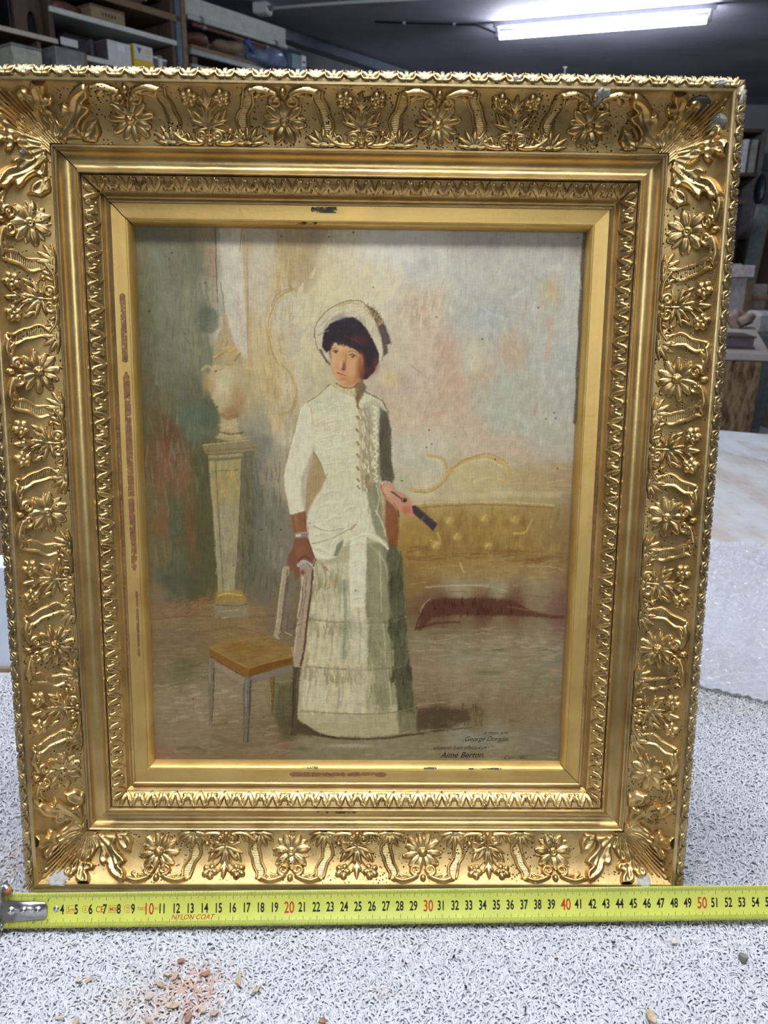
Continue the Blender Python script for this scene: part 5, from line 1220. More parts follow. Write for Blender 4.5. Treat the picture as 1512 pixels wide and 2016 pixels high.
('B',(148,92,64),142.8,102.3,2.58,0.81,0,0.55),
('B',(214,162,118),142.0,104.1,2.58,1.47,0,0.5),
('B',(196,112,86),138.4,93.1,2.21,2.21,0,0.25),
('S',(104,64,42),1.1,0.81,0.75,[(138.4,105.2),(144.2,108.0),(150.0,107.9),(154.3,104.3)]),
('B',(140,80,48),156.4,88.7,2.21,5.15,0,0.6),
('B',(122,70,44),155.7,97.2,2.21,4.42,0,0.6),
('B',(226,184,140),142.0,80.0,3.31,1.84,0,0.5),
('B',(228,186,142),136.6,89.3,1.84,4.42,0,0.35),
('B',(206,146,106),147.8,95.9,2.58,2.21,0,0.35),
('B',(176,112,76),147.1,101.9,2.94,2.21,0,0.4),
('S',(150,96,64),0.74,0.59,0.45,[(145.6,83.9),(144.9,87.4),(145.3,90.2)]),
('H',(178,162,112),(230,218,176),75,2.58,0.74,46,0.9,[(134.1,105.3),(140.6,109.5),(152.9,114.0),(154.4,108.6),(146.4,109.4),(138.4,105.9)]),
('P',(160,147,124),0.74,1.0,[(98.8,239.6),(102.6,238.0),(104.1,240.3),(101.3,254.2),(98.5,273.7),(96.4,289.5),(94.1,293.5),(91.9,291.9),(94.0,273.8),(96.8,254.3)]),
('S',(84,66,56),0.74,0.55,0.8,[(102.6,241.1),(100.1,262.0),(97.2,287.9)]),
('S',(205,195,170),0.74,0.55,0.7,[(99.2,241.1),(96.4,262.0),(94.2,285.6)]),
('S',(96,84,72),0.66,0.52,0.6,[(98.5,238.8),(94.8,269.9),(92.3,289.5)]),
('P',(162,146,124),0.74,1.0,[(111.6,239.5),(115.4,236.4),(120.6,237.9),(121.7,243.3),(119.4,261.9),(117.4,277.5),(115.0,300.5),(112.6,317.3),(107.3,317.3),(106.2,308.5),(107.4,293.4),(110.6,269.7),(112.6,250.3)]),
('S',(76,46,42),1.47,1.84,0.85,[(121.3,241.7),(119.4,261.9),(117.0,279.5),(114.6,301.3),(111.9,315.7)]),
('S',(208,196,172),0.92,0.74,0.7,[(113.8,246.4),(111.4,265.8),(109.0,289.4),(107.3,305.3)]),
('S',(110,88,80),0.74,0.55,0.7,[(116.8,246.4),(114.4,269.7),(111.2,293.4)]),
('S',(92,72,64),0.74,0.55,0.7,[(112.2,254.2),(109.9,273.7),(106.7,293.4)]),
('S',(176,180,182),3.31,2.94,0.9,[(110.8,238.0),(114.6,235.2),(119.8,237.9)]),
('S',(120,124,132),1.47,1.47,0.8,[(116.8,236.4),(121.3,240.9)]),
('B',(120,66,44),113.8,243.3,1.84,1.84,0,0.85),
('S',(66,34,34),1.1,0.74,0.7,[(121.7,238.6),(123.6,233.2)]),
('S',(112,108,98),3.31,2.58,0.8,[(104.0,254.2),(102.3,269.8),(101.0,286.3)]),
('S',(74,72,70),1.1,1.1,0.7,[(102.9,246.5),(102.4,258.1)]),
('S',(188,178,150),2.21,1.47,0.75,[(113.0,258.0),(111.4,269.7),(108.3,283.5)]),
('S',(66,58,50),0.74,0.55,0.7,[(113.7,254.9),(112.9,267.8),(110.6,277.6)]),
('S',(88,80,84),1.47,1.1,0.6,[(102.7,273.7),(102.1,289.5)]),
('S',(96,70,66),2.58,1.84,0.7,[(109.1,279.6),(106.7,287.9)]),
('S',(200,192,176),0.92,0.74,0.8,[(100.6,289.9),(105.2,291.8)]),
('S',(170,160,152),2.21,1.84,0.8,[(92.6,291.9),(95.3,294.3)]),
('P',(132,108,66),0.74,1.0,[(43.4,301.7),(46.5,299.3),(58.0,295.3),(83.5,292.4),(93.0,295.1),(105.8,301.7),(105.4,309.3),(89.3,312.6),(72.8,317.9),(58.5,310.4)]),
('H',(116,90,48),(150,124,78),10,8.83,1.84,60,0.8,[(46.5,300.9),(58.0,296.1),(82.7,293.5),(103.6,302.1),(88.2,311.0),(72.8,315.9),(59.6,309.6)]),
('B',(122,88,34),64.0,301.6,7.36,3.68,0,0.5),
('B',(126,92,38),78.8,303.9,8.83,2.94,0,0.45),
('P',(120,90,48),0.55,1.0,[(43.4,302.1),(58.4,310.8),(72.8,318.3),(71.9,324.8),(68.1,324.0),(53.8,315.2),(43.6,308.1)]),
('P',(108,76,32),0.55,1.0,[(72.8,318.3),(89.3,313.0),(105.8,309.3),(105.8,313.3),(91.9,317.4),(71.9,324.8)]),
('S',(176,140,84),0.66,0.55,0.7,[(44.2,302.1),(58.4,310.8),(72.4,317.9)]),
('S',(160,124,66),0.66,0.55,0.6,[(73.6,317.9),(89.7,312.6),(105.0,308.9)]),
('S',(92,58,22),0.74,0.59,0.7,[(44.0,308.9),(57.5,317.6),(69.6,324.8)]),
('S',(84,54,24),0.74,0.66,0.7,[(72.7,324.8),(91.9,318.2),(105.8,314.1)]),
('P',(140,126,112),0.74,1.0,[(44.0,310.5),(56.0,317.6),(69.2,325.6),(68.8,331.2),(57.4,324.8),(48.0,316.9)]),
('P',(118,108,102),0.74,1.0,[(75.0,325.6),(91.9,319.8),(106.5,314.9),(106.5,318.9),(93.8,323.8),(75.7,330.4)]),
('P',(112,102,90),0.66,1.0,[(42.5,309.7),(47.3,312.9),(47.0,325.7),(45.4,346.0),(43.8,362.3),(41.9,364.0),(41.9,346.0),(41.7,325.7)]),
('S',(160,152,146),0.92,0.74,0.6,[(43.6,311.3),(43.1,329.8)]),
('S',(70,56,44),0.92,0.55,0.8,[(46.5,317.7),(45.6,337.8),(43.9,360.7)]),
('P',(106,100,94),0.66,1.0,[(69.3,324.8),(75.4,325.5),(74.3,341.7),(72.8,362.2),(71.4,379.5),(68.3,379.6),(68.3,354.0)]),
('S',(142,142,142),1.1,0.74,0.6,[(70.7,327.2),(69.9,354.0)]),
('S',(74,60,46),1.47,1.1,0.8,[(74.2,328.0),(72.6,354.0),(71.0,377.1)]),
('S',(60,48,40),0.55,0.55,0.7,[(68.8,329.6),(67.9,377.1)]),
('P',(82,72,56),0.74,1.0,[(106.1,316.5),(111.1,317.3),(109.8,341.6),(108.4,371.9),(103.4,371.9),(104.7,349.7)]),
('S',(52,42,32),1.1,0.74,0.7,[(106.4,325.4),(105.8,353.8),(104.5,371.1)]),
('S',(120,106,84),0.74,0.74,0.6,[(109.5,321.3),(108.1,353.8)]),
('P',(112,92,58),0.74,1.0,[(88.4,324.7),(92.3,323.8),(91.3,341.7),(90.0,355.5),(88.8,355.5),(89.0,341.7)]),
('S',(70,54,36),0.74,0.55,0.7,[(91.9,325.5),(90.4,353.9)]),
('S',(180,168,130),0.74,0.55,0.5,[(89.0,337.6),(88.9,347.8)]),
('S',(188,170,136),1.1,0.74,0.7,[(105.1,301.3),(106.6,308.5)]),
('S',(84,64,60),4.78,2.94,0.85,[(311.4,-0.2),(311.0,11.3),(310.6,22.9),(311.3,34.5),(310.9,46.2),(310.6,58.1),(311.2,69.9),(310.9,81.9),(310.5,94.0),(311.2,106.1),(310.8,118.4),(310.4,130.7)]),
('S',(112,90,80),2.94,2.21,0.5,[(311.5,132.1),(311.4,156.3),(311.3,180.9),(311.3,205.7),(311.2,231.0),(311.2,256.6),(311.1,282.5),(311.1,308.9),(311.0,335.6),(310.9,362.7)]),
('D',(38,30,26),133.4,5.3),
('D',(38,30,26),150.2,2.0),
('D',(38,30,26),100.1,5.4),
('D',(38,30,26),24.6,17.5),
('D',(38,30,26),22.4,21.9),
('D',(38,30,26),47.2,37.2),
('D',(38,30,26),7.5,56.6),
('D',(38,30,26),164.2,38.5),
('D',(38,30,26),306.0,3.6),
('D',(38,30,26),209.1,58.6),
('D',(38,30,26),280.4,50.8),
('D',(38,30,26),241.8,72.9),
('D',(38,30,26),205.3,137.6),
('D',(38,30,26),203.7,150.1),
('D',(38,30,26),207.4,147.5),
('D',(38,30,26),295.3,124.3),
('D',(38,30,26),296.6,127.9),
('D',(38,30,26),289.3,128.7),
('D',(38,30,26),53.2,97.6),
('D',(38,30,26),53.3,122.6),
('D',(38,30,26),62.9,238.7),
('D',(38,30,26),98.0,211.4),
('D',(38,30,26),83.9,211.5),
('D',(38,30,26),83.4,357.2),
('D',(38,30,26),30.1,342.8),
('D',(38,30,26),186.1,174.6),
('D',(38,30,26),153.0,257.0),
('D',(38,30,26),253.7,158.4),
('D',(38,30,26),260.3,-6.9),
('D',(38,30,26),299.4,164.6),
]
class Painter:
    """flat paint layers laid down on a canvas grid; coordinates are millimetres from the sight's top left corner"""
    def __init__(s, w, h, step, pad):
        s.step = step; s.pad = pad
        s.nx = int(round((w + 2 * pad) / step)) + 1; s.ny = int(round((h + 2 * pad) / step)) + 1
        s.x = np.linspace(-pad, w + pad, s.nx); s.y = np.linspace(-pad, h + pad, s.ny)
        s.dx = s.x[1] - s.x[0]; s.dy = s.y[1] - s.y[0]
        s.C = np.zeros((s.ny, s.nx, 3), np.float32); s.T = np.zeros((s.ny, s.nx), np.float32)
        s.rng = np.random.default_rng(5)
    def ground(s, pts):
        P = np.array(pts, np.float32)
        cx = s.x[::6]; cy = s.y[::6]
        X, Y = np.meshgrid(cx, cy)
        num = np.zeros(X.shape + (3,)); den = np.zeros(X.shape)
        for x, y, r, g, b in P:
            w = 1.0 / (((X - x) / 1.0) ** 2 + ((Y - y) / 1.5) ** 2 + 25.0) ** 2.2
            num += w[..., None] * np.array([r, g, b]); den += w
        A = num / den[..., None]
        for k in range(3):
            t = np.stack([np.interp(s.x, cx, row) for row in A[..., k]])
            s.C[..., k] = np.stack([np.interp(s.y, cy, c) for c in t.T]).T
    def win(s, x0, y0, x1, y1):
        i0 = max(0, int((x0 + s.pad) / s.dx) - 1); i1 = min(s.nx, int((x1 + s.pad) / s.dx) + 3)
        j0 = max(0, int((y0 + s.pad) / s.dy) - 1); j1 = min(s.ny, int((y1 + s.pad) / s.dy) + 3)
        if i1 <= i0 or j1 <= j0: return None
        return slice(j0, j1), slice(i0, i1), s.x[i0:i1][None, :], s.y[j0:j1][:, None]
    def mix(s, J, I, a, c, thick=0.0):
        s.C[J, I] += a[..., None] * (np.asarray(c, np.float32) - s.C[J, I])
        if thick: s.T[J, I] = s.T[J, I] * (1 - 0.7 * a) + thick * a
    def poly(s, c, soft, op, pts):
        P = np.array(pts); g = s.win(*(P.min(0) - soft), *(P.max(0) + soft))
        if g is None: return
        J, I, X, Y = g
        ins = np.zeros((Y.shape[0], X.shape[1]), bool); d = np.full(ins.shape, 1e9, np.float32)
        for (ax, ay), (bx, by) in zip(P, np.roll(P, -1, 0)):
            cr = (ay > Y) != (by > Y)
            xi = ax + (Y - ay) * (bx - ax) / ((by - ay) if abs(by - ay) > 1e-9 else 1e-9)
            ins ^= cr & (X < xi)
            l2 = (bx - ax) ** 2 + (by - ay) ** 2 + 1e-9
            t = np.clip(((X - ax) * (bx - ax) + (Y - ay) * (by - ay)) / l2, 0, 1)
            d = np.minimum(d, (X - ax - t * (bx - ax)) ** 2 + (Y - ay - t * (by - ay)) ** 2)
        sd = np.sqrt(d) * np.where(ins, 1, -1) + (s.rng.random(ins.shape) - 0.5) * soft * 0.5
        s.mix(J, I, op * np.clip(sd / soft + 0.5, 0, 1), c)
    def stroke(s, c, w0, w1, op, pts):
        Q = spline(pts, max(10, 7 * len(pts)))
        W = np.linspace(w0, w1, len(Q)) / 2
        m = max(w0, w1)
        g = s.win(*(Q.min(0) - m), *(Q.max(0) + m))
        if g is None: return
        J, I, X, Y = g
        best = np.full((Y.shape[0], X.shape[1]), 9.0, np.float32)
        for (ax, ay), (bx, by), w in zip(Q[:-1], Q[1:], W):
            l2 = (bx - ax) ** 2 + (by - ay) ** 2 + 1e-9
            t = np.clip(((X - ax) * (bx - ax) + (Y - ay) * (by - ay)) / l2, 0, 1)
            best = np.minimum(best, np.sqrt((X - ax - t * (bx - ax)) ** 2 + (Y - ay - t * (by - ay)) ** 2) / w)
        a = np.clip((1.15 - best) / 0.5, 0, 1) * (0.8 + 0.35 * s.rng.random(best.shape))
        s.mix(J, I, np.clip(op * a, 0, 1), c, 0.35 * op)
    def blob(s, c, x, y, rx, ry, ang, op):
        m = 2.2 * max(rx, ry); g = s.win(x - m, y - m, x + m, y + m)
        if g is None: return
        J, I, X, Y = g; a = math.radians(ang)
        u = ((X - x) * math.cos(a) + (Y - y) * math.sin(a)) / rx; v = (-(X - x) * math.sin(a) + (Y - y) * math.cos(a)) / ry
        s.mix(J, I, op * np.exp(-(u * u + v * v) ** 1.4 * 0.9), c)
    def hatch(s, c1, c2, deg, ln, wd, n, op, pts):
        P = np.array(pts); lo = P.min(0); hi = P.max(0); a0 = math.radians(-deg); k = 0
        c1 = np.array(c1, float); c2 = np.array(c2, float)
        for _ in range(n * 4):
            if k >= n: break
            x, y = lo + s.rng.random(2) * (hi - lo)
            ins = False
            for (ax, ay), (bx, by) in zip(P, np.roll(P, -1, 0)):
                if (ay > y) != (by > y) and x < ax + (y - ay) * (bx - ax) / (by - ay): ins = not ins
            if not ins: continue
            k += 1
            a = a0 + s.rng.normal() * 0.12; l = ln * s.rng.uniform(0.4, 1.0) / 2; b = s.rng.normal() * 0.06 * ln
            dx, dy = math.cos(a), math.sin(a)
            c = c1 + (c2 - c1) * s.rng.random()
            w = wd * s.rng.uniform(0.5, 1.1)
            s.stroke(c, w, w * 0.5, op * s.rng.uniform(0.5, 1), [(x - dx * l, y - dy * l), (x - dy * b * 0.3, y + dx * b * 0.3), (x + dx * l, y + dy * l)])
    def run(s, ops):
        for o in ops:
            if o[0] == 'P': s.poly(*o[1:])
            elif o[0] == 'S': s.stroke(*o[1:])
            elif o[0] == 'B': s.blob(*o[1:])
            elif o[0] == 'H': s.hatch(*o[1:])
            elif o[0] == 'D': s.blob(o[1], o[2], o[3], 0.55, 0.55, 0, 0.95)
    def repaint(s, n, ln, wd, op, keep):
        """short dabs picking up the colour under them, following the brushwork's direction"""
        for _ in range(n):
            x = s.rng.uniform(s.x[0], s.x[-1]); y = s.rng.uniform(s.y[0], s.y[-1])
            if any(((x - kx) / rx) ** 2 + ((y - ky) / ry) ** 2 < 1 for kx, ky, rx, ry in keep): continue
            i = min(s.nx - 1, int((x + s.pad) / s.dx)); j = min(s.ny - 1, int((y + s.pad) / s.dy))
            c = s.C[j, i] * (1 + s.rng.normal() * 0.05) + s.rng.normal(0, 2.5, 3)
            a = (math.pi / 2 if y < 285 or 115 < x < 205 else 0.0) + s.rng.normal() * 0.35
            l = ln * s.rng.uniform(0.4, 1.0) / 2; w = wd * s.rng.uniform(0.5, 1.0) / 2
            ux, uy = math.cos(a), math.sin(a); m = l + w
            g = s.win(x - abs(ux) * l - w, y - abs(uy) * l - w, x + abs(ux) * l + w, y + abs(uy) * l + w)
            if g is None: continue
            J, I, X, Y = g
            p = (X - x) * ux + (Y - y) * uy; q = -(X - x) * uy + (Y - y) * ux
            d = np.hypot(np.maximum(np.abs(p) - l, 0), q) / w
            s.mix(J, I, op * np.clip((1.1 - d) / 0.45, 0, 1), c, 0.2)
    def warp(s, amp, keep):
        def soft(k):
            r = s.rng.standard_normal((s.ny, s.nx)).astype(np.float32)
            for ax in (0, 1):
                c = np.cumsum(np.pad(r, [(k, 0) if i == ax else (0, 0) for i in (0, 1)]), axis=ax)
                d = (np.take(c, range(k, c.shape[ax]), ax) - np.take(c, range(0, c.shape[ax] - k), ax))
                r = d
            return r / r.std()
        m = np.ones((s.ny, s.nx), np.float32)
        for kx, ky, rx, ry in keep:
            m *= np.clip((((s.x[None, :] - kx) / rx) ** 2 + ((s.y[:, None] - ky) / ry) ** 2 - 0.7) * 2, 0.15, 1)
        U = np.clip(np.arange(s.nx)[None, :] + m * amp * (soft(7) + 0.8 * soft(17)), 0, s.nx - 1.01)
        V = np.clip(np.arange(s.ny)[:, None] + m * amp * (soft(7) + 0.8 * soft(17)), 0, s.ny - 1.01)
        I = U.astype(int); J = V.astype(int); fu = (U - I)[..., None]; fv = (V - J)[..., None]
        s.C = ((s.C[J, I] * (1 - fu) + s.C[J, I + 1] * fu) * (1 - fv) + (s.C[J + 1, I] * (1 - fu) + s.C[J + 1, I + 1] * fu) * fv).astype(np.float32)
    def finish(s, keep=()):
        def streak(kx, ky):
            r = s.rng.standard_normal((s.ny, s.nx)).astype(np.float32)
            for ax, k in ((1, kx), (0, ky)):
                if k > 1:
                    c = np.cumsum(np.pad(r, [(k, 0) if i == ax else (0, 0) for i in (0, 1)]), axis=ax)
                    r = (np.take(c, range(k, c.shape[ax]), ax) - np.take(c, range(0, c.shape[ax] - k), ax)) / math.sqrt(k)
            return r / r.std()
        f = s.y[:, None] / s.y[-1]
        v = streak(1, 14); h = streak(16, 1); g = streak(1, 1); b = streak(9, 9)
        w = np.clip((f - 0.62) * 8, 0, 1)
        t = (v * (1 - 0.75 * w) + h * (0.25 + 0.75 * w)) * 0.017 + g * 0.016 + b * 0.022
        for kx, ky, rx, ry in keep:
            t *= np.clip((((s.x[None, :] - kx) / rx) ** 2 + ((s.y[:, None] - ky) / ry) ** 2 - 0.6) * 2, 0.3, 1)
        s.C = (s.C - 120) * 1.10 + 119
        s.C *= (1 + t)[..., None]
        s.T += 0.06 * (v * (1 - w) + h * w) + 0.03 * g
        s.C = np.clip(s.C, 4, 250)

def srgb_lin(c):
    c = np.clip(c / 255.0, 0, 1)
    return np.where(c < 0.04045, c / 12.92, ((c + 0.055) / 1.055) ** 2.4)
def paint_lin(c):
    x = srgb_lin(c)
    return x * np.array([1.70, 1.53, 1.21]) / (1 + 0.42 * x)
PT = Painter(FW * 1000, FH * 1000, 0.5, 4.0)
PT.ground(PAINT_GROUND); PT.run(PAINT)
_keep = [(149, 94, 16, 19), (190, 194, 12, 12), (114, 228, 12, 14)]
PT.warp(0.22, _keep)
PT.repaint(1600, 9, 1.7, 0.34, _keep + [(149, 85, 26, 30)])
PT.repaint(2600, 5, 0.95, 0.45, _keep)
PT.finish(_keep)
mp = new_mat('oil_paint', (0.5, 0.5, 0.45), 0.38, 0, 0.32)
_at = nd(mp, 'ShaderNodeAttribute', {'attribute_name': 'paint'}).outputs['Color']
setin(mp, 'Base Color', _at)
_c = nd(mp, 'ShaderNodeTexCoord').outputs['Object']
_v = noise(mp, nd(mp, 'ShaderNodeMapping', _0=_c, Scale=(1300, 130, 1)).outputs[0], 1.0, 3)
_w = nd(mp, 'ShaderNodeTexNoise', Vector=nd(mp, 'ShaderNodeMapping', _0=_c, Scale=(1, 1, 1)).outputs[0], Scale=900.0, Detail=2.0).outputs[0]
bump(mp, nd(mp, 'ShaderNodeMath', {'operation': 'ADD'}, _0=_v, _1=_w).outputs[0], 0.35, 0.0003)
def painting_mesh():
    X, Y = np.meshgrid(PT.x / 1000 - FW / 2, FH / 2 - PT.y / 1000)
    V = np.stack([X, Y, np.clip(PT.T, -0.5, 1.2) * 0.00016], -1).reshape(-1, 3)
    nx, ny = PT.nx, PT.ny
    idx = np.arange(nx * ny).reshape(ny, nx)
    F = np.stack([idx[1:, :-1], idx[1:, 1:], idx[:-1, 1:], idx[:-1, :-1]], -1).reshape(-1, 4)
    me = mesh_np('painted_canvas', V, F, mp)
    ca = me.color_attributes.new('paint', 'FLOAT_COLOR', 'POINT')
    lin = np.concatenate([paint_lin(PT.C.reshape(-1, 3)), np.ones((nx * ny, 1))], 1).astype(np.float32)
    ca.data.foreach_set('color', lin.ravel())
    return me
FRM = Matrix.Translation(frame.location) @ Euler(frame.rotation_euler).to_matrix().to_4x4()
painting = thing('oil_painting', 'oil painting of a woman in a white dress and bonnet beside a chair', 'painting', FRM @ (FC + Vector((0, 0, -0.003))), frame.rotation_euler)
obj('painted_canvas', painting_mesh(), painting)
box('stretcher', (FW + 0.008, FH + 0.008, 0.012), (0, 0, -0.0135), M['frame_wood'], painting, bevel=0.001)
M['ink'] = new_mat('signature_paint', (0.030, 0.020, 0.012), 0.5)
def text_mesh(body, size, m, shear=0.0, xs=1.0, bold=0.0, align='LEFT', name='lettering'):
    c = bpy.data.curves.new(name, 'FONT'); c.body = body; c.size = size; c.shear = shear; c.offset = bold
    c.align_x = align; c.resolution_u = 3; c.fill_mode = 'FRONT'
    o = bpy.data.objects.new(name, c); COL.objects.link(o)
    me = bpy.data.meshes.new_from_object(o.evaluated_get(bpy.context.evaluated_depsgraph_get()))
    bpy.data.objects.remove(o); bpy.data.curves.remove(c)
    me.name = name
    if xs != 1.0: me.transform(Matrix.Diagonal((xs, 1, 1, 1)))
    me.materials.clear(); me.materials.append(m)
    return me
for body, x, y, s, b in (('a mon ami', 252, 370.2, 4.6, 0), ('George Doraise.', 237, 375.6, 5.4, 0), ('souvenir bien affectueux', 213, 382.6, 4.4, 0), ('Aim\u00e9 Berton.', 219, 389.3, 6.6, 0.04), ('Capri 1883', 268, 390.2, 4.2, 0)):
    obj('inscription', text_mesh(body, s * MM, M['ink'], 0.45, 0.95, b * MM - 0.03 * MM), painting, ((x - FW * 500) * MM, (FH * 500 - y) * MM, 0.0003), (0, 0, math.radians(0.6)))
# ------------------------------------------------------------------ work table, rug, bubble wrap
def dirty_white(name, base, spots):
    m = new_mat(name, base, 0.55, 0, 0.4)
    v = coords(m)
    n1 = noise(m, v, 7, 6, 0.65)
    c = ramp(m, n1, [(0.35, tuple(x * 0.84 for x in base)), (0.62, base)])
    n2 = noise(m, nd(m, 'ShaderNodeMapping', _0=v, Scale=(9, 3.5, 1)).outputs[0], 1.6, 5, 0.6)
    c = mixc(m, ramp(m, n2, [(0.45, (0, 0, 0)), (0.66, (0.85, 0.85, 0.85))]), c, (0.50, 0.39, 0.32))
    n3 = noise(m, nd(m, 'ShaderNodeMapping', _0=v, Scale=(22, 60, 1)).outputs[0], 1.0, 5, 0.7)
    c = mixc(m, ramp(m, n3, [(0.64, (0, 0, 0)), (0.70, (spots, spots, spots))]), c, (0.18, 0.15, 0.13))
    setin(m, 'Base Color', c); bump(m, n1, 0.1)
    return m
M['worktop'] = dirty_white('dirty_white_worktop', (0.70, 0.69, 0.68), 0.7)
M['worktop_far'] = dirty_white('white_worktop', (0.74, 0.77, 0.80), 0.25)
M['table_leg'] = wood('table_leg_wood', (0.20, 0.13, 0.08), (0.32, 0.22, 0.14), (30, 30, 3))
table = thing('work_table', 'large dirty white work table the framed picture stands on', 'table', (0.1, 0.6, 0))
TT = TABLE_Z - 0.008
def board(name, pts, z0, z1, m, parent, off):
    bm = bmesh.new(); n = len(pts)
    lo = [bm.verts.new((x - off[0], y - off[1], z0)) for x, y in pts]; hi = [bm.verts.new((x - off[0], y - off[1], z1)) for x, y in pts]
    bm.faces.new(lo[::-1]); bm.faces.new(hi)
    for i in range(n): bm.faces.new((lo[i], lo[(i + 1) % n], hi[(i + 1) % n], hi[i]))
    bmesh.ops.recalc_face_normals(bm, faces=bm.faces)
    bmesh.ops.bevel(bm, geom=list(bm.edges), offset=0.0025, segments=2, affect='EDGES')
    return obj(name, bm_mesh(name, bm, m), parent)
crack = [(-0.62, 2.26), (0.885, 1.405), (0.925, 1.352), (0.965, 1.300), (1.45, 1.02)]
near = [(-0.62, -0.225), (1.45, -0.225)] + crack[::-1]
far = [(x + 0.006, y + 0.012) for x, y in crack] + [(1.45, 1.48), (1.004, 1.66), (-0.62, 2.30)]
board('worktop_panel', near, TT - 0.04, TT, M['worktop'], table, (0.1, 0.6))
board('worktop_panel', far, TT - 0.04, TT + 0.002, M['worktop_far'], table, (0.1, 0.6))
for x, y in ((-0.55, -0.16), (1.38, -0.16), (1.36, 1.30), (-0.55, 2.05)):
    box('leg', (0.07, 0.07, TT - 0.04), (x - 0.1, y - 0.6, 0), M['table_leg'], table)

# --- rug
rug = thing('pile_rug', 'shaggy white pile rug under the frame, dusty with crumbs', 'rug', (0, 0, TT))
M['rug_back'] = plain('rug_backing', (0.52, 0.52, 0.54), 0.95, 0, 0.3, 200)
RX0, RX1, RY0, RY1 = -0.52, 0.60, -0.200, 0.283
box('backing', (RX1 - RX0, RY1 - RY0, 0.0035), ((RX0 + RX1) / 2, (RY0 + RY1) / 2, 0), M['rug_back'], rug, bevel=0.001)
def pile():
    def area(n, x0, x1, y0, y1):
        return RNG.uniform(x0, x1, n), RNG.uniform(y0, y1, n)
    xs, ys = zip(area(47000, -0.30, 0.36, -0.185, -0.035), area(25000, 0.22, 0.56, -0.06, 0.281), area(13000, -0.46, -0.2, -0.06, 0.281), area(8000, -0.26, 0.26, -0.04, 0.281),
                 area(1500, RX0, RX1, RY0 + 0.003, -0.17), area(2500, RX0, -0.3, -0.18, 0.28))
    x = np.concatenate(xs); y = np.concatenate(ys); n = len(x)
    flow = 2.2 * np.sin(x * 17 + 1.3 * np.sin(y * 31)) + 1.8 * np.cos(y * 26 + x * 9) + RNG.normal(0, 1.1, n)
    L = RNG.uniform(0.0042, 0.0078, n); w = RNG.uniform(0.00048, 0.00082, n); bend = RNG.normal(0, 0.9, n)
    top = RNG.uniform(0.0046, 0.0076, n); base = 0.0016
    t = np.linspace(0, 1, 4)
    V = np.zeros((n, 4, 3, 3), np.float32)
    px = x.copy(); py = y.copy(); ang = flow.copy()
    for i in range(4):
        if i:
            px = px + np.cos(ang) * L / 3; py = py + np.sin(ang) * L / 3
        z = base + (top - base) * np.sin(math.pi * (0.12 + 0.80 * t[i])) ** 0.8
        ww = w * (0.75 if i in (0, 3) else 1.0)
        nx, ny = -np.sin(ang), np.cos(ang)
        V[:, i, 0] = np.stack([px + nx * ww, py + ny * ww, z - ww * 0.9], 1)
        V[:, i, 1] = np.stack([px, py, z], 1)
        V[:, i, 2] = np.stack([px - nx * ww, py - ny * ww, z - ww * 0.9], 1)
        ang = ang + bend / 3 + RNG.normal(0, 0.25, n)
    b = (np.arange(n) * 12)[:, None]
    F = []
    for i in range(3):
        for k in range(2):
            F.append(np.concatenate([b + i * 3 + k, b + (i + 1) * 3 + k, b + (i + 1) * 3 + k + 1, b + i * 3 + k + 1], 1))
    me = mesh_np('pile', V.reshape(-1, 3), np.concatenate(F), None)
    col = np.tile(np.array([0.70, 0.695, 0.71]), (n, 1)) * RNG.uniform(0.85, 1.10, n)[:, None]
    def tint(cx, cy, rx, ry, c, k):  # soft elliptical colour change: reddish tan stains and a grey-brown band
        d = ((x - cx) / rx) ** 2 + ((y - cy) / ry) ** 2
        a = k * np.exp(-d) * (RNG.random(n) < 0.75 * np.exp(-d * 0.7))
        col[:] = col * (1 - a[:, None]) + np.array(c) * a[:, None]
    tint(-0.105, -0.118, 0.028, 0.022, (0.55, 0.27, 0.17), 0.75)
    tint(-0.13, -0.13, 0.05, 0.03, (0.62, 0.45, 0.30), 0.4)
    tint(-0.24, -0.03, 0.03, 0.04, (0.62, 0.36, 0.25), 0.6)
    tint(-0.27, 0.0, 0.03, 0.03, (0.60, 0.40, 0.30), 0.5)
    tint(0.02, -0.12, 0.02, 0.01, (0.60, 0.42, 0.38), 0.35)
    tint(0.36, 0.235, 0.16, 0.04, (0.52, 0.47, 0.42), 0.8)  # darker grey-brown band near the rug's back edge
    tint(0.30, 0.10, 0.03, 0.03, (0.62, 0.50, 0.42), 0.35)
    ca = me.color_attributes.new('fibre', 'FLOAT_COLOR', 'POINT')
    c4 = np.concatenate([np.repeat(col, 12, 0), np.ones((n * 12, 1))], 1).astype(np.float32)
    ca.data.foreach_set('color', np.ascontiguousarray(c4).ravel())
    m = new_mat('rug_fibre', (0.8, 0.8, 0.82), 0.85, 0, 0.15)
    setin(m, 'Base Color', nd(m, 'ShaderNodeAttribute', {'attribute_name': 'fibre'}).outputs['Color'])
    me.materials.append(m)
    return me
po = obj('pile', pile(), rug); po['kind'] = 'stuff'

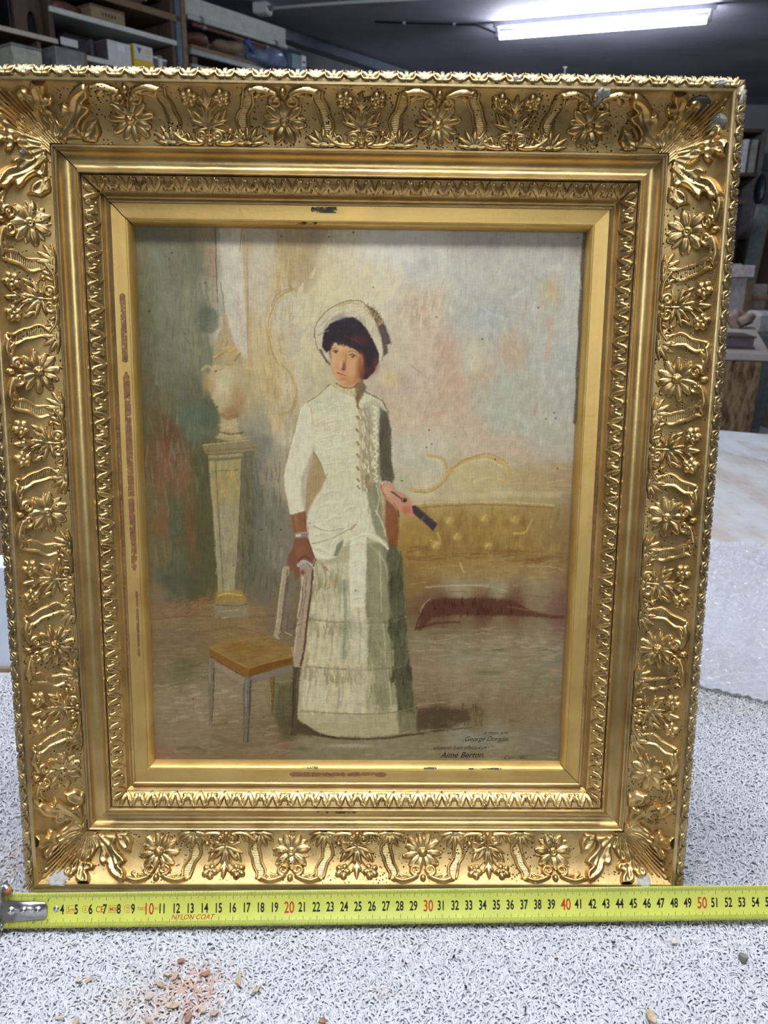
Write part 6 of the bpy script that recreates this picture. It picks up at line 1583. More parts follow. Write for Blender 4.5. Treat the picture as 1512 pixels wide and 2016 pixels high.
# --- flakes and crumbs on the rug
def flake(name, label, x, y, sx, sy, rot, col, group=None, curl=0.3, thick=0.0006, z=0.0004):
    n = 9
    r = random.Random(int((x * 7 + y * 13) * 1e5))
    ang = [i * 2 * math.pi / n for i in range(n)]
    rad = [r.uniform(0.45, 1.15) for _ in range(n)]
    bm = bmesh.new()
    def ring(dz):
        return [bm.verts.new((sx / 2 * rad[i] * math.cos(a), sy / 2 * rad[i] * math.sin(a), dz + curl * sx * (math.cos(a) * rad[i]) ** 2 * 0.25)) for i, a in enumerate(ang)]
    lo, hi = ring(0), ring(thick)
    c0 = bm.verts.new((0, 0, 0)); c1 = bm.verts.new((0, 0, thick))
    for i in range(n):
        j = (i + 1) % n
        bm.faces.new((lo[j], lo[i], c0)); bm.faces.new((hi[i], hi[j], c1)); bm.faces.new((lo[i], lo[j], hi[j], hi[i]))
    o = obj(name, bm_mesh(name, bm, plain(name + '_tone', col, 0.7, 0, 0.3, 300)), None, (x, y, TABLE_Z - 0.0005 + z), (r.uniform(-.25, .25), r.uniform(-.25, .25), rot))
    return tag(o, label, 'flake', group)
TAN, RED, DARK = (0.52, 0.38, 0.25), (0.34, 0.17, 0.11), (0.03, 0.025, 0.025)
flake('plaster_flake', 'pale cream flake on the rug just below the tape near its 48 mark', 0.2264, -0.0830, 0.009, 0.0045, 0.6, (0.66, 0.58, 0.50), curl=0.6)
flake('wood_chip', 'tan rectangular wood chip at the bottom edge of the rug, right of centre', 0.1895, -0.1395, 0.0065, 0.012, 0.2, (0.52, 0.40, 0.26), thick=0.0012)
flake('pebble', 'small grey pebble on the rug at the far right below the tape', 0.2679, -0.0976, 0.0075, 0.006, 0.0, (0.22, 0.21, 0.18), curl=0, thick=0.003)
for i, (x, y) in enumerate(((0.1386, -0.0976), (0.068, -0.0955), (0.0741, -0.1189), (0.1896, -0.1028), (0.1825, -0.0840), (0.1105, -0.1350), (0.0350, -0.1010))):
    flake('dark_crumb', 'tiny black crumb lying on the clean right half of the rug', x, y, 0.0034 + 0.0008 * (i % 3), 0.0016, i * 0.9, DARK if i % 3 else (0.10, 0.03, 0.025), 'black crumbs on the rug')
for i, (x, y) in enumerate(((-0.1249, -0.1093), (-0.1197, -0.1101), (-0.128, -0.1169), (-0.1322, -0.126), (-0.108, -0.1169), (-0.1161, -0.1314), (-0.0958, -0.1349), (-0.089, -0.1367), (-0.064, -0.1206), (-0.1827, -0.1131), (-0.176, -0.1131), (-0.0767, -0.1143), (-0.1847, -0.14), (-0.1739, -0.1434), (-0.1294, -0.1418))):
    flake('gesso_flake', 'small tan flake fallen on the stained left part of the rug', x, y, 0.0065 + 0.0018 * ((i * 7) % 3), 0.0032 + 0.0012 * (i % 2), i * 1.3, TAN if i % 3 else (0.60, 0.50, 0.38), 'tan flakes on the rug')
for i, (x, y) in enumerate(((-0.119, -0.0987), (-0.1038, -0.1394), (-0.0193, -0.1419), (-0.100, -0.1090))):
    flake('bole_flake', 'small reddish brown flake on the stained left part of the rug', x, y, 0.0085, 0.005, 0.5 + i, RED, 'red flakes on the rug')

# --- bubble wrap
def wrap_mesh():
    X0, X1, Y0, Y1 = 0.27, 0.86, 0.205, 0.70
    nx, ny = 300, 300
    u = np.linspace(0, 1, nx); v = np.linspace(0, 1, ny); U, Vv = np.meshgrid(u, v)
    X = X0 + (X1 - X0) * U
    front = np.clip(0.268 - 0.85 * (X - 0.375), 0.06, 0.31) + 0.012 * np.sin(X * 31)
    Y = front + (Y1 + 0.02 * np.sin(X * 23) - front) * Vv
    r = np.random.default_rng(4)
    Z = np.zeros_like(X)
    for k in range(18):       # soft folds
        a = r.uniform(0, math.pi); f = r.uniform(9, 60); ph = r.uniform(0, 6.3)
        Z += (1 - np.abs(np.sin(f * (X * math.cos(a) + Y * math.sin(a)) + ph + 1.1 * np.sin(13 * X + k) + 0.9 * np.cos(17 * Y - k)))) ** 4 * 0.014 / math.sqrt(f)
    edge = np.clip(np.minimum(np.minimum(Vv * 7, (1 - Vv) * 7), 1), 0, 1)
    Z = 0.010 + (0.003 + 1.1 * Z) * edge
    p = 0.012                # bubbles
    bx = (X / p + 0.5 * (np.floor(Y / (p * 0.87)) % 2)) % 1 - 0.5; by = (Y / (p * 0.87)) % 1 - 0.5
    Z += 0.0028 * np.sqrt(np.clip(1 - (bx ** 2 + by ** 2) / 0.19, 0, 1))
    Vx = np.stack([X, Y, Z], -1).reshape(-1, 3); idx = np.arange(nx * ny).reshape(ny, nx)
    F = np.stack([idx[:-1, :-1], idx[:-1, 1:], idx[1:, 1:], idx[1:, :-1]], -1).reshape(-1, 4)
    m = bpy.data.materials.new('bubble_wrap_plastic'); m.use_nodes = True
    nt = m.node_tree; nt.nodes.clear()
    vv = coords(m)
    wv = nd(m, 'ShaderNodeVectorMath', {'operation': 'ADD'}, _0=vv, _1=nd(m, 'ShaderNodeVectorMath', {'operation': 'SCALE'}, _0=nd(m, 'ShaderNodeTexNoise', Vector=vv, Scale=22.0, Detail=2.0).outputs[1], Scale=0.02).outputs[0]).outputs[0]
    vo = nd(m, 'ShaderNodeTexVoronoi', {'feature': 'F1'}, Vector=wv, Scale=105.0).outputs[0]
    cr = nd(m, 'ShaderNodeTexNoise', Vector=nd(m, 'ShaderNodeMapping', _0=vv, Scale=(1, 3.0, 1), Rotation=(0, 0, 0.5)).outputs[0], Scale=70.0, Detail=3.0, Distortion=1.5).outputs[0]
    hh = nd(m, 'ShaderNodeMath', {'operation': 'MULTIPLY_ADD'}, _0=nd(m, 'ShaderNodeMath', {'operation': 'MULTIPLY'}, _0=vo, _1=vo).outputs[0], _1=-0.55, _2=cr).outputs[0]
    bp_ = nd(m, 'ShaderNodeBump', Height=hh, Strength=1.0, Distance=0.018).outputs[0]
    gl = nd(m, 'ShaderNodeBsdfGlossy', Color=(1, 1, 1, 1), Roughness=0.06, Normal=bp_).outputs[0]
    df = nd(m, 'ShaderNodeBsdfDiffuse', Color=(0.90, 0.91, 0.95, 1)).outputs[0]
    tr = nd(m, 'ShaderNodeBsdfTransparent', Color=(0.94, 0.95, 0.97, 1)).outputs[0]
    body = nd(m, 'ShaderNodeMixShader', _0=0.45, _1=df, _2=tr).outputs[0]
    out = nd(m, 'ShaderNodeMixShader', _0=0.34, _1=body, _2=gl).outputs[0]
    nd(m, 'ShaderNodeOutputMaterial', _0=out)
    return mesh_np('bubble_wrap', Vx, F, m)
tag(obj('bubble_wrap', wrap_mesh(), None, (0, 0, TT)), 'crumpled sheet of clear bubble wrap on the table behind the frame', 'bubble wrap')
M['foam'] = plain('white_foam', (0.80, 0.86, 0.93), 0.8, 0, 0.05, 40)
fb = thing('foam_board', 'pale blue white board standing behind the left edge of the frame', 'board', (-0.30, 0.315, TT), (0, 0, 0.0))
bo = box('panel', (0.30, 0.035, 0.132), (0, 0, 0), M['foam'], fb, bevel=0.002)
box('rim', (0.30, 0.004, 0.006), (0, -0.0197, 0.0), M['table_leg'], fb, bevel=0.0005)
wb = thing('wooden_block', 'dark brown wooden block behind the left edge of the frame', 'block', (-0.42, 0.52, TT))
box('block', (0.22, 0.10, 0.14), (0, 0, 0), M['table_leg'], wb); box('top_strip', (0.21, 0.08, 0.03), (0, 0, 0.14), wood('pale_strip', (0.45, 0.36, 0.26), (0.58, 0.47, 0.35)), wb)
# ------------------------------------------------------------------ steel measuring tape
M['tape_yellow'] = plain('tape_yellow', (0.78, 0.79, 0.13), 0.32, 0, 0.06, 60, 0, 0.6)
M['tape_black'] = new_mat('tape_print_black', (0.012, 0.012, 0.010), 0.4)
M['tape_red'] = new_mat('tape_print_red', (0.62, 0.06, 0.02), 0.4)
M['steel'] = plain('nickel_steel', (0.62, 0.60, 0.57), 0.28, 0.95, 0.2, 150, 0.1)
M['rust'] = plain('rusty_paint', (0.42, 0.14, 0.05), 0.7, 0, 0.4, 200)
TW, TL0, TL1 = 24.0, -1.5, 640.0
p0 = Vector((-0.2478, -0.0742, 0.8026)); p1 = Vector((0.2970, -0.0668, 0.8032))
ex = (p1 - p0).normalized()
up = Vector((0.0, 0.0098, 0.0218)); ey = (up - ex * up.dot(ex)).normalized(); ez = ex.cross(ey)
tape = thing('measuring_tape', 'yellow steel measuring tape stretched along the foot of the frame', 'tape measure')
tape.matrix_world = Matrix.Translation(p0) @ Matrix((ex, ey, ez)).transposed().to_4x4()
def tz(y):                                  # shallow trough of the blade
    return 1.3 * ((np.asarray(y, float) / TW - 0.5) * 2) ** 2
def on_tape(me, dz=0.06):                   # lay flat print (millimetres) on the curved blade
    n = len(me.vertices); co = np.zeros(n * 3); me.vertices.foreach_get('co', co); co = co.reshape(-1, 3)
    co[:, 2] = tz(co[:, 1]) + dz
    me.vertices.foreach_set('co', (co * MM).ravel()); me.update()
    return me
ys = np.linspace(0, TW, 13); xs = np.linspace(TL0, TL1, 60)
X, Y = np.meshgrid(xs, ys); wob = 0.25 * np.sin(X / 37.0)
Vf = np.stack([X, Y, tz(Y)], -1).reshape(-1, 3); Vb = Vf - np.array([0, 0, 0.22]); nn = len(Vf)
idx = np.arange(nn).reshape(13, 60)
Ff = np.stack([idx[:-1, :-1], idx[:-1, 1:], idx[1:, 1:], idx[1:, :-1]], -1).reshape(-1, 4)
Fb = Ff[:, ::-1] + nn
rim = []
for a, b in [(idx[0, i], idx[0, i + 1]) for i in range(59)] + [(idx[-1, i + 1], idx[-1, i]) for i in range(59)] + [(idx[j + 1, 0], idx[j, 0]) for j in range(12)] + [(idx[j, -1], idx[j + 1, -1]) for j in range(12)]:
    rim.append((b, a, a + nn, b + nn))
obj('blade', mesh_np('blade', np.concatenate([Vf, Vb]) * MM, np.concatenate([Ff, Fb, np.array(rim)]), M['tape_yellow']), tape)
V = []; F = []
def tick(x, y0, y1, w):
    yy = np.linspace(y0, y1, 4)
    i = len(V)
    for y in yy:
        z = float(tz(y)) + 0.05
        V.append((x - w / 2, y, z)); V.append((x + w / 2, y, z))
    for k in range(3): F.append((i + 2 * k, i + 2 * k + 1, i + 2 * k + 3, i + 2 * k + 2))
for i in range(2, 636):
    l = 6.2 if i % 10 == 0 else 4.9 if i % 5 == 0 else 3.6
    if not (i < 31 and 4 < 99):
        tick(i, TW - l, TW - 0.2, 0.26)
    else:
        tick(i, TW - l * 0.8, TW - 0.2, 0.26)
    tick(i, 0.2, l, 0.26)
go = obj('graduation_marks', mesh_np('graduation_marks', np.array(V) * MM, np.array(F), M['tape_black'], False), tape); go['kind'] = 'stuff'
def print_on(body, x, y, size, m, xs=1.0, shear=0, bold=0.0, name='numeral', align='CENTER'):
    me = text_mesh(body, size, m, shear, xs, bold, align, name)
    me.transform(Matrix.Translation((x, y, 0)))
    return obj(name, on_tape(me), tape)
for n in range(4, 64):
    if n % 10 == 0:
        print_on(str(n), n * 10, TW / 2 - 3.9, 11.2, M['tape_red'], 0.66, 0, 0.16)
    else:
        print_on(str(n), n * 10 - (0.6 if n > 9 else 1.2), TW / 2 - 3.1, 9.2, M['tape_black'], 0.62, 0, 0.2)
for body, x, s, xs_ in (('5m', 45.0, 4.6, 0.9), ('II', 55.2, 3.4, 0.9), ('CE', 65.2, 6.2, 0.75), ('M08', 75.0, 4.2, 0.72), ('AG', 85.2, 2.4, 0.8), ('T10077', 95.0, 3.2, 0.6), ('1873', 105.2, 2.6, 0.6)):
    print_on(body, x, TW / 2 - s * 0.36 + (0.8 if body == 'AG' else 0), s, M['tape_red'], xs_, 0, 0.02, 'marking')
print_on('47', 85.2, TW / 2 - 2.2, 2.2, M['tape_red'], 0.8, 0, 0, 'marking')
print_on('NYLON COAT', 131, 4.6, 4.6, M['tape_red'], 1.0, 0.35, 0.03, 'marking')
for n_ in (2, 3):
    print_on(str(n_), n_ * 10 - 1.2, TW - 6.4, 3.6, M['tape_black'], 0.7, 0, 0.05)
    print_on(str(n_), n_ * 10 - 1.2, 3.2, 3.6, M['tape_black'], 0.7, 0, 0.05)
def outline(name, pts, w):
    P = spline(pts, 60); V, F = tube_np(np.c_[P, np.zeros(len(P))], w, 4)
    me = mesh_np(name, V, F, M['tape_red'], False)
    n = len(me.vertices); co = np.zeros(n * 3); me.vertices.foreach_get('co', co); co = co.reshape(-1, 3)
    co[:, 2] = tz(co[:, 1]) + 0.05 + co[:, 2] * 0.1
    me.vertices.foreach_set('co', (co * MM).ravel()); me.update()
    return obj(name, me, tape)
def rect(x, w, h): return [(x + a * w / 2 * t1 + (1 - abs(a)) * 0, TW / 2 + b * h / 2) for a, b, t1 in ((-1, -1, 1), (-.33, -1, 1), (.33, -1, 1), (1, -1, 1), (1, 0, 1), (1, 1, 1), (.33, 1, 1), (-.33, 1, 1), (-1, 1, 1), (-1, 0, 1), (-1, -1, 1))]
def ell(x, w, h): return [(x + w / 2 * math.cos(a), TW / 2 + h / 2 * math.sin(a)) for a in np.linspace(0, 2 * math.pi, 13)]
outline('marking', rect(45, 6.2, 4.8), 0.12); outline('marking', rect(75, 6.2, 4.6), 0.12); outline('marking', ell(55.2, 4.4, 4.8), 0.12); outline('marking', ell(85.2, 5.4, 5.4), 0.12)
# hook end
def plate(name, pts, z, th, m, parent):
    bm = bmesh.new()
    lo = [bm.verts.new((x * MM, y * MM, z * MM)) for x, y in pts]; hi = [bm.verts.new((x * MM, y * MM, (z + th) * MM)) for x, y in pts]
    n = len(pts); bm.faces.new(lo[::-1]); bm.faces.new(hi)
    for i in range(n): bm.faces.new((lo[i], lo[(i + 1) % n], hi[(i + 1) % n], hi[i]))
    bmesh.ops.recalc_face_normals(bm, faces=bm.faces)
    bmesh.ops.bevel(bm, geom=list(bm.edges), offset=0.0003, segments=2, affect='EDGES')
    return obj(name, bm_mesh(name, bm, m, True), parent)
hook = plate('end_hook', [(-3, 4.5), (27, 6.2), (29, 9), (29, 15.5), (27, 18.0), (-3, 19.5)], 1.5, 0.6, M['steel'], tape)
bm = bmesh.new()
bm_box(bm, (0.0016, 0.036, 0.012), (-0.0035, 0.0125, 0.000), None, 0.0005)
obj('hook_flange', bm_mesh('hook_flange', bm, M['steel']), hook)
V2, F2 = tube_np([(-9, 26, -2), (-5, 28, -1.2), (-1.5, 27.5, 0), (1, 25, 0.6), (3.5, 24.5, 0.6)], [0.8, 2.2, 3.0, 2.6, 1.4], 10)
obj('hook_lug', mesh_np('hook_lug', V2 * MM, F2, M['steel']), hook)
V2, F2 = tube_np([(0.5, 23.0, 2.6), (1.5, 26, 3.0), (3.0, 28.5, 2.4)], [1.2, 2.1, 1.2], 10)
obj('rust_spot', mesh_np('rust_spot', V2 * MM, F2, M['rust']), hook)
V2, F2 = tube_np([(-7, -4, -1), (-4, -1, 0), (-2.5, 3, 0.8)], [1.2, 2.2, 1.6], 10)
obj('hook_lug', mesh_np('hook_lug', V2 * MM, F2, M['steel']), hook)
Vr, Fr = lathe_np([(0.0001, 1.3), (1.0, 1.15), (1.9, 0.6), (2.3, 0.0)], 18)
rv = mesh_np('rivet', Vr * MM, Fr[:, ::-1], M['steel'])
for x in (3.5, 12.5, 22.5): obj('rivet', rv, hook, (x * MM, 12.2 * MM, 2.1 * MM), None, (1.35, 1.35, 1.5))
obj('eyelet', rv, tape, (34.5 * MM, 12.3 * MM, 0.1 * MM), None, (0.9, 0.9, 0.7))
# ------------------------------------------------------------------ workshop behind: shelf wall on the left
M['dark_wood'] = wood('dark_shelf_wood', (0.065, 0.042, 0.032), (0.13, 0.085, 0.06), (20, 20, 3))
M['brown_wood'] = wood('brown_board', (0.16, 0.10, 0.06), (0.27, 0.18, 0.11), (4, 40, 40))
M['pale_wood'] = wood('pale_board', (0.50, 0.42, 0.34), (0.66, 0.57, 0.47), (40, 40, 4))
M['white_edge'] = plain('white_shelf_board', (0.62, 0.63, 0.60), 0.6, 0, 0.12, 20)
M['grey_metal'] = plain('grey_painted_metal', (0.22, 0.25, 0.26), 0.5, 0.2, 0.25, 20)
M['black_plastic'] = plain('black_plastic_film', (0.035, 0.03, 0.04), 0.22, 0, 0.4, 30, 0.8, 0.8)
M['white_card'] = plain('white_card', (0.66, 0.67, 0.70), 0.6, 0, 0.06, 30)
M['yellow_card'] = plain('yellow_card', (0.74, 0.50, 0.03), 0.55, 0, 0.08, 30)
M['violet'] = plain('dark_violet_card', (0.13, 0.10, 0.13), 0.6, 0, 0.2, 30)
M['conduit'] = plain('blue_grey_conduit', (0.20, 0.24, 0.30), 0.5, 0.1, 0.15, 12)
M['black'] = plain('matt_black', (0.02, 0.02, 0.024), 0.5, 0, 0.3, 20)
M['leather'] = plain('red_brown_leather', (0.17, 0.07, 0.05), 0.5, 0, 0.4, 30, 0.3)
M['blue_film'] = plain('blue_plastic_film', (0.20, 0.26, 0.42), 0.25, 0, 0.5, 14, 0.8, 0.7)
M['teal'] = plain('teal_plastic', (0.04, 0.11, 0.17), 0.4, 0, 0.2, 10)
M['kraft'] = plain('brown_cardboard', (0.30, 0.21, 0.13), 0.8, 0, 0.15, 25)
DEPTH = 0.45
def W(name, label, cat, a, off, z): return thing(name, label, cat, wp(a, off, z), (0, 0, WROT))
def wbox(name, w, d, h, m, parent, x=0, y=0, z=0, bevel=0.003, rot=(0, 0, 0)): return box(name, (w, d, h), (x, y, z), m, parent, rot, bevel)
# local x runs along the wall, local -y into the room
su = W('shelf_unit', 'dark wooden shelf unit with white shelf edges at upper left', 'shelf', -0.935, 0.225, 0)
for x in (-0.39, 0.39): wbox('upright', 0.028, 0.42, 2.74, M['dark_wood'], su, x)
for z in (0.5, 1.0, 1.5, 1.9, 2.212, 2.396): wbox('shelf_board', 0.76 if z < 2.3 else 0.80, 0.45, 0.026, M['white_edge'], su, 0.0, 0, z)
wbox('back_panel', 0.76, 0.015, 2.6, M['dark_wood'], su, 0, 0.21, 0.05)
wbox('shelf_board', 0.76, 0.44, 0.035, M['brown_wood'], su, 0.06, 0, 2.52)
def carton(label, a, w, h, d, m, z, off=0.34, sides=None, name='carton', rotz=0.0):
    t = W(name, label, 'box', a, off, z); t.rotation_euler.z += rotz
    wbox('carton_body', w, d, h, m, t); return t
z1 = 2.238
t = W('wrapped_parcel', 'parcel in shiny black plastic with a white label, on the white-edged shelf', 'parcel', -1.15, 0.30, z1)
wbox('wrapping', 0.20, 0.22, 0.095, M['black_plastic'], t, bevel=0.02); wbox('label_strip', 0.10, 0.002, 0.035, M['white_card'], t, -0.07, -0.112, 0.03, 0.0005); wbox('fold', 0.035, 0.235, 0.10, M['black_plastic'], t, 0.07, 0, 0, 0.014)
t = carton('white card box with two white stickers beside the yellow box', -0.925, 0.15, 0.105, 0.2, M['white_card'], z1, 0.33)
wbox('side_panel', 0.002, 0.198, 0.100, M['violet'], t, -0.0765, 0, 0.002, 0.0003); wbox('sticker', 0.05, 0.002, 0.035, new_mat('sticker_white', (0.85, 0.87, 0.9), 0.3), t, 0.01, -0.1015, 0.06, 0.0004); wbox('sticker', 0.04, 0.002, 0.03, M['white_card'], t, 0.03, -0.1015, 0.012, 0.0004)
t = carton('white and yellow card box with a dark triangle print on the shelf', -0.765, 0.13, 0.118, 0.18, M['white_card'], z1, 0.34)
wbox('yellow_band', 0.132, 0.182, 0.045, M['yellow_card'], t, 0, 0, 0, 0.0005)
wbox('yellow_side', 0.002, 0.181, 0.117, M['yellow_card'], t, -0.0655, 0, 0, 0.0003)
bm = bmesh.new(); vs = [bm.verts.new(p) for p in ((-0.045, -0.0925, 0.102), (-0.015, -0.0925, 0.102), (-0.028, -0.0925, 0.072))]; bm.faces.new(vs); r_ = bmesh.ops.extrude_face_region(bm, geom=bm.faces[:]); bmesh.ops.translate(bm, vec=(0, 0.002, 0), verts=[v for v in r_['geom'] if isinstance(v, bmesh.types.BMVert)]); bmesh.ops.recalc_face_normals(bm, faces=bm.faces)
obj('printed_triangle', bm_mesh('printed_triangle', bm, M['violet']), t)
for k in range(3): wbox('printed_line', 0.04 - 0.006 * k, 0.001, 0.006, M['yellow_card'], t, 0.032, -0.0912, 0.092 - 0.014 * k, 0.0002)
for k, (a, h, m) in enumerate(((-0.668, 0.085, 'violet'), (-0.635, 0.092, 'white_card'), (-0.605, 0.080, 'violet'))):
    c_ = carton(('narrow dark carton next to the yellow box', 'narrow pale carton between two dark ones right of the yellow box', 'narrow dark carton at the end of the shelf by the upright')[k], a, 0.028, h, 0.15, M[m], z1, 0.34)
    wbox('carton_lid', 0.029, 0.151, 0.010, M['violet'] if k == 1 else M['white_card'], c_, 0, 0, h * 0.86, 0.0004)
z2 = 2.422
t = W('wooden_box', 'plain wooden box with faint dark letters on the upper shelf', 'box', -0.985, 0.36, z2)
wbox('box_body', 0.21, 0.16, 0.058, M['kraft'], t); wbox('box_lid', 0.214, 0.164, 0.010, M['brown_wood'], t, 0, 0, 0.058)
for k in range(5): wbox('stencil_mark', 0.011, 0.001, 0.016, M['dark_wood'], t, -0.035 + 0.019 * k, -0.0808, 0.022, 0.0002)
t = W('leather_roll', 'reddish brown leather roll left of the wooden box on the upper shelf', 'roll', -1.20, 0.36, z2)
V, F = tube_np([(-0.08, 0, 0.026), (-0.03, 0.005, 0.03), (0.03, 0, 0.03), (0.09, -0.005, 0.024)], [0.022, 0.03, 0.029, 0.021], 14)
obj('roll', mesh_np('roll', V, F, M['leather']), t); V, F = tube_np([(-0.005, 0, 0.029), (0.012, 0, 0.03)], 0.0325, 14); obj('strap', mesh_np('strap', V, F, M['dark_wood']), t)
for k in range(5):
    t = W('wood_offcut', ('lowest', 'second', 'third', 'fourth', 'topmost')[k] + ' brown board offcut in the pile at the ceiling over the shelf unit', 'board', -0.86 + 0.06 * (k % 3), 0.30, 2.555 + 0.034 * k)
    wbox('board', 0.30 - 0.04 * (k % 2), 0.16, 0.032, M['brown_wood'] if k % 2 else M['dark_wood'], t, 0, 0, 0, 0.004, (0, 0, 0.2 * (k - 2))); wbox('end_grain', 0.004, 0.15, 0.028, M['pale_wood'], t, 0.152 - 0.02 * (k % 2), 0, 0.002, 0.001, (0, 0, 0.2 * (k - 2)))
for k, a in enumerate((-0.512, -0.470)):
    t = W('timber_post', ('blue painted post rising to the ceiling beside the shelf unit', 'bare brown post rising to the ceiling beside the blue post')[k], 'post', a, 0.42, 0)
    wbox('post', 0.035, 0.05, 2.78, plain('blue_post_paint', (0.10, 0.14, 0.19), 0.6) if k == 0 else M['brown_wood'], t); wbox('foot', 0.037, 0.07, 0.02, M['dark_wood'], t)
# far left
t = W('tall_cabinet', 'tall brown plank cabinet in the upper left corner', 'cabinet', -1.725, 0.26, 0)
for k in range(4): wbox('plank', 0.085, 0.03, 2.72, M['brown_wood'], t, -0.165 + 0.088 * k, -0.10 + 0.006 * (k % 2), 0)
wbox('carcass', 0.37, 0.3, 2.70, M['dark_wood'], t, -0.02, 0.08, 0)
t = W('plank_shelf', 'single brown plank shelf in front of the tall cabinet', 'shelf', -1.60, 0.50, 2.225)
wbox('plank', 0.42, 0.14, 0.022, M['brown_wood'], t); wbox('front_edge', 0.42, 0.006, 0.022, M['pale_wood'], t, 0, -0.073); 
for s in (-1, 1): wbox('bracket', 0.02, 0.12, 0.06, M['dark_wood'], t, s * 0.12, 0.01, -0.06)
t = W('cream_tin', 'cream box under the plank shelf at the left edge', 'box', -1.60, 0.575, 2.075); wbox('tin_body', 0.15, 0.12, 0.085, plain('cream_paint', (0.42, 0.42, 0.35), 0.5), t); wbox('tin_lid', 0.155, 0.125, 0.012, M['grey_metal'], t, 0, 0, 0.085)
t = W('arched_cabinet', 'dark cabinet with an arched opening left of the shelf unit', 'cabinet', -1.428, 0.24, 0)
def arch_panel():
    w, h, aw, z0, z1 = 0.15, 2.62, 0.058, 2.20, 2.335
    bm = bmesh.new()
    hole = [(-aw / 2, z0)] + [(-aw / 2 * math.cos(math.pi * i / 12), z1 + aw * 0.9 * math.sin(math.pi * i / 12)) for i in range(13)] + [(aw / 2, z0)]
    outer = [(-w / 2, 0), (-w / 2, h), (w / 2, h), (w / 2, 0)]
    o_ = [bm.verts.new((x + 0.0, 0, z)) for x, z in outer]; hv = [bm.verts.new((x + 0.02, 0, z)) for x, z in hole]
    es = [bm.edges.new((o_[i], o_[(i + 1) % 4])) for i in range(4)] + [bm.edges.new((hv[i], hv[(i + 1) % len(hv)])) for i in range(len(hv))]
    bmesh.ops.triangle_fill(bm, edges=es, use_beauty=True)
    r = bmesh.ops.extrude_face_region(bm, geom=bm.faces[:]); bmesh.ops.translate(bm, vec=(0, 0.02, 0), verts=[v for v in r['geom'] if isinstance(v, bmesh.types.BMVert)])
    bmesh.ops.recalc_face_normals(bm, faces=bm.faces)
    return bm_mesh('arched_front', bm, M['dark_wood'])
obj('arched_front', arch_panel(), t, (0, -0.16, 0)); wbox('carcass', 0.15, 0.28, 2.60, M['black'], t, 0, 0.02, 0); wbox('cornice', 0.17, 0.34, 0.03, M['dark_wood'], t, 0, 0, 2.62)
t = W('grey_bin', 'grey metal bin with a brown side under the arched cabinet', 'bin', -1.37, 0.575, 2.03); wbox('bin_body', 0.16, 0.12, 0.165, M['grey_metal'], t); wbox('bin_side', 0.012, 0.122, 0.17, M['brown_wood'], t, 0.088); wbox('bin_rim', 0.164, 0.124, 0.01, M['grey_metal'], t, 0, 0, 0.16)
t = W('bin_stand', 'tall dark stand carrying the grey bin and the cream box', 'stand', -1.48, 0.565, 0)
wbox('stand_top', 0.44, 0.20, 0.03, M['dark_wood'], t, 0, 0, 2.0)
for s in (-1, 1): wbox('leg', 0.04, 0.16, 2.0, M['dark_wood'], t, 0.19 * s)
wbox('riser', 0.17, 0.14, 0.045, M['dark_wood'], t, -0.12, 0.03, 2.03)
# right part of the shelf wall
t = W('rough_shelving', 'rough grey wooden shelving with clutter under the white beam', 'shelf', 0.225, 0.225, 0)
for z in (1.2, 2.12, 2.40): wbox('shelf_board', 1.30, 0.44, 0.028, M['dark_wood'] if z < 2.3 else M['brown_wood'], t, 0, 0, z)
for x in (-0.62, -0.1, 0.62): wbox('upright', 0.04, 0.42, 2.40, M['dark_wood'], t, x)
wbox('front_rail', 0.62, 0.03, 0.03, M['grey_metal'], t, -0.36, -0.225, 2.37); wbox('front_rail', 0.62, 0.03, 0.022, M['grey_metal'], t, -0.36, -0.225, 2.30)
t = carton('open brown cardboard box low in the rough shelving', -0.36, 0.2, 0.10, 0.25, M['kraft'], 2.148, 0.30); wbox('flap', 0.19, 0.09, 0.004, M['kraft'], t, 0, -0.15, 0.105, 0.001, (0.5, 0, 0))
def lumpy(name, label, cat, a, off, z, sx, sy, sz, m, seed, amp=0.22, n=26):
    t = W(name, label, cat, a, off, z); r = np.random.default_rng(seed)
    th = np.linspace(0, math.pi, n // 2 + 1); ph = np.arange(n) * 2 * math.pi / n
    T, Pp = np.meshgrid(th, ph, indexing='ij')
    R = np.ones_like(T)
    for k in range(9): R += amp / 3 * np.sin(r.integers(1, 5) * Pp + r.uniform(0, 6)) * np.sin(r.integers(1, 4) * T) * r.uniform(0.3, 1)
    V = np.stack([sx * R * np.sin(T) * np.cos(Pp), sy * R * np.sin(T) * np.sin(Pp), sz * (1 + R * np.cos(T))], -1).reshape(-1, 3); V[:, 2] = np.maximum(V[:, 2], 0)
    idx = np.arange(V.shape[0]).reshape(n // 2 + 1, n)
    F = np.stack([idx[:-1], idx[1:], np.roll(idx[1:], -1, 1), np.roll(idx[:-1], -1, 1)], -1).reshape(-1, 4)
    obj(name + '_body', mesh_np(name + '_body', V, F, m), t)
    return t
ZS = 2.428
t = lumpy('cloth_bundle', 'dark brown bundle of cloth on the rough shelving below the pipes', 'bundle', -0.325, 0.33, ZS, 0.09, 0.12, 0.045, M['leather'], 1); V, F = tube_np([(-0.09, 0, 0.06), (0, -0.13, 0.05), (0.09, 0, 0.06)], 0.006, 6); obj('tie', mesh_np('tie', V, F, M['pale_wood']), t)
t = lumpy('canvas_sack', 'pale canvas sack lying on the rough shelving', 'sack', -0.115, 0.40, ZS, 0.09, 0.10, 0.04, M['kraft'], 2); V, F = tube_np([(0.07, -0.02, 0.05), (0.11, -0.03, 0.07)], [0.012, 0.022], 8); obj('neck', mesh_np('neck', V, F, M['kraft']), t)
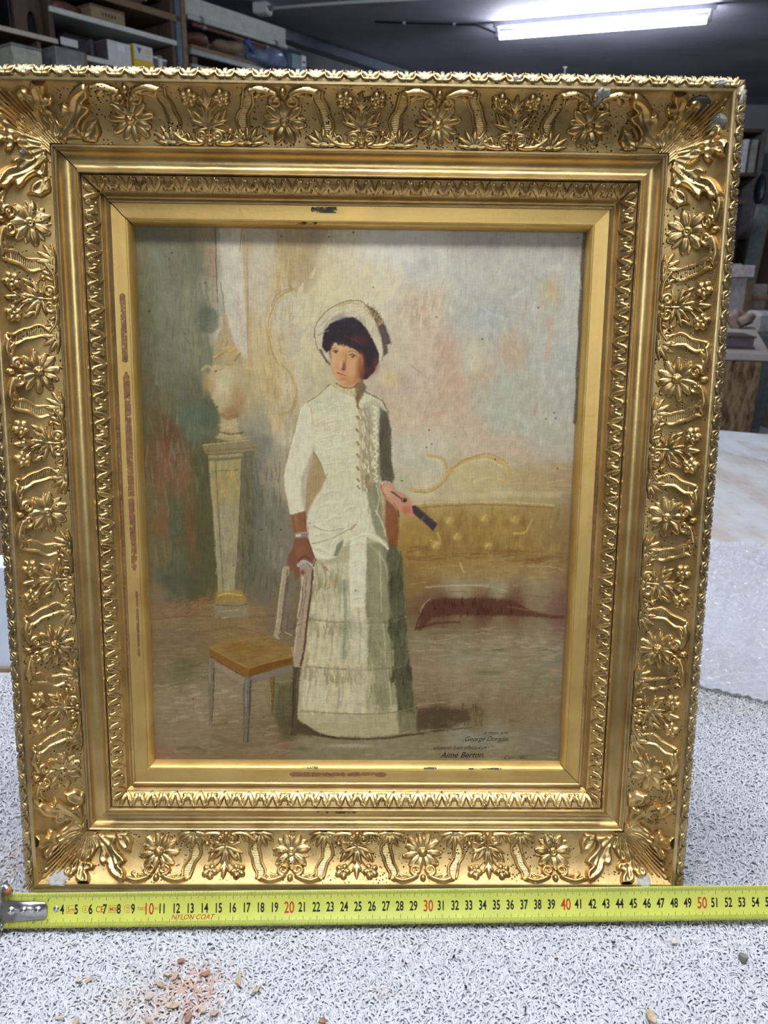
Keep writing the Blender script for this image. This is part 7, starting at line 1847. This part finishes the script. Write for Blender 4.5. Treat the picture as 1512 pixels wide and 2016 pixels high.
t = lumpy('plastic_bag', 'crumpled clear blue plastic bag hanging over the rough shelving', 'bag', 0.22, 0.42, ZS - 0.02, 0.17, 0.11, 0.055, M['blue_film'], 3, 0.35); V, F = tube_np([(-0.14, -0.02, 0.08), (-0.17, -0.03, 0.10), (-0.19, -0.02, 0.13)], [0.02, 0.012, 0.026], 10); obj('bag_neck', mesh_np('bag_neck', V, F, plain('bright_blue_film', (0.05, 0.12, 0.45), 0.3)), t)
t = W('jerrycan', 'dark teal plastic canister with a white label near the wall corner', 'canister', 0.50, 0.38, ZS)
wbox('canister_body', 0.17, 0.15, 0.135, M['teal'], t, bevel=0.025); wbox('paper_label', 0.045, 0.002, 0.10, M['white_card'], t, 0.055, -0.0765, 0.015, 0.0004)
V, F = tube_np([(-0.05, 0, 0.125), (-0.04, 0, 0.165), (0.03, 0, 0.165), (0.04, 0, 0.125)], 0.010, 8); obj('handle', mesh_np('handle', V, F, M['grey_metal']), t)
for k in range(2): wbox('printed_bar', 0.028, 0.001, 0.012, M['black'], t, 0.055, -0.0778, 0.035 + 0.035 * k, 0.0002)
for k, (a, lab) in enumerate(((0.69, 'round black tin next to the teal canister'), (0.80, 'round black tin right at the wall corner end of the shelving'))):
    t = W('paint_tin', lab, 'tin', a, 0.33, ZS); V, F = lathe_np([(0.001, 0), (0.045, 0), (0.046, 0.003), (0.045, 0.07), (0.048, 0.073), (0.048, 0.079), (0.042, 0.08), (0.04, 0.076), (0.001, 0.076)], 24); obj('tin_body', mesh_np('tin_body', V, F, M['black'], True), t)
    V, F = tube_np([(-0.046, -0.01, 0.065), (0, -0.055, 0.035), (0.046, -0.01, 0.065)], 0.002, 6); obj('wire_handle', mesh_np('wire_handle', V, F, M['grey_metal']), t)
# beam, pipes and conduit under the ceiling
def strut(name, a0, a1, off, z, dy, dz, m, kind=None):
    o = box(name, (a1 - a0, dy, dz), wp((a0 + a1) / 2, off, z), m, None, (0, 0, WROT), 0.004); o['kind'] = 'structure'; return o
strut('trim_1', -0.42, 0.52, 0.28, 2.60, 0.10, 0.115, M['white_wall_beam'] if 'white_wall_beam' in M else M['white_edge'])
strut('trim_2', -0.6, 3.5, 0.06, CEIL_Z - 0.075, 0.10, 0.07, M['conduit'])
for k, (a0, a1, off, z, r, m, lab) in enumerate(((-0.42, 0.42, 0.42, 2.575, 0.014, 'white_edge', 'pale pipe running along the foot of the white beam'), (-0.40, 0.30, 0.44, 2.535, 0.010, 'leather', 'thin brown pipe below the pale pipe on the shelf wall'))):
    t = W('pipe', lab, 'pipe', a0, off, z); L = a1 - a0
    V, F = tube_np([(0, 0, 0), (L / 2, 0, 0), (L, 0, 0)], r, 12); obj('pipe_run', mesh_np('pipe_run', V, F, M[m]), t)
    for s in (0.12, 0.88):
        V, F = tube_np([(L * s - 0.012, 0, 0), (L * s + 0.012, 0, 0)], r * 1.35, 12); obj('clip', mesh_np('clip', V, F, M['grey_metal']), t)
t = thing('junction_box', 'small white junction box on the ceiling with a thin conduit', 'junction box', (-0.735, 5.30, CEIL_Z - 0.06), (0, 0, -0.28))
wbox('box_body', 0.10, 0.10, 0.06, M['lamp_cap'], t, 0, 0, 0, 0.006); wbox('cover', 0.085, 0.085, 0.006, M['white_edge'], t, 0, 0, -0.006)
V, F = tube_np([(0.05, 0, 0.03), (0.5, 0.0, 0.032), (1.3, 0.02, 0.03)], 0.010, 10); obj('conduit', mesh_np('conduit', V, F, M['lamp_cap']), t)
V, F = tube_np([(0.05, 0, 0.03), (0.075, 0, 0.03)], 0.016, 10); obj('gland', mesh_np('gland', V, F, M['grey_metal']), t)
t = thing('ceiling_hook', 'small metal hook hanging from the ceiling above the frame', 'hook', (1.62, 6.9, CEIL_Z))
V, F = tube_np([(0, 0, 0), (0, 0, -0.10), (0.012, 0, -0.125), (0, 0, -0.145), (-0.014, 0, -0.13)], 0.005, 6); obj('hook_wire', mesh_np('hook_wire', V, F, M['lamp_cap']), t)
V, F = lathe_np([(0.001, 0), (0.02, 0), (0.018, -0.008), (0.001, -0.01)], 14); obj('ceiling_plate', mesh_np('ceiling_plate', V, F, M['lamp_cap']), t)
t = thing('lamp_cable', 'thin dark cable running along the ceiling to the glowing tube', 'cable', (0.0, 5.62, CEIL_Z - 0.012), (0, 0, 0.02))
V, F = tube_np([(0, 0, 0), (0.35, 0.02, 0), (0.70, 0.0, -0.004), (0.84, 0.0, -0.05)], 0.006, 6); obj('cable_run', mesh_np('cable_run', V, F, M['black']), t)
for s in (0.2, 0.55): V, F = tube_np([(s - .01, 0.012, 0), (s + .01, 0.012, 0)], 0.010, 8); obj('cable_clip', mesh_np('cable_clip', V, F, M['lamp_cap']), t)

# ------------------------------------------------------------------ workshop behind: bench and clutter on the right
M['osb'] = new_mat('chip_board', (0.3, 0.2, 0.1), 0.75, 0, 0.2)
_v = coords(M['osb'])
_f = noise(M['osb'], nd(M['osb'], 'ShaderNodeMapping', _0=_v, Scale=(40, 40, 11)).outputs[0], 1.0, 4, 0.7)
setin(M['osb'], 'Base Color', ramp(M['osb'], _f, [(0.36, (0.075, 0.042, 0.022)), (0.5, (0.22, 0.14, 0.075)), (0.62, (0.36, 0.25, 0.15))]))
M['bench_top'] = plain('bench_top_board', (0.50, 0.44, 0.40), 0.65, 0, 0.12, 6)
bench = thing('workbench', 'workbench with pale top and brown chipboard front at right', 'workbench', (2.04, 3.50, 0))
B0 = (2.04, 3.50)
bp = [(2.055, 3.49), (2.80, 5.25), (1.95, 5.42), (1.2, 3.62)]
board('bench_top', bp, 0.765, 0.80, M['bench_top'], bench, B0)
fx = Vector((1.2 - 2.03, 3.64 - 3.52, 0)); fl = fx.length; fr = math.atan2(fx.y, fx.x)
box('front_panel', (fl, 0.02, 0.76), (-0.01 + fx.x / 2, 0.02 + fx.y / 2, 0), M['osb'], bench, (0, 0, fr), 0.002)
sx_ = Vector((0.73, 1.72, 0)); 
box('side_panel', (sx_.length, 0.02, 0.76), (-0.03 + sx_.x / 2, 0.03 + sx_.y / 2, 0), M['brown_wood'], bench, (0, 0, math.atan2(sx_.y, sx_.x)), 0.002)
for x, y in ((-0.75, 0.25), (0.0, 1.75)): box('leg', (0.07, 0.07, 0.765), (x, y, 0), M['dark_wood'], bench)
BR = -0.15
def onb(name, label, cat, x, y, rz=BR, z=0.80): return thing(name, label, cat, (x, y, z), (0, 0, rz))
t = onb('dark_book', 'thick dark brown book lying at the front of the workbench', 'book', 1.93, 3.86)
box('cover', (0.34, 0.24, 0.008), (0, 0, 0), M['dark_wood'], t); box('pages', (0.33, 0.23, 0.05), (-0.004, 0.003, 0.008), M['violet'], t, bevel=0.001); box('cover', (0.34, 0.24, 0.008), (0, 0, 0.058), M['dark_wood'], t)
t = onb('pale_blue_folder', 'pale turquoise folder lying behind the dark book', 'folder', 1.95, 4.12); box('folder_cover', (0.33, 0.22, 0.03), (0, 0, 0), plain('turquoise_card', (0.40, 0.56, 0.60), 0.5), t, bevel=0.006); box('paper_edge', (0.31, 0.21, 0.012), (0.0, 0, 0.03), M['white_card'], t, bevel=0.001)
t = onb('paper_stack', 'stack of grey papers on the workbench behind the turquoise folder', 'papers', 2.02, 4.36); box('paper_block', (0.40, 0.20, 0.03), (0, 0, 0), M['white_card'], t, bevel=0.001); box('loose_sheet', (0.42, 0.20, 0.003), (0.02, 0.01, 0.031), M['bench_top'], t, (0, 0, 0.1), 0.0005)
t = onb('pale_blue_box', 'flat pale blue box lying farther back on the workbench', 'box', 2.08, 4.62); box('box_body', (0.34, 0.20, 0.05), (0, 0, 0), plain('pale_blue_card', (0.55, 0.63, 0.74), 0.5), t); box('lid', (0.345, 0.205, 0.016), (0, 0, 0.05), M['white_card'], t)
t = lumpy('knotted_cloth', 'knotted pinkish brown leather gloves heaped on the workbench', 'gloves', 0, 0, 0, 0.10, 0.08, 0.055, plain('pink_leather', (0.36, 0.26, 0.22), 0.6, 0, 0.45, 14, 0.6), 9, 0.5)
t.location = (2.60, 5.10, 0.80)
V, F = tube_np([(-0.10, -0.04, 0.05), (-0.01, -0.09, 0.08), (0.08, -0.04, 0.06), (0.03, 0.03, 0.11), (-0.06, 0.01, 0.10)], [0.03, 0.03, 0.032, 0.025, 0.018], 10); obj('glove_finger', mesh_np('glove_finger', V, F, plain('pink_leather_light', (0.44, 0.33, 0.28), 0.6, 0, 0.3, 14)), t)
t = lumpy('grey_rag', 'grey brown rag crumpled left of the knotted gloves', 'rag', 0, 0, 0, 0.14, 0.10, 0.06, plain('grey_rag_cloth', (0.34, 0.31, 0.28), 0.9, 0, 0.3, 14, 0.4), 12, 0.4); t.location = (2.36, 5.12, 0.80)
V, F = tube_np([(0.06, -0.06, 0.06), (0.11, -0.07, 0.04), (0.15, -0.05, 0.015)], [0.03, 0.024, 0.012], 8); obj('rag_corner', mesh_np('rag_corner', V, F, M['kraft']), t)
# behind the bench
def standing(name, label, cat, x, y, w, d, h, m, tilt=0.0, lean=0.0, z=0.0, rz=0.0):
    t = thing(name, label, cat, (x, y, z), (0, 0, rz)); o = box('body', (w, d, h), (0, 0, 0), m, t, (lean, tilt, 0), 0.006)
    return t, o
t, o = standing('pale_cabinet', 'pale pink topped cabinet behind the workbench gloves', 'cabinet', 2.83, 6.0, 0.30, 0.3, 1.13, plain('pale_cabinet_paint', (0.50, 0.46, 0.45), 0.6)); box('cabinet_top', (0.36, 0.36, 0.09), (0, 0, 1.13), plain('pink_white_top', (0.66, 0.58, 0.58), 0.6), t); box('side_board', (0.05, 0.3, 1.1), (0.17, -0.02, 0), M['brown_wood'], t)
t, o = standing('grey_board', 'taupe board standing behind the workbench, right of the pale cabinet', 'board', 3.19, 6.15, 0.26, 0.03, 1.07, plain('taupe_board', (0.34, 0.28, 0.26), 0.7), 0, -0.05); box('batten', (0.24, 0.015, 0.03), (0, -0.03, 0.95), M['kraft'], t)
t, o = standing('green_card', 'small pale greenish card standing above the taupe board', 'card', 3.15, 6.35, 0.10, 0.02, 1.23, plain('green_grey_card', (0.40, 0.42, 0.37), 0.7), -0.05); box('foot', (0.14, 0.1, 0.02), (0, 0, 0), M['dark_wood'], t)
for k, (x, h, ti, m) in enumerate(((3.30, 1.62, 0.16, 'pale_wood'), (3.42, 1.75, 0.13, 'pale_wood'), (3.36, 1.05, 0.55, 'brown_wood'), (3.52, 1.5, 0.10, 'kraft'))):
    t, o = standing('leaning_plank', ('pale plank leaning left-most behind the bench', 'pale plank leaning second behind the bench, the tallest', 'brown plank slanting steeply across the two pale ones', 'brown plank leaning at the right picture edge behind the bench')[k], 'plank', x - 0.25 * ti, 6.05 + 0.06 * k, 0.055, 0.03, h, M[m], ti, -0.03); box('sawn_end', (0.05, 0.026, 0.006), (h * math.sin(ti), -h * 0.03, h * math.cos(ti)), M['pale_wood'], t, (-0.03, ti, 0), 0.001)
t = thing('white_bowl', 'white plastic tub at the right end behind the workbench', 'tub', (3.05, 5.55, 0.0)); box('tub_stand', (0.3, 0.3, 0.72), (0, 0, 0), M['grey_metal'], t); box('tub', (0.30, 0.24, 0.17), (0, 0, 0.72), plain('off_white_plastic', (0.58, 0.55, 0.52), 0.5), t, bevel=0.03)
t = thing('far_bookcase', 'dark bookcase against the far wall right of the frame', 'bookcase', (3.35, 7.6, 0))
for x in (-0.33, 0.33): box('upright', (0.04, 0.3, 2.42), (x, 0, 0), plain('grey_brown_upright', (0.16, 0.14, 0.14), 0.6), t)
for z in (0.5, 1.0, 1.45, 2.02, 2.40): box('shelf_board', (0.64, 0.3, 0.03), (0, 0, z), M['dark_wood'], t)
box('back_panel', (0.66, 0.015, 2.4), (0, 0.14, 0), M['black'], t)
for k, (x, w, h, c, ti, lab) in enumerate(((0.02, 0.035, 0.24, (0.12, 0.11, 0.13), 0, 'dark slim book upright in the far bookcase'), (0.085, 0.045, 0.27, (0.42, 0.36, 0.34), -0.18, 'taupe book leaning left of the white book in the far bookcase'), (0.165, 0.05, 0.29, (0.66, 0.68, 0.76), 0, 'white spined book upright in the far bookcase'), (0.25, 0.055, 0.29, (0.34, 0.34, 0.28), 0, 'speckled olive book right of the white one in the far bookcase'))):
    b_ = thing('book', lab, 'book', (3.35 + x, 7.55, 2.05), (0, ti, 0), 'books in the far bookcase'); box('cover', (w, 0.2, h), (0, 0, 0), plain('book_cloth', c, 0.6), b_, bevel=0.003); box('page_block', (w * 0.8, 0.19, h * 0.97), (0, 0.01, h * 0.02), M['white_card'], b_, bevel=0.001)
t = thing('dark_cupboard', 'dark carved cupboard standing in front of the far bookcase', 'cupboard', (3.05, 6.9, 0)); box('carcass', (0.36, 0.4, 1.72), (0, 0, 0), plain('black_brown_wood', (0.035, 0.028, 0.03), 0.5), t); box('door', (0.30, 0.02, 1.2), (0, -0.21, 0.3), M['dark_wood'], t); box('cornice', (0.42, 0.46, 0.05), (0, 0, 1.72), M['dark_wood'], t)
for k in range(3): box('carved_rail', (0.26, 0.02, 0.03), (0, -0.21, 1.54 + 0.05 * k), M['grey_metal'], t)
t = thing('wall_disc', 'dark blue round tray hanging beside the far bookcase', 'tray', (3.68, 7.42, 1.90)); V, F = lathe_np([(0.001, 0.02), (0.14, 0.02), (0.17, 0.04), (0.175, 0.03), (0.15, 0.0), (0.001, 0.0)], 28); o = obj('tray_dish', mesh_np('tray_dish', V, F, plain('blue_black_enamel', (0.008, 0.018, 0.03), 0.4)), t, None, (math.pi / 2, 0, 0)); o.scale = (0.30, 0.80, 1); box('tray_nail', (0.01, 0.05, 0.01), (0, 0.03, 0.19), M['steel'], t)
for k, (x, m, lab) in enumerate(((3.55, 'grey_metal', 'dim grey board leaning by the dark cupboard'), (3.75, 'dark_wood', 'dim dark board leaning at the far right wall'), (3.90, 'grey_metal', 'dim grey board leaning farthest right against the wall'))):
    t, o = standing('tall_board', lab, 'board', x - 0.1, 7.0 + 0.1 * k, 0.13, 0.03, 1.75 - 0.1 * k, M[m], 0.08, -0.04); box('edge_strip', (0.012, 0.034, 1.6), (0.07, -0.002, 0), M['kraft'], t, (-0.04, 0.08, 0), 0.001)
for k, z in enumerate((2.17, 1.75, 1.25)): 
    o = box('trim_%d' % (3 + k), (0.8, 0.03, 0.02), (4.3, YB - 0.03, z), M['grey_metal'], None); o['kind'] = 'structure'
# under the bench, right
for k, (x, y, z, s, m, lab) in enumerate(((2.38, 3.72, 0.0, (0.25, 0.3, 0.25), 'grey_metal', 'grey crate on the floor beside the workbench'), (2.38, 3.74, 0.258, (0.22, 0.28, 0.09), 'white_card', 'pale flat box on top of the grey crate beside the workbench'), (2.39, 3.76, 0.356, (0.2, 0.25, 0.10), 'kraft', 'brown box topmost on the pile beside the workbench'), (2.39, 3.78, 0.464, (0.18, 0.2, 0.12), 'white_card', 'pale box crowning the pile beside the workbench'))):
    t = thing('crate' if k == 0 else 'carton', lab, 'crate' if k == 0 else 'box', (x, y, z), (0, 0, 0.1 * k)); box('body', s, (0, 0, 0), M[m], t); box('lid', (s[0] * 1.02, s[1] * 1.02, 0.008), (0, 0, s[2]), M['grey_metal'], t)
